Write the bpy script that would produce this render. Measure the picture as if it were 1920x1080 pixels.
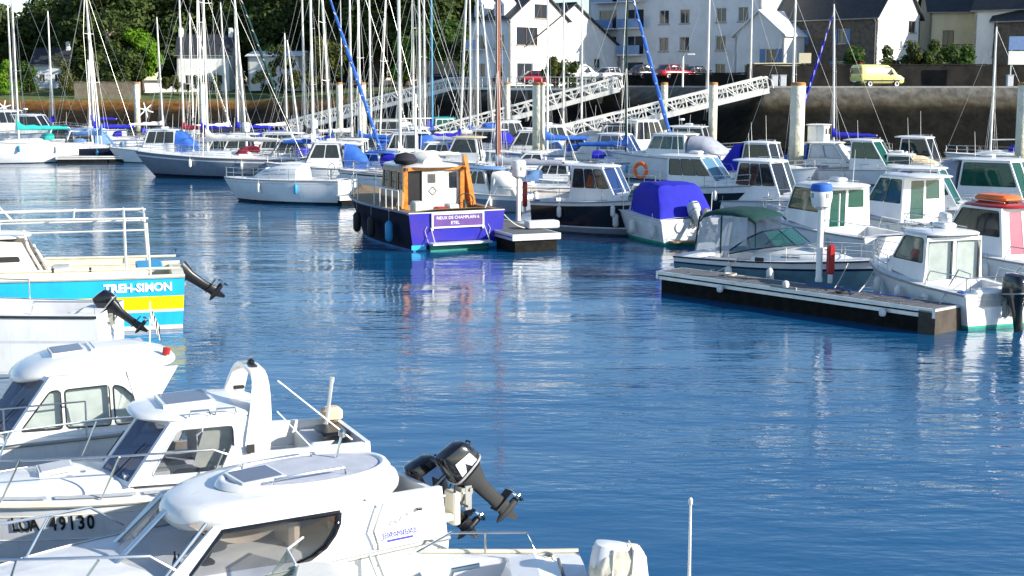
import bpy, math, random
from mathutils import Vector, Matrix
from mathutils.geometry import tessellate_polygon

R = math.radians
random.seed(7)
for o in list(bpy.data.objects):
    bpy.data.objects.remove(o, do_unlink=True)
scene = bpy.context.scene
COL = scene.collection

# ------------------------------------------------------------------ camera
CAM_H, FPX, HORIZON = 6.4, 2600.0, 155.0
PITCH = math.atan((540 - HORIZON) / FPX)
cam_data = bpy.data.cameras.new('camera')
cam_data.sensor_width = 36.0
cam_data.lens = FPX / 1920 * 36.0
cam_data.clip_start = 0.1
cam_data.clip_end = 3000
cam = bpy.data.objects.new('camera', cam_data)
COL.objects.link(cam)
cam.location = (0, 0, CAM_H)
cam.rotation_euler = (math.pi / 2 - PITCH, 0, 0)
scene.camera = cam

# ------------------------------------------------------------------ sky, sun, exposure
SUN_AZ, SUN_EL = 68.0, 22.0            # degrees to the right of straight behind the camera, above the horizon
sun_dir = Vector((math.sin(R(SUN_AZ)) * math.cos(R(SUN_EL)), -math.cos(R(SUN_AZ)) * math.cos(R(SUN_EL)), math.sin(R(SUN_EL))))
world = bpy.data.worlds.new('World')
scene.world = world
world.use_nodes = True
wn = world.node_tree
bg = wn.nodes['Background']
sky = wn.nodes.new('ShaderNodeTexSky')
sky.sky_type = 'NISHITA'
sky.sun_disc = False
sky.sun_elevation = R(SUN_EL)
sky.sun_rotation = math.atan2(sun_dir.x, sun_dir.y)
sky.altitude = 0
sky.air_density = 1.0
sky.dust_density = 0.3
sky.ozone_density = 3.0
wn.links.new(sky.outputs[0], bg.inputs[0])
bg.inputs[1].default_value = 0.118
sd = bpy.data.lights.new('sun', 'SUN')
sd.energy = 4.8
sd.angle = R(0.5)
sd.color = (1.0, 0.94, 0.84)
sun = bpy.data.objects.new('sun', sd)
COL.objects.link(sun)
sun.rotation_euler = (-sun_dir).to_track_quat('-Z', 'Y').to_euler()
sun.location = (40, -30, 60)
scene.view_settings.view_transform = 'Standard'
scene.view_settings.look = 'None'
scene.view_settings.gamma = 1.0
scene.view_settings.exposure = 0.85
scene.render.engine = 'CYCLES'
scene.cycles.max_bounces = 8
scene.cycles.transparent_max_bounces = 12
scene.render.resolution_x, scene.render.resolution_y = 1024, 576

_cp, _sp = math.cos(PITCH), math.sin(PITCH)
def W(px, py, z=0.0):
    """the point at height z seen at a given place of the photograph (1920 x 1080)"""
    a, b = (px - 960) / FPX, (540 - py) / FPX
    d = Vector((a, _cp + b * _sp, -_sp + b * _cp))
    k = (z - CAM_H) / d.z
    return Vector((0, 0, CAM_H)) + d * k
def WD(px, py, D):
    """the point at distance D (along the ground) seen at a given place of the photograph"""
    a, b = (px - 960) / FPX, (540 - py) / FPX
    d = Vector((a, _cp + b * _sp, -_sp + b * _cp))
    return Vector((0, 0, CAM_H)) + d * (D / d.y)

# ------------------------------------------------------------------ materials
MATS = {}
def mat(name, col, rough=0.5, metal=0.0, var=0.06, scale=3.0, bump=0.0, bscale=40.0, coat=0.0, spec=0.5, streak=0.0, col2=None, trans=0.0, alpha=1.0, ior=1.45):
    if name in MATS: return MATS[name]
    m = bpy.data.materials.new(name); m.use_nodes = True
    nt = m.node_tree; N = nt.nodes; Lk = nt.links
    b = N['Principled BSDF']
    b.inputs['Roughness'].default_value = rough
    b.inputs['Metallic'].default_value = metal
    b.inputs['IOR'].default_value = ior
    b.inputs['Specular IOR Level'].default_value = spec
    b.inputs['Coat Weight'].default_value = coat
    b.inputs['Transmission Weight'].default_value = trans
    b.inputs['Alpha'].default_value = alpha
    tc = N.new('ShaderNodeTexCoord')
    if var > 0:
        nz = N.new('ShaderNodeTexNoise'); nz.inputs['Scale'].default_value = scale; nz.inputs['Detail'].default_value = 5
        Lk.new(tc.outputs['Object'], nz.inputs['Vector'])
        mx = N.new('ShaderNodeMix'); mx.data_type = 'RGBA'
        c2 = col2 if col2 else tuple(max(0, c * (1 - var * 3)) for c in col)
        mx.inputs['A'].default_value = (*col, 1); mx.inputs['B'].default_value = (*c2, 1)
        rp = N.new('ShaderNodeMapRange'); rp.inputs['From Min'].default_value = 0.42; rp.inputs['From Max'].default_value = 0.72
        Lk.new(nz.outputs['Fac'], rp.inputs['Value']); Lk.new(rp.outputs[0], mx.inputs['Factor'])
        out = mx.outputs['Result']
        if streak > 0:
            mp = N.new('ShaderNodeMapping'); mp.inputs['Scale'].default_value = (9, 9, 0.7)
            Lk.new(tc.outputs['Object'], mp.inputs['Vector'])
            n2 = N.new('ShaderNodeTexNoise'); n2.inputs['Scale'].default_value = 1.2; n2.inputs['Detail'].default_value = 4
            Lk.new(mp.outputs[0], n2.inputs['Vector'])
            r2 = N.new('ShaderNodeMapRange'); r2.inputs['From Min'].default_value = 0.55; r2.inputs['From Max'].default_value = 0.8; r2.inputs['To Max'].default_value = streak
            Lk.new(n2.outputs['Fac'], r2.inputs['Value'])
            m2 = N.new('ShaderNodeMix'); m2.data_type = 'RGBA'
            m2.inputs['B'].default_value = (col[0] * .45, col[1] * .42, col[2] * .34, 1)
            Lk.new(r2.outputs[0], m2.inputs['Factor']); Lk.new(out, m2.inputs['A'])
            out = m2.outputs['Result']
        Lk.new(out, b.inputs['Base Color'])
    else:
        b.inputs['Base Color'].default_value = (*col, 1)
    if bump > 0:
        nb = N.new('ShaderNodeTexNoise'); nb.inputs['Scale'].default_value = bscale; nb.inputs['Detail'].default_value = 4
        Lk.new(tc.outputs['Object'], nb.inputs['Vector'])
        bp = N.new('ShaderNodeBump'); bp.inputs['Strength'].default_value = bump; bp.inputs['Distance'].default_value = 0.03
        Lk.new(nb.outputs['Fac'], bp.inputs['Height']); Lk.new(bp.outputs[0], b.inputs['Normal'])
    MATS[name] = m
    return m

mat('white', (0.80, 0.80, 0.78), 0.28, var=0.035, scale=1.6, streak=0.22, coat=0.3)
mat('white_old', (0.72, 0.71, 0.66), 0.45, var=0.08, scale=2.2, streak=0.4)
mat('cream', (0.72, 0.67, 0.52), 0.4, var=0.06, streak=0.25)
mat('deck_white', (0.74, 0.75, 0.76), 0.6, var=0.06, scale=2.5, bump=0.15, bscale=160)
mat('grey_hull', (0.20, 0.225, 0.27), 0.3, var=0.05, streak=0.2)
mat('lightgrey', (0.60, 0.62, 0.64), 0.45, var=0.05)
mat('navy', (0.012, 0.018, 0.055), 0.2, var=0.1, coat=0.4, streak=0.2)
mat('royal', (0.02, 0.022, 0.36), 0.3, var=0.08, coat=0.3, col2=(0.05, 0.03, 0.30), scale=0.9)
mat('deepblue', (0.012, 0.02, 0.10), 0.35, var=0.1)
mat('cyan', (0.02, 0.42, 0.78), 0.35, var=0.04, streak=0.15)
mat('yellow', (0.90, 0.66, 0.0), 0.35, var=0.04, streak=0.12)
mat('green_stripe', (0.02, 0.36, 0.24), 0.35)
mat('teal', (0.02, 0.42, 0.36), 0.6, var=0.08)
mat('steelgreen', (0.13, 0.24, 0.28), 0.3, var=0.08, streak=0.3)
mat('anti', (0.03, 0.035, 0.05), 0.7, var=0.15, col2=(0.05, 0.06, 0.03))
mat('navy_matte', (0.010, 0.012, 0.03), 0.7, var=0.15, spec=0.12)
mat('antiblue', (0.02, 0.16, 0.40), 0.6, var=0.15)
mat('antigreen', (0.02, 0.25, 0.2), 0.6, var=0.15)
mat('blackhull', (0.012, 0.014, 0.02), 0.18, var=0.1, coat=0.4, streak=0.15)
mat('black', (0.012, 0.012, 0.014), 0.35, var=0.2, scale=8)
mat('blackgloss', (0.010, 0.010, 0.012), 0.16, var=0.2, scale=8, coat=0.6)
mat('rubber', (0.03, 0.03, 0.03), 0.7, var=0.1)
mat('rail_grey', (0.30, 0.30, 0.28), 0.5)
mat('steel', (0.62, 0.62, 0.60), 0.22, 1.0, var=0.05)
mat('alu', (0.72, 0.72, 0.70), 0.4, 0.55, var=0.06, scale=4)
mat('mastwhite', (0.78, 0.76, 0.70), 0.35, 0.15, var=0.06, scale=1.5)
mat('wire', (0.45, 0.45, 0.43), 0.4, 0.6, var=0)
mat('wiredark', (0.12, 0.12, 0.12), 0.5, 0.2, var=0)
mat('varnish', (0.62, 0.22, 0.03), 0.25, var=0.12, scale=5, coat=0.5, col2=(0.35, 0.10, 0.015))
mat('mahogany', (0.16, 0.035, 0.018), 0.3, var=0.12, scale=5, coat=0.4)
mat('brownmast', (0.26, 0.08, 0.045), 0.35, var=0.1, coat=0.2)
mat('teak', (0.30, 0.20, 0.11), 0.7, var=0.12, scale=12)
mat('canvas_blue', (0.012, 0.014, 0.42), 0.8, var=0.1, bump=0.25, bscale=9)
mat('canvas_sky', (0.03, 0.13, 0.50), 0.8, var=0.1, bump=0.2, bscale=10)
mat('canvas_pale', (0.16, 0.30, 0.55), 0.8, var=0.1, bump=0.2, bscale=10)
mat('canvas_teal', (0.01, 0.42, 0.36), 0.8, var=0.08, bump=0.2, bscale=10)
mat('canvas_green', (0.004, 0.042, 0.036), 0.75, var=0.1, bump=0.25, bscale=9)
mat('canvas_red', (0.30, 0.02, 0.05), 0.8, var=0.1, bump=0.2, bscale=10)
mat('canvas_tan', (0.72, 0.56, 0.36), 0.8, var=0.08, bump=0.2, bscale=10)
mat('canvas_dark', (0.02, 0.02, 0.03), 0.8, var=0.1, bump=0.2, bscale=10)
mat('canvas_grey', (0.34, 0.36, 0.42), 0.8, var=0.08, bump=0.2, bscale=10)
mat('sailwhite', (0.74, 0.72, 0.66), 0.8, var=0.06, bump=0.2, bscale=12)
mat('curtain', (0.84, 0.95, 0.88), 0.85, var=0.06, scale=4)
mat('curtain_grey', (0.52, 0.54, 0.50), 0.85, var=0.08, scale=4)
mat('vinyl', (0.50, 0.55, 0.62), 0.12, var=0.08, scale=3, bump=0.15, bscale=5, alpha=0.62)
mat('red', (0.42, 0.015, 0.015), 0.3, var=0.06, coat=0.3)
mat('redplastic', (0.38, 0.015, 0.02), 0.4)
mat('orange', (0.85, 0.16, 0.03), 0.5, var=0.06)
mat('pink', (0.34, 0.04, 0.09), 0.35, var=0.08)
mat('fender_blue', (0.03, 0.30, 0.55), 0.5)
mat('fender_white', (0.78, 0.77, 0.72), 0.5, var=0.08)
mat('rope', (0.62, 0.58, 0.48), 0.9, var=0.1, scale=20)
mat('rope_dark', (0.05, 0.05, 0.06), 0.9, var=0)
mat('interior', (0.40, 0.36, 0.29), 0.7, var=0.12, scale=3)
mat('beige_cloth', (0.66, 0.56, 0.46), 0.8, var=0.06)
mat('seat', (0.50, 0.42, 0.34), 0.7)
mat('print_blue', (0.05, 0.05, 0.45), 0.5, var=0)
mat('print_black', (0.015, 0.015, 0.015), 0.5, var=0)
mat('print_white', (0.85, 0.85, 0.85), 0.5, var=0)
mat('board_purple', (0.13, 0.06, 0.26), 0.4, var=0.08)
# glass: darker for far boats, see-through for near ones
def glass(name, tint, alpha, rough=0.04):
    m = mat(name, tint, rough, var=0.0, spec=0.9, alpha=alpha)
    return m
glass('glass_dark', (0.02, 0.026, 0.035), 0.66)
mat('cabin_lining', (0.16, 0.14, 0.115), 0.7, var=0.1)
glass('glass_blue', (0.02, 0.05, 0.16), 0.8)
glass('glass_lightblue', (0.10, 0.22, 0.32), 0.9)
glass('glass_green', (0.008, 0.09, 0.06), 0.68)
glass('glass_teal', (0.02, 0.11, 0.10), 0.6)
glass('glass_clear', (0.05, 0.06, 0.07), 0.20)
glass('glass_smoke', (0.03, 0.05, 0.13), 0.60)

# ------------------------------------------------------------------ mesh building
class MB:
    def __init__(s):
        s.v = []; s.f = []; s.m = []; s.cur = 0
    def add(s, vs, fs, mi=None):
        o = len(s.v); s.v += [tuple(p) for p in vs]
        s.f += [tuple(i + o for i in f) for f in fs]
        s.m += [s.cur if mi is None else mi] * len(fs)
        return s
    def box(s, c, d, rz=0.0, M=None, mi=None):
        x, y, z = d[0] / 2, d[1] / 2, d[2] / 2
        P = [Vector(p) for p in ((-x,-y,-z),(x,-y,-z),(x,y,-z),(-x,y,-z),(-x,-y,z),(x,-y,z),(x,y,z),(-x,y,z))]
        if M is not None: P = [M @ p for p in P]
        if rz: rm = Matrix.Rotation(rz, 3, 'Z'); P = [rm @ p for p in P]
        c = Vector(c)
        return s.add([p + c for p in P], [(0,3,2,1),(4,5,6,7),(0,1,5,4),(1,2,6,5),(2,3,7,6),(3,0,4,7)], mi)
    def bbox(s, c, d, b=0.02, mi=None):
        """box with chamfered edges (3 rings)"""
        x, y, z = d[0] / 2, d[1] / 2, d[2] / 2
        def ring(a, bb, zz):
            k = min(b, a * .9, bb * .9)
            return [(-a+k,-bb,zz),(a-k,-bb,zz),(a,-bb+k,zz),(a,bb-k,zz),(a-k,bb,zz),(-a+k,bb,zz),(-a,bb-k,zz),(-a,-bb+k,zz)]
        rs = [ring(x-b, y-b, -z), ring(x, y, -z+b), ring(x, y, z-b), ring(x-b, y-b, z)]
        c = Vector(c)
        return s.loft([[Vector(p) + c for p in r] for r in rs], True, True, True, mi)
    def loft(s, rings, closed=True, cap0=False, cap1=False, mi=None):
        n = len(rings[0]); vs = [p for r in rings for p in r]; fs = []
        for i in range(len(rings) - 1):
            for j in range(n if closed else n - 1):
                a = i * n + j; b = i * n + (j + 1) % n
                fs.append((a, b, b + n, a + n))
        if cap0: fs.append(tuple(range(n))[::-1])
        if cap1: fs.append(tuple(range((len(rings) - 1) * n, len(rings) * n)))
        return s.add(vs, fs, mi)
    def tube(s, pts, r, n=6, mi=None, caps=True):
        pts = [Vector(p) for p in pts]; rings = []
        up0 = Vector((0.123, 0.071, 1)).normalized()
        for i, p in enumerate(pts):
            t = (pts[min(i + 1, len(pts) - 1)] - pts[max(i - 1, 0)])
            if t.length < 1e-9: t = Vector((0, 0, 1))
            t.normalize()
            u = up0 if abs(t.dot(up0)) < 0.9 else Vector((1, 0.1, 0.05)).normalized()
            a = t.cross(u).normalized(); b = a.cross(t)
            rr = r[i] if isinstance(r, (list, tuple)) else r
            rings.append([p + (a * math.cos(k / n * math.tau) + b * math.sin(k / n * math.tau)) * rr for k in range(n)])
        return s.loft(rings, True, caps, caps, mi)
    def torus(s, R_, r_, c=(0,0,0), n=20, k=7, M=None, mi=None):
        c = Vector(c); rings = []
        for j in range(k + 1):
            a = j / k * math.tau; ring = []
            for i in range(n):
                p = Vector(((R_ + r_ * math.cos(a)) * math.cos(i / n * math.tau), (R_ + r_ * math.cos(a)) * math.sin(i / n * math.tau), r_ * math.sin(a)))
                if M is not None: p = M @ p
                ring.append(p + c)
            rings.append(ring)
        return s.loft(rings, True, False, False, mi)
    def lathe(s, prof, c=(0,0,0), n=12, M=None, mi=None):
        c = Vector(c); rings = []
        for r, z in prof:
            ring = []
            for k in range(n):
                p = Vector((r * math.cos(k / n * math.tau), r * math.sin(k / n * math.tau), z))
                if M is not None: p = M @ p
                ring.append(p + c)
            rings.append(ring)
        return s.loft(rings, True, True, True, mi)
    def panel(s, outer, holes, fn, th=0.03, mi=None, inner=None):
        """flat 2D outline with holes mapped to space by fn(u, v, depth); outer skin, inner skin and rims"""
        polys = [outer] + list(holes)
        flat = [p for q in polys for p in q]
        tris = tessellate_polygon([[Vector((p[0], p[1], 0)) for p in q] for q in polys])
        n = len(flat)
        vs = [fn(p[0], p[1], 0.0) for p in flat] + [fn(p[0], p[1], -th) for p in flat]
        fs = [tuple(t) for t in tris] + [(t[2] + n, t[1] + n, t[0] + n) for t in tris]
        o = 0
        for q in polys:
            k = len(q)
            for i in range(k):
                a, b = o + i, o + (i + 1) % k
                fs.append((a, b, b + n, a + n))
            o += k
        s.add(vs, fs, mi)
        if inner is not None:
            k0 = len(s.m) - len(fs); nt_ = len(tris)
            for i in range(nt_, 2 * nt_): s.m[k0 + i] = inner
        return s
    def flat(s, poly, fn, d=0.0, th=0.006, mi=None):
        return s.panel(poly, [], lambda u, v, dd: fn(u, v, dd + d), th, mi)
    def build(s, name, mats, parent=None, smooth=35, **props):
        me = bpy.data.meshes.new(name)
        me.from_pydata(s.v, [], s.f)
        if isinstance(mats, str): mats = [mats]
        for k in mats: me.materials.append(MATS[k])
        if len(mats) > 1: me.polygons.foreach_set('material_index', s.m)
        import bmesh
        bm = bmesh.new(); bm.from_mesh(me)
        bmesh.ops.recalc_face_normals(bm, faces=bm.faces)
        bm.to_mesh(me); bm.free()
        if smooth:
            me.polygons.foreach_set('use_smooth', [True] * len(me.polygons))
            me.set_sharp_from_angle(angle=R(smooth))
        o = bpy.data.objects.new(name, me); COL.objects.link(o)
        if parent is not None: o.parent = parent
        for k, v in props.items(): o[k] = v
        return o

def tag(o, label=None, cat=None, group=None, kind=None):
    if label: o['label'] = label
    if cat: o['category'] = cat
    if group: o['group'] = group
    if kind: o['kind'] = kind
    return o
def thing(name, label, cat, loc=(0, 0, 0), rz=0.0, group=None):
    o = bpy.data.objects.new(name, None); COL.objects.link(o)
    o.empty_display_size = 0.3
    o.location = loc; o.rotation_euler = (0, 0, rz)
    return tag(o, label, cat, group)
def copy_tree(o, parent=None):
    c = o.copy(); COL.objects.link(c)
    if parent is not None: c.parent = parent
    for ch in list(o.children): copy_tree(ch, c)
    return c
def place(root, heading, local, px, py):
    """turn the thing to its heading and move it so that a local point is seen at (px, py)"""
    a = W(px, py, local[2]); h = R(heading); c, s_ = math.cos(h), math.sin(h)
    root.rotation_euler = (0, 0, h)
    root.location = (a.x - (local[0] * c - local[1] * s_), a.y - (local[0] * s_ + local[1] * c), 0)
    return root
def lerp(a, b, t): return a + (b - a) * t
def text_mesh(name, txt, size, m, parent, M, ext=0.002, align='CENTER', bold=0.0):
    cu = bpy.data.curves.new('lettering', 'FONT')
    cu.body = txt; cu.size = size; cu.extrude = ext; cu.align_x = align; cu.align_y = 'CENTER'; cu.resolution_u = 3; cu.offset = bold
    t = bpy.data.objects.new('lettering_tmp', cu); COL.objects.link(t)
    dg = bpy.context.evaluated_depsgraph_get()
    me = bpy.data.meshes.new_from_object(t.evaluated_get(dg))
    bpy.data.objects.remove(t, do_unlink=True)
    me.materials.clear(); me.materials.append(MATS[m])
    o = bpy.data.objects.new(name, me); COL.objects.link(o)
    o.parent = parent; o.matrix_local = M
    return o
def frame(origin, xdir, ydir):
    x = Vector(xdir).normalized(); z = x.cross(Vector(ydir)).normalized(); y = z.cross(x)
    M = Matrix((x, y, z)).transposed().to_4x4(); M.translation = Vector(origin)
    return M

# ================================================================== boat library
class Hull:
    def __init__(s, L, B, z0, z1, draft=0.35, st=0.88, tm=0.4, p=2.4, rake=0.7, trake=0.0, cr=0.86, round_=False, sheer_p=1.6):
        s.__dict__.update(locals())
    def bs(s, t):
        if t < s.tm:
            k = t / s.tm; k = k * k * (3 - 2 * k) if k < 1 else 1
            return s.B / 2 * lerp(s.st, 1, k)
        return max(0.012, s.B / 2 * (1 - ((t - s.tm) / (1 - s.tm)) ** s.p))
    def zs(s, t): return lerp(s.z0, s.z1, t ** s.sheer_p)
    def zk(s, t): return -s.draft * (1 - t ** 5)
    def y_at(s, t, z):
        zk, zs, b = s.zk(t), s.zs(t), s.bs(t)
        w = max(0, min(1, (z - zk) / max(1e-6, zs - zk)))
        if s.round_:
            e = 2.3
            return b * (1 - (1 - w) ** e) ** (1 / e)
        zc = lerp(-0.08, 0.02, t)
        bc = b * s.cr * lerp(1, 0.72, t ** 2)
        if z < zc: return bc * max(0, (z - zk) / max(1e-6, zc - zk))
        q = (z - zc) / max(1e-6, zs - zc)
        return lerp(bc, b, q ** lerp(0.8, 1.3, t))
    def x_at(s, t, z):
        zk, zs = s.zk(t), s.zs(t)
        w = max(0, min(1, (z - zk) / max(1e-6, zs - zk)))
        return t * (s.L - s.rake * (1 - w) ** 1.2) + s.trake * (1 - t) ** 3 * w
    def pt(s, t, z, side): return Vector((s.x_at(t, z), side * s.y_at(t, z), z))
    def sheer(s, x, side=1, dz=0.0, inset=0.0):
        t = max(0, min(1, x / s.L)); return Vector((s.x_at(t, s.zs(t)), side * max(0, s.bs(t) - inset), s.zs(t) + dz))
    def shell(s, root, bands=((1.0, 'white'),), anti='anti', name='hull', n=20, th=0.05, transom=None):
        names = [anti] + [b[1] for b in bands]
        mats = list(dict.fromkeys(names + ([transom] if transom else []))); idx = [mats.index(k) for k in names]
        m = MB(); rows = []
        for i in range(n + 1):
            t = 1 - (1 - i / n) ** 1.25
            zs, zk = s.zs(t), s.zk(t); zl = [zk, lerp(zk, -0.02, .5), -0.02 if zk < -0.03 else zk + 0.004, max(0.07, zk + 0.008)]
            lo = zl[-1]; lev = []
            prev = 0.0
            for v, _ in bands:
                steps = 3 if v - prev > 0.4 else 1
                for k in range(steps): lev.append(lo + (zs - lo) * (prev + (v - prev) * (k + 1) / steps))
                prev = v
            rows.append((t, zl + lev))
        fm = [idx[0]] * 3; prev = 0.0
        for bi, (v, _) in enumerate(bands):
            fm += [idx[bi + 1]] * (3 if v - prev > 0.4 else 1); prev = v
        K = len(rows[0][1])
        for side in (1, -1):
            grid = [[s.pt(t, z, side) for z in zl] for t, zl in rows]
            vs = [p for r in grid for p in r]
            for j in range(K - 1):
                fs = []
                for i in range(n): 
                    a = i * K + j; fs.append((a, a + 1, a + K + 1, a + K))
                if j == 0: base = len(m.v); m.v += [tuple(p) for p in vs]
                m.f += [tuple(q + base for q in f) for f in fs]; m.m += [fm[j]] * len(fs)
        # transom
        t, zl = rows[0]
        base = len(m.v)
        for z in zl: m.v.append(tuple(s.pt(0, z, 1)))
        for z in zl: m.v.append(tuple(s.pt(0, z, -1)))
        for j in range(K - 1):
            m.f.append((base + j, base + K + j, base + K + j + 1, base + j + 1)); m.m.append(mats.index(transom) if transom and 4 <= j < K - 2 else fm[j])
        import bmesh
        me_o = m.build(name, mats, root, 40)
        bm = bmesh.new(); bm.from_mesh(me_o.data); bmesh.ops.remove_doubles(bm, verts=bm.verts, dist=0.003)
        bmesh.ops.recalc_face_normals(bm, faces=bm.faces); bm.to_mesh(me_o.data); bm.free()
        me_o.data.set_sharp_from_angle(angle=R(38))
        return me_o
    def rail(s, root, m='rail_grey', r=0.03, x0=0.0, dz=-0.03, name='rub_rail'):
        for side in (1, -1):
            b = MB(); b.tube([s.sheer(lerp(x0, s.L, k / 22), side, dz, -0.012) for k in range(23)], r, 6); b.build(name, m, root)
    def deck(s, root, m='deck_white', cockpit=None, n=26, camber=0.03, drop=0.02, name='deck', floor_mat=None):
        """deck from side to side; cockpit = (x0, x1, half-width fraction, floor z) leaves a well open"""
        xs = sorted(set([s.L * (1 - (1 - i / n) ** 1.15) for i in range(n + 1)] + (list(cockpit[:2]) if cockpit else [])))
        b = MB(); rows = []
        fr = cockpit[2] if cockpit else 0.6
        fr_l = [-1, -fr, -fr * .5, fr * .5, fr, 1]
        for x in xs:
            t = x / s.L; w = s.bs(t) - 0.01
            rows.append([Vector((s.x_at(t, s.zs(t)), w * k, s.zs(t) - drop + camber * s.B * (1 - k * k))) for k in fr_l])
        for i in range(len(xs) - 1):
            inside = cockpit and xs[i] >= cockpit[0] - 1e-6 and xs[i + 1] <= cockpit[1] + 1e-6
            for j in range(5):
                if inside and j in (1, 2, 3): continue
                b.add([rows[i][j], rows[i][j + 1], rows[i + 1][j + 1], rows[i + 1][j]], [(0, 1, 2, 3)])
        o = b.build(name, m, root)
        if cockpit:
            x0, x1, f, zf = cockpit; c = MB()
            ci = [i for i, x in enumerate(xs) if x0 - 1e-6 <= x <= x1 + 1e-6]
            for side in (1, 4):
                top = [rows[i][side] for i in ci]; bot = [Vector((p.x, p.y, zf)) for p in top]
                c.loft([top, bot], False)
            for e in (ci[0], ci[-1]):
                top = [rows[e][k] for k in (1, 2, 3, 4)]; c.loft([top, [Vector((p.x, p.y, zf)) for p in top]], False)
            c.build('cockpit_lining', m, root)
            c = MB(); c.add([Vector((rows[ci[0]][1].x, rows[ci[0]][1].y, zf)), Vector((rows[ci[0]][4].x, rows[ci[0]][4].y, zf)),
                             Vector((rows[ci[-1]][4].x, rows[ci[-1]][4].y, zf)), Vector((rows[ci[-1]][1].x, rows[ci[-1]][1].y, zf))], [(0, 1, 2, 3)])
            c.build('cockpit_floor', floor_mat or m, root)
        return o

def roof_shell(root, x0, x1, hw, z, th=0.1, crown=0.08, taper=0.85, e=3.2, m='white', n=40, name='roof', droop=0.0):
    """rounded roof slab seen from above as a soft rectangle, narrower in front"""
    cx, hl = (x0 + x1) / 2, (x1 - x0) / 2
    def ring(k, dz):
        pts = []
        for i in range(n):
            a = i / n * math.tau; ca, sa = math.cos(a), math.sin(a)
            u = math.copysign(abs(ca) ** (2 / e), ca); v = math.copysign(abs(sa) ** (2 / e), sa)
            tp = lerp(1, taper, (u + 1) / 2)
            dd = -droop * max(0, u * k) ** 2.5
            pts.append(Vector((cx + hl * u * k, hw * v * k * tp, z + dz + dd)))
        return pts
    b = MB()
    b.loft([ring(0.05, 0.0), ring(0.95, 0.0), ring(0.995, th * .3), ring(1.0, th * .55), ring(0.98, th * .85), ring(0.93, th + crown * .15), ring(0.75, th + crown * .6), ring(0.4, th + crown * .93), ring(0.05, th + crown)], True, True, True)
    return b.build(name, m, root, 50)

def inset(poly, k):
    cx = sum(p[0] for p in poly) / len(poly); cy = sum(p[1] for p in poly) / len(poly)
    out = []
    n = len(poly)
    for i, p in enumerate(poly):
        a = Vector((poly[i - 1][0], poly[i - 1][1])); b = Vector((p[0], p[1])); c = Vector((poly[(i + 1) % n][0], poly[(i + 1) % n][1]))
        d1 = (b - a).normalized(); d2 = (c - b).normalized()
        n1 = Vector((-d1.y, d1.x)); n2 = Vector((-d2.y, d2.x))
        q = (n1 + n2)
        q = q / max(0.3, q.length_squared) * 2 if q.length > 1e-6 else n1
        cen = Vector((cx, cy)) - b
        if q.dot(cen) < 0: q = -q
        out.append(tuple(b + q * k))
    return out
def arc_round(poly, r=0.06, n=3):
    """round the corners of a polygon"""
    out = []; m = len(poly)
    for i in range(m):
        a, b, c = (Vector(poly[i - 1][:2]), Vector(poly[i][:2]), Vector(poly[(i + 1) % m][:2]))
        k = min(r, (a - b).length * .4, (c - b).length * .4)
        p, q = b + (a - b).normalized() * k, b + (c - b).normalized() * k
        for j in range(n + 1):
            t = j / n
            out.append(tuple(p * (1 - t) ** 2 + b * 2 * t * (1 - t) + q * t * t))
    return out

def window_set(root, polys, fn, gm, frame_m='rubber', th=0.03, frame_r=0.014, curtain=None, part='window'):
    for q in polys:
        g = MB(); g.flat(q, fn, -th * .5, 0.006)
        w = g.build(part, gm, root, 0)
        if frame_r:
            f = MB(); pts = [fn(p[0], p[1], 0.002) for p in q]
            pts = pts + [pts[0], pts[1]]
            f.tube(pts, frame_r, 5, caps=False); f.build('window_frame', frame_m, w)
        if curtain:
            c = MB(); cx0 = min(p[0] for p in q); cx1 = max(p[0] for p in q); z0 = min(p[1] for p in q); z1 = max(p[1] for p in q)
            n = 28; top = []; bot = []
            qq = inset(q, 0.01)
            c.flat(qq, lambda u, v, d: fn(u, v, d - th - 0.05 + 0.018 * math.sin(u * 60)), 0, 0.004)
            c.build('curtain', curtain, w, 0)

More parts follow.
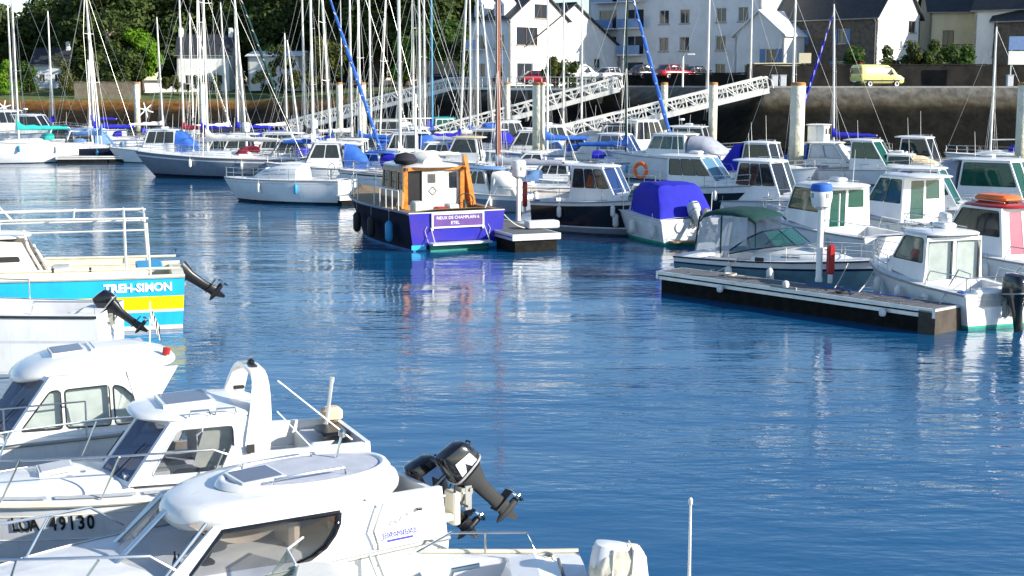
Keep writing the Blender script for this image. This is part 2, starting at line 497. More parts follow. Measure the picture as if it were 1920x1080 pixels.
def pilothouse(root, outer, yfun, side_wins, gm='glass_dark', m='white', front=2, bulge=0.18, roof=None, back='wall', back_wins=(), frame_m='rubber', frame_r=0.012, th=0.03,
               curtain=None, front_gm=None, front_m=None, fmargin=0.05, win_r=0.07, wipers=True, fmat=None):
    """outer = [(x,z) aft-bottom, fwd-bottom, fwd-top, aft-top, ...]; y = yfun(x, z)"""
    wins = [arc_round(w, win_r) for w in side_wins]
    for side in (1, -1):
        fn = lambda u, v, d, side=side: Vector((u, side * (yfun(u, v) + d), v))
        b = MB(); b.panel(outer, wins, fn, th, inner=1)
        b.build('side_wall', [m, 'cabin_lining'], root, 25)
        window_set(root, wins, fn, gm, frame_m, th, frame_r, curtain, 'side_window')
    fb, ft, ab, at = outer[1], outer[2], outer[0], outer[3]
    yb, yt = yfun(*fb), yfun(*ft)
    if front:
        cols = {1: [(-1, 1)], 2: [(-1, 0), (0, 1)], 3: [(-1, -.45), (-.45, .45), (.45, 1)]}[front]
        def P(u, v):
            if front == 3: bl = bulge * (1 - max(0, (abs(u) - .45) / .55))
            else: bl = bulge * (1 - abs(u))
            return Vector((lerp(fb[0], ft[0], v) + bl, u * lerp(yb, yt, v), lerp(fb[1], ft[1], v)))
        for u0, u1 in cols:
            nrm = (P(u1, 0) - P(u0, 0)).cross(P(u0, 1) - P(u0, 0)).normalized()
            if nrm.x < 0: nrm = -nrm
            fn = lambda u, v, d, n=nrm: P(u, v) + n * d
            wdt = (P(u1, .5) - P(u0, .5)).length; hgt = (P(u0, 1) - P(u0, 0)).length
            mu, mv = fmargin / wdt * (u1 - u0), fmargin / hgt
            q = [(u0 + mu, mv), (u1 - mu, mv), (u1 - mu, 1 - mv), (u0 + mu, 1 - mv)]
            b = MB(); b.panel([(u0, 0), (u1, 0), (u1, 1), (u0, 1)], [q], fn, th)
            b.build('windscreen_frame', front_m or m, root, 0)
            g = MB(); g.flat(q, fn, -th * .4, 0.006); wnd = g.build('windscreen', front_gm or gm, root, 0)
            if wipers:
                um = lerp(u0, u1, .5); wp = MB()
                wp.tube([fn(um, mv * .6, .02), fn(lerp(um, u1, .5), .62, .02)], 0.008, 4); wp.build('wiper', 'black', wnd)
    if back:
        ya, yat = yfun(*ab), yfun(*at)
        fn = lambda u, v, d: Vector((lerp(ab[0], at[0], v) - d, u * lerp(ya, yat, v), lerp(ab[1], at[1], v)))
        bw = [arc_round(q, 0.03) for q in back_wins]
        b = MB(); b.panel([(-1, 0), (1, 0), (1, 1), (-1, 1)], bw, fn, th, inner=1); b.build('back_wall', [m, 'cabin_lining'], root, 0)
        for q in bw:
            g = MB(); g.flat(q, fn, -th * .5, .006); g.build('door_window', gm, root, 0)
    if roof: roof_shell(root, **roof)

def trunk(root, xs, hws, zb, hs, m='white', e=2.6, n=14, name='coachroof', cap=True):
    """rounded deckhouse along x: half widths hws, base zb (number or list), heights hs"""
    rings = []
    for i, x in enumerate(xs):
        z = zb[i] if isinstance(zb, (list, tuple)) else zb
        r = []
        for k in range(n + 1):
            a = math.pi * k / n
            c, s_ = math.cos(a), math.sin(a)
            r.append(Vector((x, hws[i] * math.copysign(abs(c) ** (2 / e), c), z + hs[i] * abs(s_) ** (2 / e))))
        rings.append(r)
    b = MB(); b.loft(rings, False, cap, cap)
    o = b.build(name, m, root, 45)
    def side_pt(x, f, side, out=0.004):
        for i in range(len(xs) - 1):
            lo, hi = (i, i + 1) if xs[i] < xs[i + 1] else (i + 1, i)
            if xs[lo] <= x <= xs[hi]:
                k = (x - xs[lo]) / (xs[hi] - xs[lo])
                hw = lerp(hws[lo], hws[hi], k); h = lerp(hs[lo], hs[hi], k)
                z = lerp(zb[lo], zb[hi], k) if isinstance(zb, (list, tuple)) else zb
                c = (1 - f ** e) ** (1 / e)
                return Vector((x, side * (hw * c + out), z + h * f))
        return Vector((x, 0, 0))
    return o, side_pt
def trunk_windows(root, side_pt, spans, f0=0.35, f1=0.75, gm='glass_dark', part='side_window', slant=0.0):
    for side in (1, -1):
        for a, b_ in spans:
            m = MB(); n = 5
            lo = [side_pt(lerp(a, b_, k / n), f0, side) for k in range(n + 1)]
            hi = [side_pt(lerp(a + slant, b_ - slant, k / n), f1, side) for k in range(n + 1)]
            m.loft([lo, hi], False); m.build(part, gm, root, 0)

def rails(root, H, x0, x1, h=0.5, posts=5, r=0.013, m='steel', inset_=0.07, mid=True, front=True, name='guard_rail', dz=0.0):
    b = MB()
    zs = [h, h * .5] if mid else [h]
    for dzz in zs:
        pl = [H.sheer(lerp(x0, x1, k / 16), 1, dzz + dz, inset_) for k in range(17)]
        pr = [H.sheer(lerp(x0, x1, k / 16), -1, dzz + dz, inset_) for k in range(17)]
        if front:
            b.tube(pl + pr[::-1], r, 5)
        else:
            b.tube(pl, r, 5); b.tube(pr, r, 5)
    o = b.build(name, m, root)
    for side in (1, -1):
        for k in range(posts):
            x = lerp(x0, x1, k / (posts - 1) * .97)
            s_ = MB(); s_.tube([H.sheer(x, side, 0, inset_), H.sheer(x, side, h + dz, inset_)], r, 5); s_.build('stanchion', m, o)
    return o

def fender(root, p, L=0.5, r=0.1, m='fender_white'):
    b = MB(); prof = [(0.01, -L/2), (r * .6, -L/2 + r * .25), (r, -L/2 + r * .9), (r, L/2 - r * .9), (r * .6, L/2 - r * .25), (0.02, L/2), (0.02, L/2 + .05)]
    b.lathe(prof, p, 10)
    f = b.build('fender', m, root)
    c = MB(); c.tube([Vector(p) + Vector((0, 0, L/2)), Vector(p) + Vector((0, 0, L/2 + .4))], 0.008, 4); c.build('fender_line', 'rope', f)
    return f

def outboard(root, x, y, z, tilt=0, k=1.0, m='black', stripe=None, steer=0, cowl_m=None):
    """outboard motor clamped at (x,y,z): leg (> cowling, gearcase, propeller, bracket)"""
    T = Matrix.Translation((x, y, z)) @ Matrix.Rotation(R(steer), 4, 'Z') @ Matrix.Rotation(R(tilt), 4, 'Y') @ Matrix.Scale(k, 4)
    def put(b): b.v = [tuple(T @ Vector(p)) for p in b.v]; return b
    leg = MB()
    def rr(cx, lx, ly, zz, e=2.6, n=16):
        out = []
        for i in range(n):
            a = i / n * math.tau; c, s_ = math.cos(a), math.sin(a)
            out.append((cx + lx * math.copysign(abs(c) ** (2/e), c), ly * math.copysign(abs(s_) ** (2/e), s_), zz))
        return out
    leg.loft([rr(-.24, .22, .13, .17), rr(-.24, .19, .11, .05), rr(-.25, .12, .075, -.12), rr(-.26, .10, .06, -.45), rr(-.27, .11, .05, -.58)], True, True, True)
    L = put(leg).build('outboard_motor', m, root, 40)
    b = MB()
    def rs(cx, lx, ly, zz, sl=0.0, e=3.6, n=20): return [(p[0], p[1], p[2] + sl * (p[0] - cx)) for p in rr(cx, lx, ly, zz, e, n)]
    b.loft([rs(-.24, .23, .15, .17), rs(-.245, .265, .175, .235), rs(-.25, .275, .18, .25), rs(-.255, .265, .18, .42, .05), rs(-.265, .235, .165, .55, .16), rs(-.27, .20, .14, .615, .22), rs(-.27, .10, .07, .64, .22)], True, True, True)
    put(b).build('cowling', cowl_m or m, L, 38)
    b = MB(); b.loft([rs(-.245, .275, .184, .225), rs(-.245, .282, .19, .232), rs(-.245, .282, .19, .252), rs(-.245, .275, .184, .26)], True); put(b).build('cowling_seam', 'rail_grey', L, 40)
    b = MB(); b.tube([(-.50, -.06, .44), (-.55, -.05, .46), (-.55, .05, .46), (-.50, .06, .44)], .014, 6)
    put(b).build('carry_handle', 'rubber', L); b = MB()
    b.tube([(-.02, .08, .24), (.10, .10, .18), (.16, .12, .02), (.12, .14, -.12)], .018, 6); put(b).build('hose', 'rubber', L)
    b = MB(); b.tube([(-.02, -.06, .22), (.12, -.08, .14), (.18, -.08, -.05)], .012, 6); put(b).build('hose', 'rubber', L)
    if stripe:
        for sd in (1, -1):
            b = MB(); b.loft([[(-.42, sd * .178, .28), (-.10, sd * .178, .28)], [(-.40, sd * .182, .45), (-.14, sd * .182, .50)]], False); put(b).build('cowling_decal', stripe, L, 0)
    b = MB()
    b.box((-.33, 0, -.60), (.36, .18, .02))                                             # anti-ventilation plate
    b.loft([rr(-.27, .10, .045, -.58), rr(-.28, .11, .045, -.70), rr(-.28, .11, .03, -.74)], True, True, True)
    b.tube([(-.06, 0, -.78), (-.14, 0, -.78), (-.30, 0, -.78), (-.46, 0, -.78), (-.50, 0, -.78)], [.012, .045, .062, .055, .045], 10)   # torpedo
    b.add([(-.20, -.008, -.82), (-.36, -.008, -.82), (-.34, -.008, -1.0), (-.28, -.008, -1.0), (-.20, .008, -.82), (-.36, .008, -.82), (-.34, .008, -1.0), (-.28, .008, -1.0)],
          [(0,1,2,3),(4,7,6,5),(0,4,5,1),(1,5,6,2),(2,6,7,3),(3,7,4,0)])               # skeg
    put(b).build('gearcase', m, L, 40)
    b = MB(); b.tube([(-.50, 0, -.78), (-.58, 0, -.78)], [.04, .02], 8)
    for q in range(3):
        a0 = q / 3 * math.tau; pts = []
        for (rr_, da, dx) in ((.03, -.35, .02), (.03, .35, -.02), (.13, .55, -.03), (.15, .1, 0), (.11, -.35, .03)):
            pts.append((-.54 + dx, rr_ * math.cos(a0 + da), -.78 + rr_ * math.sin(a0 + da)))
        b.add(pts, [(0, 1, 2, 3, 4)])
    put(b).build('propeller', 'steel', L, 0)
    b = MB()
    b2 = MB(); T0 = Matrix.Translation((x, y, z)) @ Matrix.Rotation(R(steer), 4, 'Z') @ Matrix.Scale(k, 4)
    for sd in (-.09, .09):
        b2.box((-.03, sd, -.06), (.10, .03, .34))
    b2.tube([(-.06, -.13, .06), (-.06, .13, .06)], .025, 8); b2.tube([(-.05, 0, -.2), (-.16, 0, .02)], .022, 8)
    for sd in (-.1, .1): b2.tube([(.03, sd, .02), (.07, sd, .02)], .02, 6)
    b2.box((.0, 0, .06), (.16, .2, .05))
    b2.v = [tuple(T0 @ Vector(p)) for p in b2.v]
    b2.build('clamp_bracket', 'rail_grey', L)
    return L

def cleat(root, p, m='steel'):
    b = MB(); p = Vector(p)
    b.tube([p + Vector((-.1, 0, .05)), p + Vector((.1, 0, .05))], .012, 5); b.tube([p, p + Vector((0, 0, .05))], .015, 5)
    return b.build('cleat', m, root)
def hatch(root, c, d, m='glass_dark', fm='lightgrey', tilt=0.0, name='hatch'):
    M = Matrix.Rotation(tilt, 3, 'Y')
    b = MB(); b.box(c, (d[0], d[1], 0.05), M=M); o = b.build(name, fm, root)
    b = MB(); b.box(Vector(c) + Vector((0, 0, .028)), (d[0] * .85, d[1] * .85, 0.012), M=M); b.build('hatch_pane', m, o)
    return o

# ------------------------------------------------------------------ generic pilothouse motor boat
def motor_boat(label, L=6.2, B=2.4, z0=0.85, z1=1.25, hull=((1.0, 'white'),), anti='anti', gm='glass_dark', house=(1.6, 3.7), zr=2.35, rake_f=0.7, rake_a=-0.1, roof_over=(0.35, 0.2),
               engine=None, engine_m='black', tilt=0, rail=True, wheel_m='white', roof_m='white', fenders=2, antenna=1, group=None, front=2, side=2, curtain=None, name='motor_boat', fmat=None,
               cuddy=True, back='wall', front_gm=None, ebk=1.0, radar=False, st=0.9, frame_r=0.012, house_m='white', p=2.5, rack=False, fender_m='fender_white', hw=0.39, tent=None):
    r = thing(name, label, 'boat', group=group)
    H = Hull(L, B, z0, z1, st=st, p=p, rake=L * .12)
    H.shell(r, hull, anti)
    H.rail(r, 'rail_grey')
    xa, xf = house
    H.deck(r, cockpit=(0.35, xa - 0.05, 0.74, 0.32))
    zb = H.zs(xa / L) - 0.03
    h0 = 0.22
    hb = B * hw
    if cuddy:
        xs = [xf - .3, xf + .35, xf + .35 + (L - xf) * .35, xf + .35 + (L - xf) * .6]
        xs = [x for x in xs if x < L - .35]
        o, sp = trunk(r, xs, [min(hb, H.bs(min(1, x / L)) * .78) for x in xs], [H.zs(x / L) - .03 for x in xs], [h0 + .16, h0 + .12, h0 * .75, 0.05][:len(xs)], 'white', name='foredeck_trunk')
        hatch(r, (xs[1] + .22, 0, H.zs(xs[1] / L) + h0 + .055), (.42, .42), tilt=0.12)
    yf = lambda x, z: lerp(hb, hb * .86, max(0, (x - xa) / (xf - xa))) * lerp(1, .9, max(0, (z - zb) / (zr - zb)))
    zt = zr
    zf = zb + h0
    outer = [(xa, zb), (xf + .05, zf), (xf - rake_f, zt), (xa - rake_a, zt)]
    zw0 = lerp(zb, zt, .42); zw1 = zt - .09
    def xl(side_, z):  # front edge / aft edge at height z
        if side_ == 'f': return lerp(outer[1][0], outer[2][0], (z - zf) / (zt - zf))
        return lerp(outer[0][0], outer[3][0], (z - zb) / (zt - zb))
    f0, f1, a0, a1 = xl('f', zw0) - .1, xl('f', zw1) - .1, xl('a', zw0) + .1, xl('a', zw1) + .1
    wins = []
    for k in range(side):
        g = .045
        l0, l1 = lerp(a0, f0, k / side), lerp(a0, f0, (k + 1) / side)
        u0, u1 = lerp(a1, f1, k / side), lerp(a1, f1, (k + 1) / side)
        if k: l0 += g; u0 += g
        wins.append([(l0, zw0), (l1, zw0), (u1, zw1), (u0, zw1)])
    pilothouse(r, outer, yf, wins, gm, house_m, front, 0.2 if front == 2 else .3, dict(x0=outer[3][0] - roof_over[0], x1=outer[2][0] + .12 + roof_over[1], hw=hb * .98, z=zt - .01, th=.07, crown=.07, m=roof_m),
               back, [[(-.75, .5), (-.1, .5), (-.1, .92), (-.75, .92)], [(.0, .06), (.62, .06), (.62, .92), (.0, .92)]] if back else (), curtain=curtain, front_gm=front_gm, frame_r=frame_r)
    b = MB(); b.bbox((xf - .25, 0, zb + .38), (.7, hb * 1.5, .12), .03); b.build('dashboard', 'black', r)
    for sy in (-1, 1):
        b = MB(); b.bbox((lerp(xa, xf, .5), sy * hb * .45, zb + .42), (.12, .42, .6), .04); b.bbox((lerp(xa, xf, .5) + .22, sy * hb * .45, zb + .16), (.42, .42, .12), .04); b.build('helm_seat', 'canvas_grey' if L > 6.5 else 'seat', r)
    rl = random.Random(label)
    b = MB(); b.tube([H.sheer(xa - .3, 1, .0, .06), H.sheer(xa - .5, 1, .42, .08), H.sheer(.12, 1, .42, .1), H.sheer(.12, -1, .42, .1), H.sheer(xa - .5, -1, .42, .08), H.sheer(xa - .3, -1, .0, .06)], .016, 5)
    for sy in (1, -1): b.tube([H.sheer(.12, sy, 0, .1), H.sheer(.12, sy, .42, .1)], .014, 5)
    b.build('stern_rail', 'steel', r)
    if tent:
        xs_ = [.35, .6, (xa + .6) / 2, xa - .05]; trunk(r, xs_, [B * .40, B * .41, B * .41, hb], z0 + .0, [.25, .8, zt - z0 - .12, zt - z0 - .05], tent, 3.6, name='cockpit_tent')
    b = MB(); b.bbox((.62, 0, .62), (.42, hb * 1.5, .38), .05); b.build('stern_bench', rl.choice(['white', 'lightgrey', 'canvas_blue', 'cream']), r)
    q_ = rl.random()
    if q_ < .35: b = MB(); b.bbox((lerp(xa, xf, .35), rl.uniform(-.3, .3), zt + .2), (.6, .45, .16), .05); b.build('raft_canister', 'white', r)
    elif q_ < .6: b = MB(); b.box((lerp(xa, xf, .3), 0, zt + .165), (.7, .55, .03)); b.build('solar_panel', 'navy', r, 0)
    elif q_ < .8: b = MB(); b.torus(.27, .07, (xa - .25, hb * .7, zb + .55), 18, 7, Matrix.Rotation(R(90), 3, 'Y')); b.build('lifebuoy', rl.choice(['orange', 'fender_white']), r)
    b = MB(); b.lathe([(.02, 0), (.06, .02), (.07, .08), (.03, .12)], (outer[2][0] + .05, rl.uniform(-.3, .3), zt + .12), 8); b.build('search_light', 'steel', r)
    for sy in (1, -1):
        if rl.random() < .7:
            b = MB(); b.torus(.11, .02, (.3, sy * (H.bs(.05) - .12), z0 + .03), 14, 5); b.build('rope_coil', rl.choice(['rope', 'rope_dark', 'canvas_sky']), r)
    if rail: rails(r, H, xf - .4, L - .08, .5, 4, .014)
    for sd in (-1, 1):
        b = MB(); b.tube([(outer[3][0] + .1, sd * hb * .6, zt + .10), (outer[3][0] + .14, sd * hb * .6, zt + .17), (outer[2][0] - .3, sd * hb * .55, zt + .19), (outer[2][0] - .26, sd * hb * .55, zt + .11)], .012, 5)
        b.build('roof_rail', 'steel', r)
    for k in range(antenna):
        b = MB(); ax = lerp(outer[3][0], outer[2][0], .2 + .3 * k); ay = hb * (.5 if k % 2 else -.5)
        b.tube([(ax, ay, zt + .1), (ax - .08, ay, zt + 1.3 + .4 * k)], [.016, .009], 5); b.build('antenna', 'mastwhite', r)
    if radar:
        b = MB(); b.lathe([(.02, 0), (.22, .02), (.25, .08), (.22, .16), (.05, .18)], (outer[3][0] + .5, 0, zt + .5), 14); b.build('radar_dome', 'white', r)
        b = MB(); b.tube([(outer[3][0] + .5, -.2, zt + .1), (outer[3][0] + .5, -.05, zt + .5)], .02, 5); b.tube([(outer[3][0] + .5, .2, zt + .1), (outer[3][0] + .5, .05, zt + .5)], .02, 5); b.build('radar_bracket', 'steel', r)
    if engine:
        for ey in engine: outboard(r, -.04, ey, z0 - .12, tilt, ebk, engine_m)
    for k in range(fenders):
        x = L * (.25 + .4 * k / max(1, fenders - 1)); 
        for sd in (1, -1):
            p = H.sheer(x, sd, -.42, -.1); fender(r, p, .5, .1, fender_m)
    cleat(r, H.sheer(L * .9, 1, .02, .12)); cleat(r, H.sheer(.3, 1, .02, .1)); cleat(r, H.sheer(.3, -1, .02, .1))
    r['L'] = L
    return r, H

# ------------------------------------------------------------------ generic sailing yacht
def sail_boat(label, L=8.5, B=2.9, z0=0.95, z1=1.2, hull=((.9, 'white'), (1.0, 'lightgrey')), anti='anti', mast=10.5, mast_m='mastwhite', mast_r=.088, xm=None, boom_m='canvas_blue', furl=None, hood='canvas_blue',
              spreaders=1, lean=0.0, group=None, hatch_=True, name='sailing_yacht', cover=True, turbine=False, win='glass_dark', trunk_h=.38, stay=True, dodger=True, wire='wire', boom=True, bow_clutter=True):
    r = thing(name, label, 'sailing boat', group=group)
    H = Hull(L, B, z0, z1, draft=.45, st=.74, tm=.42, p=2.0, rake=L * .12, round_=True, trake=-.1, sheer_p=2.0)
    H.shell(r, hull, anti)
    H.rail(r, 'teak', .022)
    H.deck(r, cockpit=(.5, L * .33, .55, .45))
    xs = [L * .34, L * .40, L * .52, L * .64, L * .74]
    o, sp = trunk(r, xs, [B * .30, B * .31, B * .30, B * .25, B * .14], [H.zs(x / L) - .02 for x in xs], [trunk_h, trunk_h + .04, trunk_h, trunk_h * .72, .05], 'white', 3.2)
    trunk_windows(r, sp, [(L * .42, L * .47), (L * .485, L * .545), (L * .56, L * .62)], .38, .72, win)
    if hatch_: hatch(r, (L * .66, 0, H.zs(.66) + trunk_h * .72), (.45, .45), tilt=.1)
    xm = xm or L * .56
    zm = H.zs(xm / L) + trunk_h * .9
    top = Vector((xm - lean * mast, 0, zm + mast))
    base = Vector((xm, 0, zm))
    P = lambda k: base.lerp(top, k)
    b = MB(); b.tube([P(0), P(.5), P(.93), P(1)], [mast_r, mast_r, mast_r * .85, mast_r * .6], 8)
    M = b.build('mast', mast_m, r)
    for q in range(spreaders):
        k = [(.52,), (.38, .68)][spreaders - 1][q] if spreaders <= 2 else .3 + .25 * q
        b = MB(); w = B * lerp(.36, .28, q)
        b.tube([P(k) + Vector((-.1, -w, .06)), P(k), P(k) + Vector((-.1, w, .06))], .026, 6); b.build('spreader', mast_m, M)
    b = MB(); b.tube([P(1), P(1) + Vector((0, 0, .5))], .01, 4); b.tube([P(1) + Vector((-.25, 0, .06)), P(1) + Vector((.2, 0, .06))], .012, 4); b.build('masthead_gear', 'wiredark', M)
    if stay:
        b = MB(); rw = .011
        bow = H.sheer(L * .985, 1, .02, 0); bow.y = 0
        b.tube([P(.97), bow], rw, 4)
        b.tube([P(.99), Vector((.05, 0, z0 + .05))], rw, 4)
        kk = .52 if spreaders == 1 else .68
        for sd in (1, -1):
            w = B * .34 * sd; chain = H.sheer(xm - .15, sd, 0, .08)
            b.tube([P(.97), P(kk) + Vector((-.1, w * .9, .06)), chain], rw, 4)
            b.tube([P(kk - .02), H.sheer(xm - .45, sd, 0, .08)], rw, 4); b.tube([P(kk - .02), H.sheer(xm + .35, sd, 0, .08)], rw, 4)
        b.build('rigging', wire, r)
        if furl:
            b = MB(); a = bow + Vector((-.05, 0, .35)); t = P(.95); n = 26
            pts = [a.lerp(t, k / n) for k in range(n + 1)]
            b.tube(pts, [(.05 + .085 * math.sin(math.pi * min(1, .15 + k / n)) ** .6) * (1 + .18 * math.sin(k * 2.4)) for k in range(n + 1)], 7)
            b.build('furled_sail', furl, r)
            b = MB(); pts2 = []
            for k in range(n * 4 + 1):
                q = k / (n * 4); c = a.lerp(t, q); rr = .155 * (1 - .3 * q); pts2.append(c + Vector((0, rr * math.cos(q * 70), rr * math.sin(q * 70))))
            b.tube(pts2, .032, 4); b.build('furling_line', 'sailwhite', r)
    if boom:
        zb_ = zm + .75; xe = max(.4, xm - L * .42)
        b = MB(); b.tube([(xm - .08, 0, zb_), (xe, 0, zb_ + .05)], .055, 7); bo = b.build('boom', mast_m, r)
        if cover:
            b = MB(); n = 12; rings = []
            for k in range(n + 1):
                x = lerp(xm + .12, xe + .1, k / n); hh = lerp(.42, .16, (k / n) ** .8) * (.85 + .15 * math.sin(k * 2.1)); ww = lerp(.16, .1, k / n)
                if k == 0: hh = .95; ww = .12
                rings.append([Vector((x, ww * math.sin(a / 10 * math.tau), zb_ + .02 + (hh if math.cos(a / 10 * math.tau) > 0 else .12) * math.cos(a / 10 * math.tau))) for a in range(10)])
            b.loft(rings, True, True, True); b.build('sail_cover', boom_m, r, 60)
    if dodger:
        x0_ = L * .30; b = MB(); rings = []
        for q, (dx, hh) in enumerate([(.75, .05), (.55, .42), (.2, .52), (-.1, .5)]):
            rings.append([Vector((x0_ + dx, B * .30 * math.cos(a / 10 * math.pi), H.zs(.33) + trunk_h * .75 + (hh if q else .0) * math.sin(a / 10 * math.pi) ** .5)) for a in range(11)])
        b.loft(rings, False); b.build('sprayhood', hood, r, 60)
    rails(r, H, L * .78, L * .985, .55, 3, .014, name='pulpit')
    b = MB()
    for dz in (.3, .58):
        for sd in (1, -1): b.tube([H.sheer(x * L, sd, dz, .06) for x in (.03, .2, .4, .6, .8)], .007, 4)
    b.build('lifeline', 'wire', r)
    for sd in (1, -1):
        for x in (.2, .36, .52, .66):
            b = MB(); b.tube([H.sheer(x * L, sd, 0, .06), H.sheer(x * L, sd, .6, .06)], .012, 5); b.build('stanchion', 'steel', r)
    b = MB()
    for dz in (.3, .6):
        b.tube([H.sheer(.16 * L, 1, dz, .06), H.sheer(.02 * L, 1, dz, .08), H.sheer(.02 * L, -1, dz, .08), H.sheer(.16 * L, -1, dz, .06)], .014, 5)
    for sd in (1, -1): b.tube([H.sheer(.02 * L, sd, 0, .08), H.sheer(.02 * L, sd, .6, .08)], .014, 5)
    b.build('pushpit', 'steel', r)
    if turbine:
        b = MB(); p = Vector((.15, -B * .25, z0 + 2.7)); b.tube([(.15, -B * .25, z0), p], .03, 6)
        tb = b.build('wind_turbine', 'mastwhite', r)
        b = MB(); b.tube([p + Vector((-.3, 0, .08)), p + Vector((.25, 0, .08))], [.05, .1], 8); b.build('generator', 'white', tb)
        for q in range(6):
            a = q / 6 * math.tau + .3; b = MB(); c, s_ = math.cos(a), math.sin(a); d = p + Vector((0, -.1, .08))
            b.add([d + Vector((-.07 * s_, 0, .07 * c)), d + Vector((.07 * s_, 0, -.07 * c)), d + Vector((.75 * c + .05 * s_, .03, .75 * s_ - .05 * c)), d + Vector((.75 * c - .05 * s_, .03, .75 * s_ + .05 * c))], [(0, 1, 2, 3)])
            b.build('turbine_blade', 'white', tb, 0)
    for x in (.3, .6):
        for sd in (1, -1): fender(r, H.sheer(x * L, sd, -.45, -.1), .55, .1, random.choice(['fender_white', 'fender_white', 'fender_blue']))
    b = MB(); b.torus(.36, .02, (.9, 0, z0 + .5), 16, 5, Matrix.Rotation(R(80), 3, 'Y')); b.tube([(.95, 0, .5), (.92, 0, z0 + .5)], .06, 6); b.build('steering_wheel', 'steel', r)
    return r, H

# ================================================================== the setting
def node_mat(name):
    m = bpy.data.materials.new(name); m.use_nodes = True
    MATS[name] = m
    return m, m.node_tree.nodes, m.node_tree.links, m.node_tree.nodes['Principled BSDF']
# water: rippled, dark blue-green body under a mirror of the sky
m, N, Lk, b = node_mat('water')
b.inputs['Base Color'].default_value = (0.006, 0.080, 0.190, 1)
b.inputs['Roughness'].default_value = 0.05
b.inputs['IOR'].default_value = 1.62
tc = N.new('ShaderNodeTexCoord')
prev = None
pm = N.new('ShaderNodeMapping'); pm.inputs['Scale'].default_value = (.5, 1.0, 1); pm.inputs['Rotation'].default_value = (0, 0, R(-14)); Lk.new(tc.outputs['Object'], pm.inputs['Vector'])
pn = N.new('ShaderNodeTexNoise'); pn.inputs['Scale'].default_value = .16; pn.inputs['Detail'].default_value = 4; Lk.new(pm.outputs[0], pn.inputs['Vector'])
pr_ = N.new('ShaderNodeMapRange'); pr_.inputs['From Min'].default_value = .36; pr_.inputs['From Max'].default_value = .66; pr_.inputs['To Min'].default_value = .28; pr_.inputs['To Max'].default_value = 1.25; Lk.new(pn.outputs['Fac'], pr_.inputs['Value'])
for (sx, sy, sc, det, dist, stg, pat) in ((0.35, 1.0, 0.33, 2, 0.17, 0.5, 0), (0.45, 1.25, 1.3, 3, 0.075, 0.6, 1), (0.62, 1.35, 3.8, 3, 0.024, 0.6, 1)):
    mp = N.new('ShaderNodeMapping'); mp.inputs['Scale'].default_value = (sx, sy, 1); mp.inputs['Rotation'].default_value = (0, 0, R(4 + 9 * pat * sc / 3.8))
    Lk.new(tc.outputs['Object'], mp.inputs['Vector'])
    nz = N.new('ShaderNodeTexNoise'); nz.inputs['Scale'].default_value = sc; nz.inputs['Detail'].default_value = det; nz.inputs['Roughness'].default_value = .5
    Lk.new(mp.outputs[0], nz.inputs['Vector'])
    bp = N.new('ShaderNodeBump'); bp.inputs['Strength'].default_value = stg; bp.inputs['Distance'].default_value = dist
    if pat:
        mu = N.new('ShaderNodeMath'); mu.operation = 'MULTIPLY'; Lk.new(nz.outputs['Fac'], mu.inputs[0]); Lk.new(pr_.outputs[0], mu.inputs[1]); Lk.new(mu.outputs[0], bp.inputs['Height'])
    else: Lk.new(nz.outputs['Fac'], bp.inputs['Height'])
    if prev: Lk.new(prev.outputs[0], bp.inputs['Normal'])
    prev = bp
Lk.new(prev.outputs[0], b.inputs['Normal'])
wb = MB()
wb.add([(-400, -60, 0), (400, -60, 0), (400, 260, 0), (-400, 260, 0)], [(0, 1, 2, 3)])
tag(wb.build('water', 'water', None, 0), 'rippled blue harbour water between the pontoons', 'water', kind='structure')

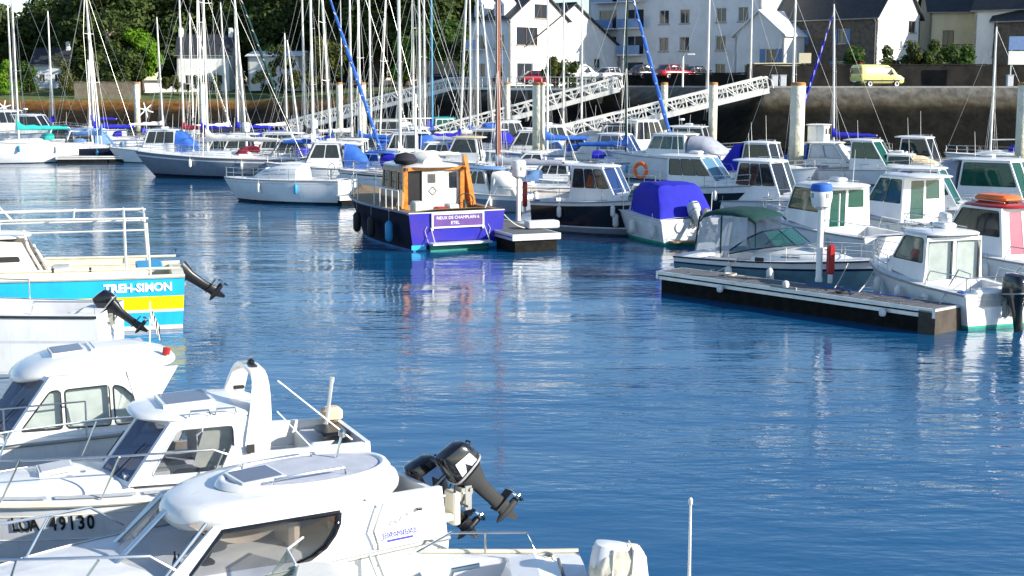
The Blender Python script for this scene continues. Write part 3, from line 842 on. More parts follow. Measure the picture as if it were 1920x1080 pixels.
# stone / tidal slope: grey pavement above, tan stones, weed-dark below the tide mark
def slope_mat(name, bands, noise_amp=0.9, nscale=0.5, fine=1.1, mixf=.75, spec=.08):
    m, N, Lk, b = node_mat(name)
    g = N.new('ShaderNodeNewGeometry'); sep = N.new('ShaderNodeSeparateXYZ'); Lk.new(g.outputs['Position'], sep.inputs[0])
    nz = N.new('ShaderNodeTexNoise'); nz.inputs['Scale'].default_value = nscale; nz.inputs['Detail'].default_value = 6; Lk.new(g.outputs['Position'], nz.inputs['Vector'])
    ma = N.new('ShaderNodeMath'); ma.operation = 'MULTIPLY_ADD'; ma.inputs[1].default_value = noise_amp; Lk.new(nz.outputs['Fac'], ma.inputs[0]); Lk.new(sep.outputs[2], ma.inputs[2])
    mr = N.new('ShaderNodeMapRange'); mr.inputs['From Min'].default_value = 0; mr.inputs['From Max'].default_value = 8; Lk.new(ma.outputs[0], mr.inputs['Value'])
    cr = N.new('ShaderNodeValToRGB'); Lk.new(mr.outputs[0], cr.inputs[0])
    els = cr.color_ramp.elements
    while len(els) > 1: els.remove(els[-1])
    els[0].position = bands[0][0] / 8; els[0].color = (*bands[0][1], 1)
    for z, c in bands[1:]:
        e = els.new(z / 8); e.color = (*c, 1)
    vo = N.new('ShaderNodeTexVoronoi'); vo.inputs['Scale'].default_value = 1.6; Lk.new(g.outputs['Position'], vo.inputs['Vector'])
    n2 = N.new('ShaderNodeTexNoise'); n2.inputs['Scale'].default_value = fine; n2.inputs['Detail'].default_value = 6; Lk.new(g.outputs['Position'], n2.inputs['Vector'])
    mx = N.new('ShaderNodeMix'); mx.data_type = 'RGBA'; mx.blend_type = 'MULTIPLY'; mx.inputs['Factor'].default_value = mixf
    r2 = N.new('ShaderNodeValToRGB'); r2.color_ramp.elements[0].position = .3; r2.color_ramp.elements[0].color = (.35, .33, .3, 1); r2.color_ramp.elements[1].position = .65; r2.color_ramp.elements[1].color = (1.15, 1.12, 1.05, 1)
    Lk.new(n2.outputs['Fac'], r2.inputs[0]); Lk.new(cr.outputs[0], mx.inputs['A']); Lk.new(r2.outputs[0], mx.inputs['B']); Lk.new(mx.outputs['Result'], b.inputs['Base Color'])
    bp = N.new('ShaderNodeBump'); bp.inputs['Strength'].default_value = .8; bp.inputs['Distance'].default_value = .2; Lk.new(n2.outputs['Fac'], bp.inputs['Height']); Lk.new(bp.outputs[0], b.inputs['Normal'])
    b.inputs['Roughness'].default_value = .85; b.inputs['Specular IOR Level'].default_value = spec
slope_mat('quay_slope', [(0.2, (.008, .008, .007)), (4.3, (.010, .010, .008)), (4.75, (.026, .022, .014)), (5.1, (.075, .065, .048)), (5.7, (.12, .112, .095)), (6.2, (.15, .148, .14)), (7.0, (.17, .17, .165))])
slope_mat('beach', [(0.1, (.012, .011, .009)), (2.7, (.03, .022, .012)), (3.2, (.13, .06, .02)), (3.9, (.22, .11, .03)), (4.5, (.30, .20, .08)), (5.2, (.13, .15, .045))], 1.0, .25, 1.2)
mat('asphalt', (.055, .055, .055), .9, var=.1, scale=.6, bump=.2)
mat('ground', (.11, .10, .07), .95, var=.12, scale=.3)
mat('grass', (.07, .12, .03), .95, var=.12, scale=.8, col2=(.14, .13, .04))
mat('darkstone', (.03, .028, .025), .9, var=.12, scale=.9, bump=.5, bscale=3, col2=(.012, .012, .012), spec=.1)
mat('stonewall', (.14, .115, .09), .9, var=.12, scale=2.2, bump=.6, bscale=5, col2=(.07, .06, .055))
mat('tanwall', (.36, .28, .19), .9, var=.1, scale=1.5, bump=.4, bscale=4)
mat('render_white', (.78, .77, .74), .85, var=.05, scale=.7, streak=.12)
mat('render_shade', (.70, .71, .73), .85, var=.05, scale=.7, streak=.12)  # white render again, with the cool tone of shaded walls in its colour
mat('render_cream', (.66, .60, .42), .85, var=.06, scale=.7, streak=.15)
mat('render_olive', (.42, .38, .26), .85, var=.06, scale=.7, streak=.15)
mat('slate', (.035, .038, .045), .6, var=.12, scale=2, bump=.4, bscale=9)
mat('glass_house', (.03, .035, .045), .06, var=0, spec=.8)
mat('shutter_blue', (.13, .22, .42), .6)
mat('balcony_blue', (.20, .32, .55), .25, var=.05)
mat('wood_trim', (.20, .12, .07), .7)
mat('concrete', (.34, .33, .30), .85, var=.1, scale=2, bump=.3, streak=.3)
mat('float_dark', (.010, .010, .010), .8, var=.15, scale=4, col2=(.022, .02, .015), spec=.1)
mat('float_tan', (.075, .06, .045), .85, var=.12, scale=3, streak=.3)
mat('plank', (.13, .132, .14), .8, var=.12, scale=6, bump=.3, bscale=30)
mat('bark', (.10, .075, .055), .95, var=.15, scale=4, bump=.5, bscale=12)
mat('bark_pale', (.32, .26, .20), .95, var=.12, scale=4, bump=.5, bscale=12)

TOP = [(95, 118, 5.98), (21.5, 118, 5.98), (10.5, 136, 5.98), (-6.5, 156, 5.9), (-18, 186, 5.0), (-40, 213, 3.7), (-75, 215, 3.7), (-190, 217, 3.7)]
FOOT = [(95, 110, -.4), (18, 110, -.4), (3.5, 132, -.4), (-13.5, 151, -.4), (-27, 180, -.4), (-42, 202, -.4), (-75, 204, -.4), (-190, 206, -.4)]
def along(P, n):
    out = []
    for i in range(len(P) - 1):
        k = max(2, int((Vector(P[i + 1]) - Vector(P[i])).length / n))
        for j in range(k): out.append(Vector(P[i]).lerp(Vector(P[i + 1]), j / k))
    out.append(Vector(P[-1])); return out
def strip(a, f, n, rows, jit, name, m, kind='structure', label=None):
    out_a, out_f = [], []
    for i in range(len(a) - 1):
        k = max(2, int((Vector(a[i + 1]) - Vector(a[i])).length / n))
        for j in range(k + (1 if i == len(a) - 2 else 0)):
            out_a.append(Vector(a[i]).lerp(Vector(a[i + 1]), j / k)); out_f.append(Vector(f[i]).lerp(Vector(f[i + 1]), j / k))
    rings = []
    for r_ in range(rows + 1):
        rings.append([p.lerp(q, r_ / rows) + (Vector((random.uniform(-jit, jit), random.uniform(-jit, jit), random.uniform(-jit, jit) * .6)) if 0 < r_ < rows else Vector()) for p, q in zip(out_a, out_f)])
    b = MB(); b.loft(rings, False)
    return tag(b.build(name, m, None, 60), label, None, kind=kind)
strip(TOP[:5], FOOT[:5], 1.3, 9, .16, 'quay_slope', 'quay_slope', label='weedy stone quay slope under the road')
strip(TOP[4:], FOOT[4:], 2.0, 8, .22, 'beach', 'beach', label='brown weedy beach at the foot of the trees')
# land behind the quay edge, and the far ground
BACK = [(95, 134, 5.99), (22, 134, 5.99), (14, 148, 5.99), (0, 172, 5.99), (-12, 204, 5.6), (-34, 232, 5.4), (-75, 234, 5.4), (-190, 236, 5.4)]
strip(TOP[:4], BACK[:4], 6, 1, 0, 'quay_top', 'asphalt', label='grey quay road along the harbour')
strip(TOP[3:], BACK[3:], 5, 4, .12, 'grass_bank', 'grass', label='grassy bank under the trees')
FAR = [(900, 134, 5.99), (95, 134, 5.99), (22, 134, 5.99), (14, 148, 5.99), (0, 172, 5.99), (-12, 204, 5.6), (-34, 232, 5.4), (-75, 234, 5.4), (-190, 236, 5.4), (-900, 240, 5.4)]
b = MB(); b.loft([[Vector(p) for p in FAR], [Vector((p[0] * 1.3, p[1] + 60, 6.6)) for p in FAR], [Vector((p[0] * 3, 1500, 9)) for p in FAR]], False)
tag(b.build('ground', 'ground', None), 'ground behind the harbour', kind='structure')
# kerb along the quay edge
b = MB()
for i in range(3):
    a, c = Vector(TOP[i]), Vector(TOP[i + 1]); d = c - a
    b.box((a + c) / 2 + Vector((0, .25, .06)), (d.length, .35, .14), math.atan2(d.y, d.x))
tag(b.build('kerb', 'concrete', None), 'concrete kerb along the quay edge', kind='structure')

def X_at(px, D): return WD(px, 155, D).x
def Z_at(py, D): return WD(960, py, D).z

# ------------------------------------------------------------------ walls behind the road
def stone_wall(label, p0, p1, z0, z1, th=.4, m='darkstone', name='stone_wall', cope='darkstone'):
    p0, p1 = Vector((*p0, 0)), Vector((*p1, 0)); d = p1 - p0; n = max(2, int(d.length / 1.2))
    r = thing(name, label, 'wall', (p0.x, p0.y, z0), math.atan2(d.y, d.x))
    b = MB(); L = d.length; h = z1 - z0
    rings = []
    for i in range(n + 1):
        x = L * i / n; j = random.uniform(-.05, .05); t = random.uniform(-.04, .04)
        rings.append([Vector((x, -th / 2 + j, -.2)), Vector((x, -th / 2 + j * .5, h + t)), Vector((x, th / 2, h + t)), Vector((x, th / 2, -.2))])
    b.loft(rings, True, True, True); b.build('wall_body', m, r, 30)
    b = MB(); 
    for i in range(n): b.box((L * (i + .5) / n, 0, h + .08 + random.uniform(-.02, .02)), (L / n - .03, th + .12, .12))
    b.build('coping', cope, r, 0, kind='stuff')
    return r
stone_wall('long dark stone wall behind the yellow van', (X_at(1400, 129), 129), (80, 129), 5.95, 7.95)
stone_wall('dark stone wall below the parked cars and the apartment block', (X_at(1170, 143), 143), (X_at(1405, 131), 131), 5.95, 7.2)
stone_wall('tan garden wall above the beach by the lone pale pile', (X_at(140, 218), 218), (X_at(262, 216), 216), 3.6, 6.4, m='tanwall', cope='tanwall')
stone_wall('low pale wall above the grass behind the beach', (X_at(262, 226), 226), (X_at(330, 228), 228), 5.0, 6.3, m='render_white', cope='tanwall')
stone_wall('pale beige wall in the trees beside the first gangway', (X_at(790, 180), 180), (X_at(858, 180), 180), 6.0, 9.0, m='tanwall', cope='tanwall')
stone_wall('cream yard wall left of the stone house', (X_at(1412, 139), 139), (X_at(1500, 139), 139), 6.2, 8.2, m='render_cream', cope='render_cream')

# ------------------------------------------------------------------ houses
def house(name, label, corner, rot, w, d, he, hr, ridge='x', wm='render_white', rm='slate', wins=None, base=6.0, anchor=(0, 0), over=.35, chimneys=(), frame_m='render_white', right_m=None, left_m=None, dormers=(), flat_roof=False):
    """local x = along the front, front faces -y; wins: {face: [(x, z, w, h, style)]}"""
    c, s_ = math.cos(R(rot)), math.sin(R(rot))
    ax, ay = anchor[0] * w, anchor[1] * d
    r = thing(name, label, 'house', (corner[0] - (ax * c - ay * s_), corner[1] - (ax * s_ + ay * c), base), R(rot))
    wins = wins or {}
    faces = {'front': (lambda u, v, k: Vector((u, -k, v)), w, ridge == 'y', wm), 'back': (lambda u, v, k: Vector((w - u, d + k, v)), w, ridge == 'y', wm),
             'right': (lambda u, v, k: Vector((w + k, u, v)), d, ridge == 'x', right_m or wm), 'left': (lambda u, v, k: Vector((-k, d - u, v)), d, ridge == 'x', left_m or wm)}
    for fname, (fn, L, gable, fm) in faces.items():
        outer = [(0, -.5), (L, -.5), (L, he)] + ([(L / 2, he + hr)] if gable and not flat_roof else []) + [(0, he)]
        ws = wins.get(fname, [])
        holes = [[(x, z), (x + ww, z), (x + ww, z + hh), (x, z + hh)] for x, z, ww, hh, st in ws]
        b = MB(); b.panel(outer, holes, fn, .25); b.build('wall', fm, r, 0)
        for (x, z, ww, hh, st), q in zip(ws, holes):
            g = MB(); g.flat(q, fn, -.16, .02); g_o = g.build('door' if st == 'door' else 'window', 'glass_house' if st != 'door' else 'wood_trim', r, 0)
            f = MB(); t = .06
            for bx in ((x + ww / 2, z + t / 2, ww, t), (x + ww / 2, z + hh - t / 2, ww, t), (x + t / 2, z + hh / 2, t, hh), (x + ww - t / 2, z + hh / 2, t, hh), (x + ww / 2, z + hh / 2, t * .8, hh)):
                u0, v0, uw, vh = bx
                f.flat([(u0 - uw / 2, v0 - vh / 2), (u0 + uw / 2, v0 - vh / 2), (u0 + uw / 2, v0 + vh / 2), (u0 - uw / 2, v0 + vh / 2)], fn, -.10, .05)
            f.build('window_frame', frame_m if st != 'brown' else 'wood_trim', g_o, 0)
            if st != 'door':
                s2 = MB(); s2.flat([(x - .1, z - .1), (x + ww + .1, z - .1), (x + ww + .1, z), (x - .1, z)], fn, .12, .2); s2.build('window_sill', 'concrete', g_o, 0)
            if st == 'shutter':
                for sx in (x - ww * .52, x + ww * 1.02):
                    s3 = MB(); s3.flat([(sx, z), (sx + ww * .5, z), (sx + ww * .5, z + hh), (sx, z + hh)], fn, .06, .05); s3.build('shutter', 'shutter_blue', g_o, 0)
            if st == 'balcony':
                s3 = MB(); s3.panel([(x - .3, z - .15), (x + ww + .3, z - .15), (x + ww + .3, z), (x - .3, z)], [], lambda u, v, k: fn(u, v, k + 1.2), 1.2); bo = s3.build('balcony_slab', fm, r, 0)
                s4 = MB(); s4.flat([(x - .3, z + .02), (x + ww + .3, z + .02), (x + ww + .3, z + 1.0), (x - .3, z + 1.0)], fn, 1.2, .05); s4.build('balustrade', 'balcony_blue', bo, 0)
    if flat_roof:
        b = MB(); b.box((w / 2, d / 2, he + .12), (w + .5, d + .5, .3)); b.build('roof', rm, r, 0)
    else:
        b = MB(); o = over; th = .18
        if ridge == 'x':
            A = [(-o, -o, he - o * hr / (d / 2)), (w + o, -o, he - o * hr / (d / 2)), (w + o, d / 2, he + hr), (-o, d / 2, he + hr), (-o, d + o, he - o * hr / (d / 2)), (w + o, d + o, he - o * hr / (d / 2))]
        else:
            A = [(-o, -o, he - o * hr / (w / 2)), (-o, d + o, he - o * hr / (w / 2)), (w / 2, d + o, he + hr), (w / 2, -o, he + hr), (w + o, d + o, he - o * hr / (w / 2)), (w + o, -o, he - o * hr / (w / 2))]
            A = [A[0], A[1], A[2], A[3], A[5], A[4]]
        lo = [Vector(p) + Vector((0, 0, .02)) for p in A]; hi = [Vector(p) + Vector((0, 0, th)) for p in A]
        b.add(lo + hi, [(0, 1, 2, 3), (3, 2, 5, 4), (6, 9, 8, 7), (9, 10, 11, 8), (0, 6, 7, 1), (4, 5, 11, 10), (1, 7, 8, 2), (2, 8, 11, 5), (0, 3, 9, 6), (3, 4, 10, 9)])
        ro = b.build('roof', rm, r, 0)
        if ridge == 'x':
            ez = he - o * hr / (d / 2) + .02
            b = MB(); b.tube([(-o, -o - .07, ez), (w + o, -o - .07, ez)], .07, 6); b.build('gutter', 'rail_grey', ro)
            b = MB(); b.tube([(w - .15, -o - .05, ez), (w - .15, -.06, ez - .4), (w - .15, -.06, -.2)], .05, 6); b.build('downpipe', 'rail_grey', ro)
            b = MB(); b.tube([(-o, d / 2, he + hr + th), (w + o, d / 2, he + hr + th)], .11, 6); b.build('ridge_tiles', 'slate', ro)
        for cx, cy in chimneys:
            b = MB(); b.bbox((cx * w, cy * d, he + hr + .2), (.7, .9, 2.0), .05); b.box((cx * w, cy * d, he + hr + 1.25), (.5, .6, .12)); b.build('chimney', 'render_white', ro, 0)
        for dx in dormers:
            b = MB(); b.panel([(dx - .8, he + .3), (dx + .8, he + .3), (dx + .8, he + 1.5), (dx, he + 2.2), (dx - .8, he + 1.5)], [[(dx - .5, he + .5), (dx + .5, he + .5), (dx + .5, he + 1.4), (dx - .5, he + 1.4)]], lambda u, v, k: Vector((u, .15 - k, v)), 2.0)
            do = b.build('dormer', wm, r, 0); g = MB(); g.box((dx, .35, he + .95), (1.0, .03, .9)); g.build('dormer_window', 'glass_house', do, 0)
    return r

G2 = 'houses behind the quay'
def near(px, D): return (X_at(px, D), D)
# apartment block: front in the shade-toned white, end wall in plain white
ap = []
for fl in range(4):
    for k, x in enumerate((1.5, 5.4)):
        ap.append((x, .6 + fl * 3.0, 2.6, 2.1, 'balcony' if fl else 'brown'))
    for x in (10.2, 13.0, 17.8, 20.6): ap.append((x, .9 + fl * 3.0, 1.3, 1.55, 'window'))
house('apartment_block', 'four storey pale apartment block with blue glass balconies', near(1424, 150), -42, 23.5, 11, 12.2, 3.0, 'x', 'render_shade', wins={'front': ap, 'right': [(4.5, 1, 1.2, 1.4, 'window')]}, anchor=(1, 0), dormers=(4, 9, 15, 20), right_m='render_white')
house('shade_toned_house', 'small gabled house in shade tone between the apartment block and the stone house', near(1468, 146), -42, 6, 5.5, 5.4, 2.4, 'y', 'render_shade', wins={'front': [(3.8, 2.4, 1.3, 1.5, 'shutter'), (1.2, .4, 1.2, 1.9, 'door')]}, anchor=(1, 0), rm='render_shade')  # kept as a house; its shade tone copies a gable's cast shadow
house('stone_house', 'grey stone house with slate roof, blue shutters and white gable end', near(1641, 143), -45, 12.2, 8.6, 7.2, 4.6, 'x', 'stonewall', wins={'front': [(2.6, 4.4, 1.0, 1.5, 'shutter'), (7.6, 4.4, 1.0, 1.5, 'shutter'), (2.6, 1.0, 1.1, 1.6, 'window'), (7.4, 1.0, 1.1, 1.6, 'shutter')],
      'right': [(6.2, 5.6, 1.5, 1.2, 'brown'), (4.6, 3.9, .5, .8, 'window')]}, anchor=(1, 0), right_m='render_white', chimneys=((.02, .5), (.97, .5)))
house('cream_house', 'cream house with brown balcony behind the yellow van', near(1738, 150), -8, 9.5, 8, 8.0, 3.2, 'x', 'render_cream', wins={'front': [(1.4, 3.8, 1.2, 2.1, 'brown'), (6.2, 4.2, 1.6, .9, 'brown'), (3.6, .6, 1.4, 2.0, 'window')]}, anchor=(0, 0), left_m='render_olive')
r = bpy.data.objects['cream_house']
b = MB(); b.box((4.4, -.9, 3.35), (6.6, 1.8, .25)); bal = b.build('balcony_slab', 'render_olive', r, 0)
b = MB(); b.box((4.4, -1.75, 4.35), (6.6, .07, .1)); b.box((4.4, -1.75, 3.7), (6.6, .05, .08))
for k in range(27): b.box((1.15 + k * .25, -1.75, 3.95), (.04, .04, .8))
b.build('balcony_railing', 'wood_trim', bal, 0)
for k in (1.2, 3.6, 5.6, 7.6):
    b = MB(); b.box((k, -1.6, 1.6), (.38, .38, 3.3)); b.build('column', 'render_cream', r, 0)
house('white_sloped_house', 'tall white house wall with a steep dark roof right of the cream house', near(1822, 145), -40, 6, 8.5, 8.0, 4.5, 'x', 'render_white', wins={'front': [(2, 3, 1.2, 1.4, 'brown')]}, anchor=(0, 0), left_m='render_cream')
house('dark_roofed_house', 'dark stone house at the right edge behind the wall', near(1935, 140), -50, 9, 8, 6.8, 4.0, 'x', 'stonewall', wins={'front': [(3, 3.4, 1.1, 1.5, 'window')]}, anchor=(.5, 0))
# white gabled houses
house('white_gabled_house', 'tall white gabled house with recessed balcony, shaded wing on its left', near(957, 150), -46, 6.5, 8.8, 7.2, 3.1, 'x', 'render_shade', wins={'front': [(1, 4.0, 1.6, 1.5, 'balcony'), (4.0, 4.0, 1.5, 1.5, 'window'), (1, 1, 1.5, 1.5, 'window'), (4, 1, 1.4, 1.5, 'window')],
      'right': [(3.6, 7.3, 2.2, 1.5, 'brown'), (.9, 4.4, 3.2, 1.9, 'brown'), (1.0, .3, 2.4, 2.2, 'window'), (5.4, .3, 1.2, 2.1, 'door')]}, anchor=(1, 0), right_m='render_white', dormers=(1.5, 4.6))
house('white_annex_house', 'lower white house with a small square window right of the tall gable', (1.55, 151.9), -46, 5, 15, 4.4, 4.6, 'x', 'render_white', wins={'right': [(10.8, 2.0, 1.1, 1.1, 'window')]}, anchor=(1, 0))
house('white_corner_house', 'narrow white house just left of the apartment balconies', near(1152, 172), -40, 4, 5, 9.6, 2.4, 'x', 'render_white', wins={'right': [(2, 3, .8, 1.0, 'window'), (2, 1, 1, 1.5, 'window')], 'front': [(1, 4.2, 1.2, 1.3, 'brown')]}, anchor=(.5, 0))
# far left houses among the trees
house('shore_house', 'white house with slate roof and two chimneys behind the left masts', near(333, 228), 4, 8.6, 7, 5.6, 3.0, 'x', 'render_white', base=5.4, wins={'front': [(1.2, .8, 1.0, 1.4, 'window'), (4.0, .2, 1.0, 2.1, 'door'), (6.3, .8, 1.0, 1.4, 'window')]}, chimneys=((.03, .5), (.97, .5)))
house('low_white_house', 'low white house half hidden by a tree on the left shore', near(466, 225), -8, 8.6, 7, 5.0, .7, 'x', 'render_white', base=5.6, wins={'front': [(1.6, .9, 1.2, 1.3, 'window'), (5.6, .9, 1.6, 1.3, 'window')]}, rm='render_white')
house('grey_cottage', 'small grey cottage with dark roof in the trees at far left', near(62, 236), 0, 5.6, 6, 4.2, 2.4, 'x', 'render_shade', base=5.4, wins={'front': [(1.0, 1.2, 1.0, 1.2, 'window'), (3.6, 1.2, 1.0, 1.2, 'window')]}, chimneys=((.95, .5),))

# ------------------------------------------------------------------ trees and shrubs
def leaf_mat(name, c1, c2):
    m, N, Lk, b = node_mat(name)
    g = N.new('ShaderNodeNewGeometry'); nz = N.new('ShaderNodeTexNoise'); nz.inputs['Scale'].default_value = .9; nz.inputs['Detail'].default_value = 4
    Lk.new(g.outputs['Position'], nz.inputs['Vector'])
    mx = N.new('ShaderNodeMix'); mx.data_type = 'RGBA'; mx.inputs['A'].default_value = (*c1, 1); mx.inputs['B'].default_value = (*c2, 1)
    rp = N.new('ShaderNodeMapRange'); rp.inputs['From Min'].default_value = .35; rp.inputs['From Max'].default_value = .65; Lk.new(nz.outputs['Fac'], rp.inputs['Value'])
    Lk.new(rp.outputs[0], mx.inputs['Factor']); Lk.new(mx.outputs['Result'], b.inputs['Base Color'])
    b.inputs['Roughness'].default_value = .6; b.inputs['Specular IOR Level'].default_value = .15
    tr = N.new('ShaderNodeBsdfTranslucent'); Lk.new(mx.outputs['Result'], tr.inputs['Color']); ms = N.new('ShaderNodeMixShader'); ms.inputs[0].default_value = .38
    out = [n for n in N if n.type == 'OUTPUT_MATERIAL'][0]; Lk.new(b.outputs[0], ms.inputs[1]); Lk.new(tr.outputs[0], ms.inputs[2]); Lk.new(ms.outputs[0], out.inputs['Surface'])
leaf_mat('leaf_dark', (.034, .055, .018), (.10, .14, .034))
leaf_mat('leaf_mid', (.04, .085, .02), (.085, .15, .03))
leaf_mat('leaf_lime', (.10, .22, .015), (.20, .36, .03))
leaf_mat('leaf_olive', (.06, .075, .02), (.12, .13, .035))
def crown_mesh(seed, rx, rz, lobes, leaves, size, flat=1.0):
    rnd = random.Random(seed); b = MB()
    cs = []
    for i in range(lobes):
        a = rnd.uniform(0, math.tau); rr = rnd.uniform(.15, .8) ** .7; zz = rnd.uniform(-.75, .85)
        k = math.sqrt(max(.05, 1 - zz * zz * .8))
        cs.append((Vector((math.cos(a) * rr * rx * k, math.sin(a) * rr * rx * k, zz * rz)), rnd.uniform(.26, .50) * min(rx, rz * 1.2)))
    for i in range(leaves):
        c, rad = rnd.choice(cs)
        v = Vector((rnd.gauss(0, 1), rnd.gauss(0, 1), rnd.gauss(0, 1)))
        if v.length < 1e-3: continue
        v.normalize(); p = c + v * rad * rnd.uniform(.55, 1.08) * Vector((1, 1, flat)).length / 1.732
        n = (v + Vector((rnd.uniform(-.9, .9), rnd.uniform(-.9, .9), rnd.uniform(-.3, .9)))).normalized()
        t = n.orthogonal().normalized(); t = (Matrix.Rotation(rnd.uniform(0, 6.28), 3, n) @ t); u = n.cross(t)
        s1, s2 = size * rnd.uniform(.6, 1.3), size * rnd.uniform(.35, .8)
        b.add([p - t * s1, p + u * s2, p + t * s1, p - u * s2 + n * size * .2], [(0, 1, 2, 3)])
    me = bpy.data.meshes.new('crown'); me.from_pydata(b.v, [], b.f)
    return me
def tree_mesh_trunk(seed, h, r, rx, spread=.5, limbs=7):
    rnd = random.Random(seed); b = MB(); pts = [Vector((0, 0, -.3))]; n = 6
    for i in range(1, n + 1): pts.append(Vector((rnd.uniform(-.25, .25), rnd.uniform(-.25, .25), h * i / n)))
    b.tube(pts, [r * (1.25 - i / n * .95) for i in range(n + 1)], 8)
    for i in range(limbs):
        k = rnd.uniform(.35, .9); p = Vector((0, 0, h * k)); a = rnd.uniform(0, math.tau); l = rx * rnd.uniform(.5, .95)
        q = p + Vector((math.cos(a) * l * .5, math.sin(a) * l * .5, l * .35)); e = p + Vector((math.cos(a) * l, math.sin(a) * l, l * .75))
        b.tube([p, q, e], [r * .4, r * .28, r * .1], 6)
    return b
VAR = {}
def tree(label, px, D, zb, h, rx, lm='leaf_dark', kind='A', trunk_r=.35, trunk_h=None, group=None, bark='bark', name='tree', leaves=3400, size=.42, crown_lo=.25):
    key = (kind, round(rx), round(h / 2))
    z0 = h * crown_lo; rz = (h - z0) / 2
    key = (kind, round(rx, 0), round(rz, 0), lm, leaves)
    if key not in VAR:
        VAR[key] = crown_mesh(hash(kind) % 97 + len(VAR) if False else sum(map(ord, kind)) + len(VAR) * 13, rx, rz, max(9, int(leaves / 330)), leaves, size)
        VAR[key].materials.append(MATS[lm])
    p = Vector((X_at(px, D), D, zb))
    r = thing(name, label, 'tree' if name != 'shrub' else 'shrub', p, random.uniform(0, 6.28), group)
    c = bpy.data.objects.new('crown', VAR[key]); COL.objects.link(c); c.parent = r; c.location = (0, 0, z0 + rz)
    c.scale = (random.uniform(.92, 1.08), random.uniform(.92, 1.08), random.uniform(.95, 1.06))
    tree_mesh_trunk(int(px) + 3, trunk_h or h * .75, trunk_r, rx * .8).build('trunk', bark, r)
    return r
TG = 'dark cypress trees along the left shore'
big = [(-60, 246, 15.5, 7.5), (25, 250, 13.6, 7), (95, 256, 15.0, 7.5), (150, 245, 18.5, 7.5), (205, 240, 19.5, 7.5), (262, 247, 20, 7.5), (318, 252, 20.5, 7.5), (372, 246, 20, 7.5), (430, 250, 21, 8), (488, 244, 21, 8),
       (548, 238, 20.5, 8), (600, 246, 21, 7.5), (652, 232, 20, 7.5), (706, 226, 20, 7.5), (762, 230, 20, 7), (815, 220, 19.5, 7), (862, 222, 18.5, 6), (900, 232, 18, 5.5)]
where = ['at the far left edge of the shore', 'at the upper left corner under open sky', 'above the small grey cottage', 'behind the pair of leaning left masts', 'behind the pale bare-limbed tree', 'behind the lime green tree', 'just left of the shore house chimneys',
         'behind the shore house roof', 'right of the shore house, behind the low white house', 'over the low white house', 'left of the blue spiral furled sail', 'behind the blue spiral furled sail', 'between the furled sail and the thin lamp post',
         'behind the pale pile of the first gangway', 'behind the turquoise mast', 'above the head of the first gangway', 'left of the white gabled house', 'at the corner of the white gabled house']
for (px, D, h, rx), wh in zip(big, where):
    tree('tall dark evergreen ' + wh, px, D, 5.0, h, rx, 'leaf_dark' if px < 640 else random.choice(['leaf_dark', 'leaf_mid']), 'ABCD'[int(px) % 4], .45, group=TG, leaves=5600, size=.5, crown_lo=.05)
for k in range(19):
    px = -70 + k * 54
    tree('back row dark evergreen, %s crown from the left above the shore' % ('first second third fourth fifth sixth seventh eighth ninth tenth eleventh twelfth thirteenth fourteenth fifteenth sixteenth seventeenth eighteenth nineteenth'.split()[k]), px, 268 + 6 * (k % 3), 5.6, (11.0 if px < 130 else 21) + (k % 4) * .8, 8.2, 'leaf_dark', 'EFGH'[k % 4], .5, group='dark trees of the back row', leaves=5600, size=.6, crown_lo=.02)
tree('bright lime green rounded tree on the left shore', 268, 226, 5.2, 9.6, 3.2, 'leaf_lime', 'L', .25, leaves=3600, size=.3, crown_lo=.1)
tree('dark bushy tree in front of the lime green one', 238, 223, 5.0, 8.4, 3.4, 'leaf_dark', 'M', .25, leaves=3600, size=.3, crown_lo=.05)
tree('pale bare-limbed trunk tree behind the leaning left masts', 205, 229, 5.0, 13, 3.4, 'leaf_dark', 'N', .55, trunk_h=12.5, bark='bark_pale', leaves=900, size=.32, crown_lo=.62)
tree('lime green tree behind the turquoise mast', 775, 196, 6.0, 9.5, 3.4, 'leaf_lime', 'O', .25, leaves=3400, size=.3, crown_lo=.05)
tree('olive green tree right of the turquoise mast', 835, 194, 6.0, 9.0, 3.4, 'leaf_mid', 'P', .25, leaves=3400, size=.3, crown_lo=.05)
tree('dark round tree beside the white gabled house', 858, 188, 6.0, 7.0, 2.8, 'leaf_dark', 'Q', .25, leaves=3000, size=.3, crown_lo=.05)
tree('dark leafy tree right of the low white house', 610, 214, 5.2, 8.0, 3.6, 'leaf_olive', 'Q2', .25, leaves=3000, size=.3, crown_lo=.05)
tree('bare dark windblown tree before the low white house', 528, 216, 5.2, 6.6, 2.6, 'leaf_dark', 'R', .2, leaves=700, size=.28, crown_lo=.5)
SH = 'garden shrubs'
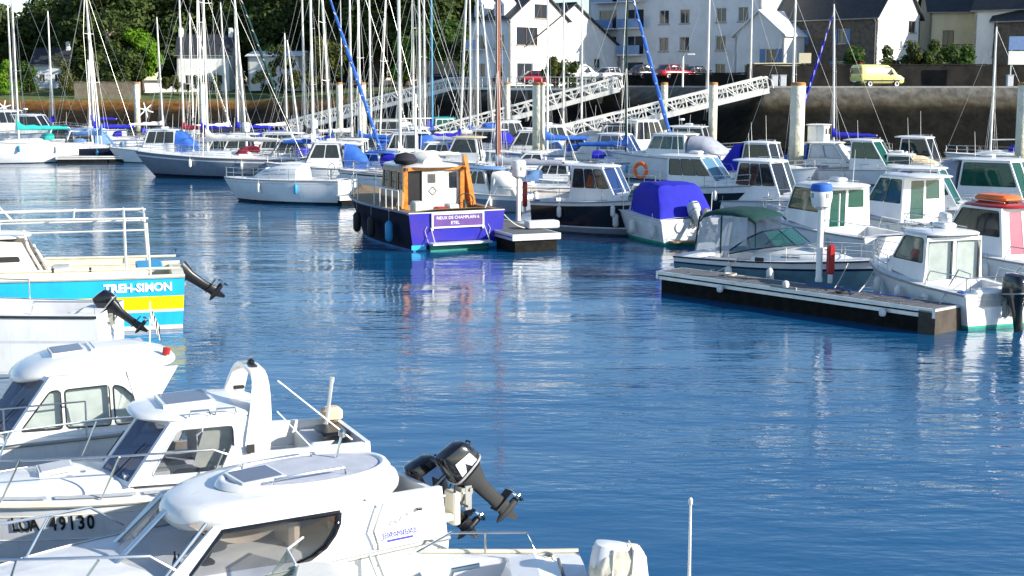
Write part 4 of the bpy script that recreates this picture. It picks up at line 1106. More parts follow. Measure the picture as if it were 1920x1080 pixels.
for lab, px, D, zb, h, rx, lm in [
    ('green hedge shrub at the far left under the cottage', 55, 226, 5.0, 4.2, 3.2, 'leaf_mid'), ('round olive shrub left of the tan garden wall', 118, 222, 4.6, 5.6, 2.6, 'leaf_olive'), ('light green shrub at the far left shore', 12, 224, 4.6, 5.0, 2.6, 'leaf_lime'),
    ('dark shrub under the low white house', 505, 216, 5.0, 3.2, 3.4, 'leaf_dark'), ('olive shrub on the bank right of the shore house', 570, 212, 4.8, 3.4, 3.0, 'leaf_olive'), ('dark shrub at the foot of the shore house', 385, 218, 4.9, 3.0, 3.6, 'leaf_dark'),
    ('shrub beside the pale low wall', 325, 222, 4.9, 2.6, 2.2, 'leaf_olive'), ('dark hedge bush over the wall behind the van', 1672, 133, 6.0, 3.8, 1.7, 'leaf_dark'), ('leafy hedge bush below the white gable end', 1705, 133, 6.0, 4.2, 1.6, 'leaf_olive'),
    ('round dark bush left of the cream columns', 1742, 134, 6.0, 4.6, 1.9, 'leaf_dark'), ('green bush under the cream house balcony', 1790, 134, 6.0, 3.6, 1.9, 'leaf_mid'), ('low bush in front of the stone house', 1600, 136, 6.0, 3.2, 1.5, 'leaf_mid'),
    ('shrub by the white annex house', 1062, 142, 6.0, 2.6, 1.5, 'leaf_dark'), ('palm-like shrub beside the white van', 1040, 140, 6.0, 3.0, 1.2, 'leaf_olive')]:
    tree(lab, px, D, zb, h, rx, lm, 'S' + lm, .08, group=SH, name='shrub', leaves=1500, size=.2, crown_lo=.02)

# ------------------------------------------------------------------ gangways
def gangway(label, head, toe, w=1.5, h=1.15):
    d = Vector(toe) - Vector(head); L = d.length
    r = thing('gangway', label, 'gangway', head, 0, 'gangways down to the pontoons')
    r.rotation_euler = d.to_track_quat('X', 'Z').to_euler()
    for sd in (-1, 1):
        b = MB(); y = sd * w / 2
        b.box((L / 2, y, h), (L, .12, .17)); b.box((L / 2, y, .0), (L, .1, .44))
        s = b.build('side_truss', 'mastwhite', r, 0)
        n = int(L / .85); q = MB()
        for k in range(n + 1): q.box((L * k / n, y, h * .55), (.10, .06, h))
        for k in range(n):
            a, c = L * k / n, L * (k + 1) / n
            q.tube([(a, y, .18 if k % 2 else h), (c, y, h if k % 2 else .18)], .045, 4)
            q.tube([(a, y, h * .62), (c, y, h * .62)], .035, 4)
        q.build('truss_web', 'mastwhite', s, 0, kind='stuff')
    b = MB(); b.box((L / 2, 0, .02), (L, w - .12, .06)); b.build('walkway', 'alu', r, 0)
    for e in (0.0,):
        b = MB()
        for sd in (-1, 1): b.tube([(e, sd * w / 2, h), (e - .35, sd * w / 2, h * .7), (e - .4, sd * w / 2, .1)], .05, 6)
        b.build('end_hoop', 'mastwhite', r)
    return r
def to3(v): return (v.x, v.y, v.z)
gangway('white lattice gangway in front of the dark wall, nearest of the three', (X_at(1438, 117.5), 117.5, 5.75), to3(W(962, 285, .7)))
gangway('white lattice gangway sloping down past the brown mast', (X_at(1160, 134), 134, 5.75), to3(W(790, 268, .7)))
gangway('farthest white lattice gangway beside the trees', (X_at(850, 154), 154, 5.8), to3(W(530, 250, .7)))
# level approach bridges from the quay to the gangway heads
def bridge(label, a, c):
    d = Vector(c) - Vector(a); r = thing('access_bridge', label, 'bridge', a, math.atan2(d.y, d.x), 'white access bridges on the quay'); L = d.length
    b = MB(); b.box((L / 2, 0, -.12), (L, 1.8, .24)); b.build('bridge_deck', 'mastwhite', r, 0)
    for sd in (-1, 1):
        b = MB(); b.box((L / 2, sd * .85, 1.05), (L, .07, .07)); b.box((L / 2, sd * .85, .55), (L, .04, .04))
        n = int(L / 1.0)
        for k in range(n + 1): b.box((L * k / n, sd * .85, .5), (.05, .05, 1.1))
        b.build('railing', 'mastwhite', r, 0)
    for k in (.15, .85):
        b = MB(); b.box((L * k, 0, -3.2), (.3, .3, 6.2)); b.build('support', 'concrete', r, 0)
bridge('white railed bridge at the head of the farthest gangway', (X_at(850, 154), 154, 5.9), (X_at(960, 150), 150, 5.9))
bridge('white railed bridge behind the thick pale pile', (X_at(960, 141), 141, 5.9), (X_at(1158, 134.5), 134.5, 5.9))

# ------------------------------------------------------------------ mooring piles
slope_mat('pile_paint', [(0.1, (.10, .11, .04)), (1.3, (.28, .27, .15)), (2.3, (.55, .52, .38)), (4.0, (.70, .67, .54)), (7.0, (.74, .71, .58))], .8, 1.2, 2.0, .22, .3)
mat('rust', (.42, .20, .06), .85, var=.12)
def pile(label, px, D, wpx):
    r_ = wpx / FPX * D / 2
    r = thing('mooring_pile', label, 'pile', (X_at(px, D), D, 0), 0, 'mooring piles')
    b = MB(); b.lathe([(r_ * .98, -.6), (r_, .2), (r_, 3), (r_, 6.25), (r_ * .96, 6.3)], n=18); b.build('shaft', 'pile_paint', r)
    b = MB(); b.lathe([(r_ * 1.04, 6.22), (r_ * 1.04, 6.34), (r_ * .9, 6.42), (.05, 6.44)], n=18); b.build('cap', 'rust', r)
    b = MB(); b.lathe([(r_ + .06, .45), (r_ + .16, .45), (r_ + .16, .6), (r_ + .06, .6)], n=16); b.build('pile_guide', 'float_dark', r)
for a in [('thick pale mooring pile on the right with rusty top', 1497, 91, 27), ('thick pale mooring pile behind the white cruisers near the middle', 1010, 104, 23), ('slim mooring pile crossing the nearest gangway', 1338, 113, 16),
          ('slim mooring pile left of the nearest gangway truss', 1246, 119, 13), ('pale mooring pile in front of the farthest gangway', 678, 124, 16), ('mooring pile beside the spiral blue furled sail', 636, 131, 12),
          ('lone pale mooring pile before the brown beach', 255, 168, 11), ('mooring pile behind the grey yacht with red hood', 379, 142, 12), ('slim mooring pile just right of the brown mast', 951, 126, 11), ('pale mooring pile at the right edge of the view', 1921, 92, 22)]:
    pile(*a)

# ------------------------------------------------------------------ pontoons
def pontoon(label, start, heading, L, w=1.6, z=.52, planks=True, floats=3, name='pontoon', edge='alu', fm='float_dark'):
    r = thing(name, label, 'pontoon', (start.x, start.y, 0), R(heading), 'floating pontoons')
    for sd in (-1, 1):
        b = MB(); b.box((L / 2, sd * w / 2, z - .05), (L, .09, .10)); b.box((L / 2, sd * (w / 2 - .01), z - .20), (L, .06, .10)); b.build('side_beam', edge, r, 0)
    for x in (0, L):
        b = MB(); b.box((x, 0, z - .12), (.09, w + .1, .24)); b.build('end_beam', edge, r, 0)
    n = int(L / .155)
    if planks:
        me = None
        for k in range(n):
            x = .05 + (L - .1) * (k + .5) / n
            if me is None:
                b = MB(); b.box((0, 0, 0), ((L - .1) / n - .012, w - .1, .035)); o = b.build('plank', 'plank', r, 0); me = o.data
            else:
                o = bpy.data.objects.new('plank', me); COL.objects.link(o); o.parent = r
            o.location = (x, 0, z - .01 + random.uniform(-.004, .004))
    else:
        b = MB(); b.box((L / 2, 0, z - .02), (L - .1, w - .1, .05)); b.build('deck', 'plank', r, 0)
    for k in range(floats):
        b = MB(); fl = L / floats; b.bbox((fl * (k + .5), 0, z - .66), (fl - .12, w - .12, .86), .03); b.build('float', fm, r, 0)
    return r
a, c = W(1233, 508, .66), W(1752, 580, .66); dd = c - a
nrm = Vector((-dd.y, dd.x, 0)).normalized()
fing = pontoon('near floating pontoon with dark floats and white lamp post', a + nrm * .6, math.degrees(math.atan2(dd.y, dd.x)), dd.length, 1.15, .66, True, 1)
b = MB(); b.box((dd.length - .2, 0, .05), (.5, 1.24, 1.1)); b.build('end_float', 'float_tan', fing, 0)
for x in (2.6, 5.0, 8.2):
    b = MB(); b.lathe([(.02, -.11), (.08, -.08), (.10, 0), (.08, .08), (.03, .11)], (x, -.70, .40 if x != 5 else .80), 10); b.build('buoy_fender', 'fender_white', fing)
pontoon('short pontoon end beside the blue trawler', W(1006, 438, .7), 112, 13, 1.9, .7, True, 4)
pontoon('pontoon behind the stern of the white sloop with dark underside', W(672, 368, .5), 118, 8, 2.0, .55, False, 3)
pontoon('pale pontoon at far left between the white and the blue sailing boats', W(110, 293, .5), 8, 12, 2.2, .55, False, 3, edge='mastwhite', fm='float_dark')
pontoon('main pontoon running behind the right hand motor boats', W(1420, 300, .5), -6, 46, 2.2, .55, False, 8)
pontoon('long pontoon under the sailing boats in the middle', W(500, 268, .5), 4, 70, 2.2, .55, False, 10)
pontoon('pontoon under the foreground cruisers at lower left', Vector((-13.5, 21.0, 0)), -62, 12, 1.6, .5, False, 3)

def pedestal(label, px, py, z=.55, h=2.3, ring='canvas_sky', box=True):
    p = W(px, py, z); r = thing('service_pedestal', label, 'lamp post', (p.x, p.y, z), 0, 'white service posts on the pontoons')
    b = MB(); b.lathe([(.11, 0), (.11, .1), (.095, .15), (.09, h - .5), (.09, h - .35)], n=14); b.build('post', 'white', r)
    b = MB(); b.lathe([(.1, h - .4), (.26, h - .3), (.31, h - .05), (.31, h + .12), (.28, h + .2)], n=18); b.build('lamp_head', 'white', r)
    b = MB(); b.lathe([(.31, h + .13), (.315, h + .24), (.27, h + .34), (.05, h + .38)], n=18); b.build('lamp_cap', ring, r)
    for a in range(4):
        b = MB(); q = a / 4 * math.tau + .4; b.box((math.cos(q) * .305, math.sin(q) * .305, h + .02), (.03, .09, .14), q); b.build('socket', 'rail_grey', r, 0)
    return r
pedestal('tall white service post with blue cap on the near pontoon', 1535, 528, .68, 2.5)
pedestal('white service post on the pontoon beside the blue trawler', 972, 414, .74, 2.15, 'white')
pedestal('white service post behind the white sloop, with a red box', 463, 306, .57, 2.6, 'white')
pedestal('plain white service post behind the middle of the white sloop', 590, 300, .57, 2.7, 'white')
def hose_box(label, px, py, h=.9, m='redplastic', z=.57):
    p = W(px, py, z); r = thing('fire_cabinet', label, 'cabinet', (p.x, p.y, z), .3, 'red fire cabinets')
    b = MB(); b.bbox((0, 0, .45 + h / 2 - .2), (.19, .2, h), .03); b.build('cabinet_body', m, r)
    b = MB(); b.box((0, 0, .14), (.1, .1, .3)); b.build('cabinet_foot', 'white', r, 0)
    b = MB(); b.box((0, -.105, .45 + h / 2 - .2), (.14, .012, h * .8)); b.build('cabinet_door', 'red', r, 0)
hose_box('red fire cabinet on the near pontoon beside the lamp post', 1556, 530, .85, z=.68)
hose_box('red fire cabinet beside the post next to the blue trawler', 984, 398, 1.1, z=.74)
hose_box('red fire cabinet behind the white sloop', 488, 300, .9)
hose_box('red fire cabinet near the spiral furled sail', 647, 305, .9)
p = W(1016, 426, .76)
b = MB(); b.bbox((0, 0, .16), (1.3, .55, .3), .04); o = b.build('dock_box', 'white', None); o.location = (p.x, p.y, .72); o.rotation_euler = (0, 0, .35)
tag(o, 'low white dock box on the pontoon beside the trawler', 'box')

# ------------------------------------------------------------------ street lamps and signs
def street_lamp(label, px, D, zb, h, arm=1.4, side=1):
    r = thing('street_lamp', label, 'street lamp', (X_at(px, D), D, zb), 0, 'street lamps on the quay')
    b = MB(); b.tube([(0, 0, 0), (0, 0, h * .9), (side * arm * .25, 0, h * .98), (side * arm, 0, h)], [.09, .06, .05, .04], 6); b.build('pole', 'alu', r)
    b = MB(); b.bbox((side * (arm + .3), 0, h), (.7, .26, .16), .04); b.build('lamp_head', 'lightgrey', r)
street_lamp('thin street lamp with curved arm behind the spiral furled sail', 641, 165, 5.9, 11.8, 1.9, 1)
street_lamp('street lamp with short arm right of the tall white mast', 795, 158, 5.9, 12, 1.9, 1)
street_lamp('short lamp post by the nearest gangway head', 1280, 126, 6.0, 2.9, .4, 1)
for px, lab in ((1452, 'white ticket cabinet right of the nearest gangway head'), (1468, 'white electric cabinet on the quay edge'), (1893, 'pale cabinet on the quay near the right edge')):
    b = MB(); b.bbox((0, 0, .5), (.5, .4, 1.0), .03); b.box((0, 0, 1.03), (.58, .48, .06)); o = b.build('utility_cabinet', 'lightgrey', None)
    o.location = (X_at(px, 119.6), 119.6, 6.0); tag(o, lab, 'cabinet', 'cabinets on the quay')
p = (X_at(1911, 126), 126, 6.0)
r = thing('billboard', 'blue and white sign board at the right edge', 'sign', p)
b = MB(); b.box((0, 0, 3.9), (2.2, .1, 1.2)); b.build('blue_panel', 'shutter_blue', r, 0)
b = MB(); b.box((0, 0, 2.6), (2.2, .1, 1.2)); b.build('white_panel', 'render_white', r, 0)
for s_ in (-.8, .8):
    b = MB(); b.box((s_, .08, 2), (.1, .1, 4)); b.build('post', 'alu', r, 0)
r = thing('notice_board', 'cream notice board on a post before the stone house', 'sign', (X_at(1508, 133), 133, 6.0))
b = MB(); b.box((0, 0, 2.7), (1.15, .08, .95)); b.build('board', 'render_cream', r, 0)
b = MB(); b.box((0, .06, 1.2), (.12, .1, 2.6)); b.build('post', 'render_cream', r, 0)

# ------------------------------------------------------------------ vehicles
def car(label, px, D, zb, heading, m, L=4.1, Wd=1.7, h=1.45, van=False, group='cars parked along the quay', name='parked_car', yscale=1.0):
    r = thing(name, label, 'van' if van else 'car', (X_at(px, D), D, zb), R(heading), group)
    hw = Wd / 2; n = 10
    def sec(x, w, z0, z1, e=4.0):
        out = []
        for k in range(16):
            a = k / 16 * math.tau; c, s_ = math.cos(a), math.sin(a)
            out.append(Vector((x, w * math.copysign(abs(c) ** (2 / e), c), (z0 + z1) / 2 + (z1 - z0) / 2 * math.copysign(abs(s_) ** (2 / e), s_))))
        return out
    x0, x1 = -L / 2, L / 2
    belt = .92 if not van else 1.05
    if van:
        pr = [(x0, .90, .35, h - .12), (x0 + .08, .97, .26, h - .03), (x0 + .5, 1, .24, h), (x0 + L * .5, 1, .24, h), (x0 + L * .64, .99, .24, h - .04), (x0 + L * .74, .98, .24, h - .30), (x0 + L * .83, .97, .24, h * .60), (x0 + L * .92, .94, .26, h * .54), (x1 - .08, .86, .28, h * .46), (x1, .72, .36, h * .36)]
    else:
        pr = [(x0, .80, .40, .75), (x0 + .1, .93, .28, .88), (x0 + .5, .99, .22, .95), (x0 + L * .3, 1, .22, .95), (x0 + L * .5, 1, .22, .94), (x0 + L * .7, .99, .22, .92), (x0 + L * .82, .97, .22, .84), (x1 - .15, .9, .26, .72), (x1, .74, .36, .6)]
    b = MB(); b.loft([sec(x, hw * w, a, c) for x, w, a, c in pr], True, True, True); b.build('body', m, r, 50)
    if not van:
        gl = [(x0 + L * .08, .82, .9, .95), (x0 + L * .2, .80, .88, h - .06), (x0 + L * .35, .80, .88, h), (x0 + L * .52, .80, .88, h - .03), (x0 + L * .64, .82, .88, 1.08), (x0 + L * .71, .84, .88, .94)]
        b = MB(); b.loft([sec(x, hw * w, a, c, 5) for x, w, a, c in gl], True, True, True); b.build('cabin_glass', 'glass_house', r, 50)
        b = MB(); b.loft([sec(x, hw * .74, c - .05, c + .018, 5) for x, w, a, c in gl[1:4]], True, True, True); b.build('roof', m, r, 50)
        for s_ in (-1, 1):
            b = MB()
            for xx in (.22, .40, .56): b.tube([(x0 + L * (xx + .02), s_ * hw * .86, .92), (x0 + L * xx, s_ * hw * .76, h - .06)], .035, 5)
            b.build('pillar', m, r)
    else:
        for s_ in (-1, 1):
            fn = lambda u, v, d: Vector((u, s_ * (hw * lerp(.985, .90, max(0, (v - 1.05) / (h - 1.05))) + .015 + d), v))
            b = MB(); b.flat([(x0 + L * .50, 1.10), (x0 + L * .74, 1.10), (x0 + L * .655, h - .26), (x0 + L * .50, h - .24)], fn, 0, .02); b.build('side_window', 'glass_house', r, 0)
            b = MB(); b.flat([(x0 + .3, .55), (x1 - .6, .55), (x1 - .6, .65), (x0 + .3, .65)], fn, 0.01, .02); b.build('side_strip', 'rubber', r, 0)
        b = MB(); b.add([(x0 + L * .655, -hw * .8, h - .08), (x0 + L * .655, hw * .8, h - .08), (x0 + L * .835, hw * .88, h * .62), (x0 + L * .835, -hw * .88, h * .62)], [(0, 1, 2, 3)]); b.build('windscreen', 'glass_house', r, 0)
        b = MB(); b.box((x0 - .005, 0, h * .72), (.03, hw * 1.5, .5)); b.build('rear_window', 'glass_house', r, 0)
    for xx, nm in ((x0 - .03, 'rear_bumper'), (x1 + .0, 'front_bumper')):
        b = MB(); b.bbox((xx, 0, .42), (.14, Wd * .92, .2), .05); bo = b.build(nm, 'rubber', r)
        b = MB(); b.box((xx + (-.08 if xx < 0 else .08), 0, .5), (.02, .5, .11)); b.build('number_plate', 'print_white', bo, 0)
    for s_ in (-1, 1):
        for xx in ((.46, .73) if van else (.40, .62)):
            b = MB(); b.tube([(x0 + L * xx, s_ * (hw + .004), .36), (x0 + L * xx, s_ * (hw + .006), .62), (x0 + L * xx, s_ * (hw + .002), belt)], .012, 4); b.build('door_seam', 'rubber', r)
        b = MB(); b.box((x0 + L * .5, s_ * (hw + .012), .82), (.16, .02, .035)); b.build('door_handle', 'black', r, 0)
    for x in (x0 + L * .19, x0 + L * .80):
        for s_ in (-1, 1):
            M = Matrix.Rotation(R(90), 3, 'X')
            b = MB(); b.lathe([(.2, -.1), (.29, -.1), (.31, -.06), (.31, .06), (.29, .1), (.2, .1)], (x, s_ * (hw - .08), .31), 14, M); wo = b.build('wheel', 'rubber', r)
            b = MB(); b.lathe([(.03, -.07), (.19, -.085), (.2, .085), (.03, .07)], (x, s_ * (hw - .06), .31), 12, M); b.build('rim', 'alu', wo)
    for s_ in (-1, 1):
        b = MB(); b.bbox((x1 - .1, s_ * hw * .68, .62 if not van else h * .38), (.16, .3, .14), .03); b.build('headlight', 'lightgrey', r)
        b = MB(); b.bbox((x0 + .02, s_ * hw * .82, .72 if not van else 1.1), (.08, .16, .16 if not van else .4), .02); b.build('tail_light', 'red', r)
        b = MB(); b.bbox((x0 + L * .68, s_ * (hw + .1), 1.0 if not van else 1.15), (.12, .2, .14), .03); b.build('mirror', 'black', r)
    return r
mat('van_yellow', (.80, .78, .26), .35, var=.04, coat=.4)
mat('car_red', (.45, .015, .03), .3, var=.04, coat=.5)
mat('car_dark', (.02, .022, .03), .3, var=.04, coat=.5)
mat('car_grey', (.25, .27, .30), .3, var=.04, coat=.5)
mat('car_white', (.78, .78, .76), .35, var=.04, coat=.4)
car('pale yellow delivery van on the quay road', 1645, 123, 6.0, 22, 'van_yellow', 4.6, 1.85, 1.98, True, None, 'delivery_van')
b = bpy.data.objects['delivery_van']
bb = MB(); bb.lathe([(.01, 0), (.14, .02), (.15, .1), (.1, .16), (.01, .18)], (-1.6, .3, 1.98), 10); bb.build('beacon', 'redplastic', b)
car('white van parked before the white annex house', 1086, 143, 6.35, 12, 'car_white', 4.4, 1.85, 1.95, True, 'cars parked along the quay', 'parked_van')
car('red car parked below the apartment block', 1264, 139, 6.75, 30, 'car_red')
car('dark car left of the red car', 1215, 142, 6.75, 30, 'car_dark')
car('white car parked at the white gabled house, right of the white van', 1150, 144, 6.5, 35, 'car_white')
car('black car behind the red car', 1310, 141, 6.6, 30, 'car_dark')
car('red car half hidden left of the white van', 1012, 147, 6.2, 15, 'car_red')
car('dark blue car near the brown mast', 955, 152, 6.1, 10, 'car_dark')
car('grey car left of the brown mast on the quay', 905, 156, 6.0, 8, 'car_grey')
car('silver car at the head of the farthest gangway', 862, 160, 6.0, 8, 'car_grey')
car('dark car beside the first gangway head', 828, 165, 6.0, 8, 'car_dark')

# ================================================================== boats in the middle distance
def put_roof(rH, heading, px, py, x, zr): return place(rH[0], heading, (x, 0, zr), px, py)

# ---- blue trawler seen from astern
def trawler():
    r = thing('trawler_yacht', 'blue trawler with varnished wheelhouse and name board on its stern', 'boat')
    H = Hull(11.0, 4.3, 1.5, 1.75, draft=.7, st=.94, tm=.35, p=2.3, rake=1.1, cr=.9, sheer_p=1.9)
    H.shell(r, ((.09, 'navy_matte'), (.97, 'navy_matte'), (1.0, 'lightgrey')), 'antiblue', transom='royal')
    b = MB(); b.box((-.006, 1.62, .16), (.02, .6, .18)); b.build('waterline_patch', 'cyan', r, 0); b = MB(); b.box((-.006, -1.62, .16), (.02, .6, .18)); b.build('waterline_patch', 'cyan', r, 0)
    H.rail(r, 'deepblue', .06, dz=-.05)
    H.deck(r, 'teak', cockpit=(.3, 2.3, .82, .95), floor_mat='teak')
    # wheelhouse
    xa, xf, zb, zt = 2.35, 5.6, 1.35, 3.05; hw = 1.22
    yf = lambda x, z: hw * lerp(1, .86, (x - xa) / (xf - xa)) * lerp(1, .95, (z - zb) / (zt - zb))
    outer = [(xa, zb), (xf, zb + .15), (xf - .3, zt), (xa, zt)]
    zw0, zw1 = 2.15, 2.85
    pilothouse(r, outer, yf, [[(xa + .25 + k * .95, zw0), (xa + 1.0 + k * .95, zw0), (xa + 1.0 + k * .95, zw1), (xa + .25 + k * .95, zw1)] for k in range(3)], 'glass_dark', 'mahogany', 3, .3,
               dict(x0=xa - .45, x1=xf + .25, hw=hw + .12, z=zt, th=.08, crown=.12, m='white', name='wheelhouse_roof'), 'wall', [[(-.86, .5), (-.56, .5), (-.56, .88), (-.86, .88)], [(.45, .03), (.95, .03), (.95, .94), (.45, .94)]], frame_r=.02, frame_m='varnish')
    bw = [o for o in r.children if o.name.startswith('back_wall')][0]; bw.data.materials[0] = MATS['white_old']
    dw = [o for o in r.children if o.name.startswith('door_window')]
    for o in dw[1:]: o.data.materials[0] = MATS['black']  # solid black pane paints the shade inside the wheelhouse opening
    # door with window and diamond
    b = MB(); b.bbox((xa - .05, .05, 2.15), (.05, .95, 1.55), .01); d = b.build('door', 'white_old', r)
    b = MB(); b.box((xa - .08, .12, 2.62), (.02, .34, .36)); b.build('door_window', 'glass_dark', d, 0)
    b = MB(); k = .17
    for a, c in (((0, k), (k, 0)), ((k, 0), (0, -k)), ((0, -k), (-k, 0)), ((-k, 0), (0, k))): b.tube([(xa - .085, .08 + a[0], 2.12 + a[1]), (xa - .085, .08 + c[0], 2.12 + c[1])], .016, 4)
    b.build('door_emblem', 'black', d)
    # varnished posts and beam
    for y, top, bx, nm in ((1.25, zt, xa - .06, 'corner_post'), (-1.2, zt, xa - .06, 'corner_post')):
        b = MB(); b.box((bx, y, (1.3 + top) / 2), (.16, .18, top - 1.3)); b.build(nm, 'varnish', r, 0)
    b = MB(); b.box((xa - .08, 0, zt - .03), (.14, 2.7, .15)); b.box((xa - .3, 1.25, zt - .03), (.5, .1, .12)); b.box((xa - .3, -1.25, zt - .03), (.5, .1, .12)); b.build('header_beam', 'varnish', r, 0)
    b = MB(); b.add([(xa - .1, -1.28, zt + .5), (xa - .2, -1.55, 1.5), (xa - .2, -1.80, 1.4), (xa - .1, -1.42, zt + .5), (xa + .1, -1.28, zt + .5), (xa + .6, -1.55, 1.5), (xa + .6, -1.80, 1.4), (xa + .1, -1.42, zt + .5)],
          [(0, 1, 2, 3), (4, 7, 6, 5), (0, 4, 5, 1), (1, 5, 6, 2), (2, 6, 7, 3), (3, 7, 4, 0)]); b.build('side_wing', 'varnish', r, 0)
    b = MB(); b.add([(xa - .3, 1.5, 1.45), (xa + .35, 1.5, 1.45), (xa + .2, 1.36, 2.2), (xa - .1, 1.36, 2.2), (xa - .3, 1.42, 1.45), (xa + .35, 1.42, 1.45), (xa + .2, 1.28, 2.2), (xa - .1, 1.28, 2.2)], [(0, 1, 2, 3), (4, 7, 6, 5), (0, 4, 5, 1), (1, 5, 6, 2), (2, 6, 7, 3), (3, 7, 4, 0)]); b.build('side_wing', 'varnish', r, 0)
    # upturned dinghy on the roof, black bag
    rings = []
    for k in range(9):
        t = k / 8; w = .72 * math.sin(math.pi * (.12 + .83 * t)) ** .6; rings.append([Vector((xa + .1 + 2.3 * t, w * math.cos(a / 10 * math.pi), zt + .16 + .42 * w / .72 * math.sin(a / 10 * math.pi))) for a in range(11)])
    b = MB(); b.loft(rings, False, True, True); b.build('roof_dinghy', 'sailwhite', r, 50)
    b = MB(); b.lathe([(.05, 0), (.4, .05), (.5, .2), (.35, .42), (.05, .5)], (xa + .5, 1.0, zt + .1), 12); b.build('tarpaulin_bundle', 'canvas_dark', r, 60)
    # name board
    bx = -.035; zc = 1.16
    b = MB(); b.box((bx, 0, zc), (.04, 2.05, .48)); nb = b.build('name_board', 'board_purple', r, 0)
    b = MB()
    for z_ in (zc - .26, zc + .26): b.box((bx - .01, 0, z_), (.07, 2.2, .06))
    for y_ in (-1.07, 1.07): b.box((bx - .012, y_, zc - .04), (.07, .07, .66))
    b.build('board_frame', 'white', nb, 0)
    text_mesh('board_lettering', 'RIEUX DE CHAMPLAIN 6', .165, 'print_white', nb, frame((bx - .025, 0, zc + .10), (0, -1, 0), (0, 0, 1)))
    text_mesh('board_lettering', 'ETEL', .17, 'print_white', nb, frame((bx - .025, .12, zc - .10), (0, -1, 0), (0, 0, 1)))
    # stern platform bar and its lines
    b = MB(); b.box((-.3, 0, .30), (.5, 2.5, .07)); b.build('stern_platform', 'lightgrey', r, 0)
    b = MB()
    for y_ in (-1.15, 1.15): b.tube([(-.5, y_, .33), (-.03, y_ * .98, .9)], .02, 5); b.tube([(-.1, y_ * 1.1, .34), (-.04, y_ * 1.2, .8), (-.04, y_ * 1.12, .95)], .012, 5)
    b.build('platform_stay', 'lightgrey', r)
    b = MB(); b.box((-.1, 0, .12), (.1, 2.4, .26)); b.build('platform_bracket', 'antigreen', r, 0)
    # rails, ladder, gear
    rails(r, H, 5.8, 10.3, .7, 6, .022)
    b = MB()
    for sd in (1,):
        for x in (1.2, 1.8, 2.4, 3.0, 3.6): b.tube([H.sheer(x, sd, 0, .08), H.sheer(x, sd, .75, .08)], .025, 5)
        b.tube([H.sheer(x, sd, .75, .08) for x in (1.2, 2.4, 3.6)], .025, 5)
    b.build('side_rail', 'mastwhite', r)
    b = MB(); b.tube([(.9, -.7, 1.0), (.9, -.7, 1.85)], .06, 6); b.torus(.36, .022, (.86, -.7, 1.75), 18, 6, Matrix.Rotation(R(78), 3, 'Y')); b.tube([(.86, -1.05, 1.75), (.86, -.35, 1.75)], .016, 5); b.tube([(.86, -.7, 1.4), (.86, -.7, 2.1)], .016, 5); b.build('steering_wheel', 'rubber', r)
    for y_, h_, m_ in ((.9, .5, 'lightgrey'), (.3, .35, 'redplastic'), (-.2, .45, 'white_old'), (1.25, .6, 'curtain_grey')):
        b = MB(); b.bbox((1.0, y_, .95 + h_ / 2 + .3), (.5, .45, h_), .05); b.build('deck_locker', m_, r)
    b = MB(); b.tube([(.5, -1.3, 1.3), (.45, -1.6, 2.0)], .03, 6); b.build('boat_hook', 'mastwhite', r)
    for x in (1.6, 3.4, 5.2):
        fender(r, H.sheer(x, 1, -.85, -.14), .85, .16, 'fender_blue' if x < 2 else 'rubber')
    b = MB(); b.tube([(4.2, 0, zt + .1), (4.2, 0, zt + 2.9)], .05, 7); b.tube([(4.2, -.7, zt + 1.9), (4.2, .7, zt + 1.9)], .025, 5); b.build('mast', 'mastwhite', r)
    return place(r, 116, (0, 0, .02), 858, 467)
trawler()

# ---- white sloop in the middle left
s, H = sail_boat('white sloop with sleek coachroof and grey stripe, lying alone before the pontoon', 7.6, 2.8, 1.3, 1.25, ((.06, 'navy'), (.12, 'white'), (.82, 'white'), (.86, 'lightgrey'), (1, 'white')), 'anti', 11, 'mastwhite', .07, None, 'sailwhite', None, 'white', boom=False, dodger=False, win='glass_blue', trunk_h=.72)
for o in [c for c in s.children if c.name.split('.')[0] in ('mast', 'rigging')]:
    for q in list(o.children): bpy.data.objects.remove(q, do_unlink=True)
    bpy.data.objects.remove(o, do_unlink=True)
place(s, 158, (0, .9, 0.05), 634, 384)
b = MB(); b.lathe([(.01, 0), (.1, .004), (.1, .012), (.01, .014)], (0, 0, 0), 12, Matrix.Rotation(R(-90), 3, 'X')); po = b.build('porthole', 'black', s); po.location = H.pt(.62, .85, 1) + Vector((0, .005, 0))
# ---- grey yacht with red hood
s, H = sail_boat('grey-hulled yacht with red sprayhood and arch rails', 12.5, 3.6, 1.35, 1.75, ((.1, 'navy'), (.8, 'grey_hull'), (.86, 'white'), (1, 'grey_hull')), 'anti', 14.5, 'mastwhite', .09, None, 'sailwhite', None, 'canvas_red', spreaders=2)
place(s, 166, (12.3, 0, 1.7), 258, 284)
# ---- white yacht with teal cover at the far left
s, H = sail_boat('white yacht with teal boom cover at the far left', 9.5, 3.2, 1.5, 1.9, ((1, 'white'),), 'anti', 14, 'mastwhite', .08, None, 'canvas_teal', None, 'canvas_teal', spreaders=2)
place(s, 212, (H.L * .56, 0, 1.6), 36, 268)
s, H = sail_boat('navy-hulled sloop with pale blue sprayhood and leaning mast', 7.6, 2.7, 1.05, 1.25, ((.12, 'white'), (.2, 'navy'), (1, 'navy')), 'anti', 13, 'mastwhite', .08, None, 'canvas_pale', None, 'canvas_pale', spreaders=2, lean=.07)
place(s, -12, (H.L * .56, 0, 1.5), 190, 268)

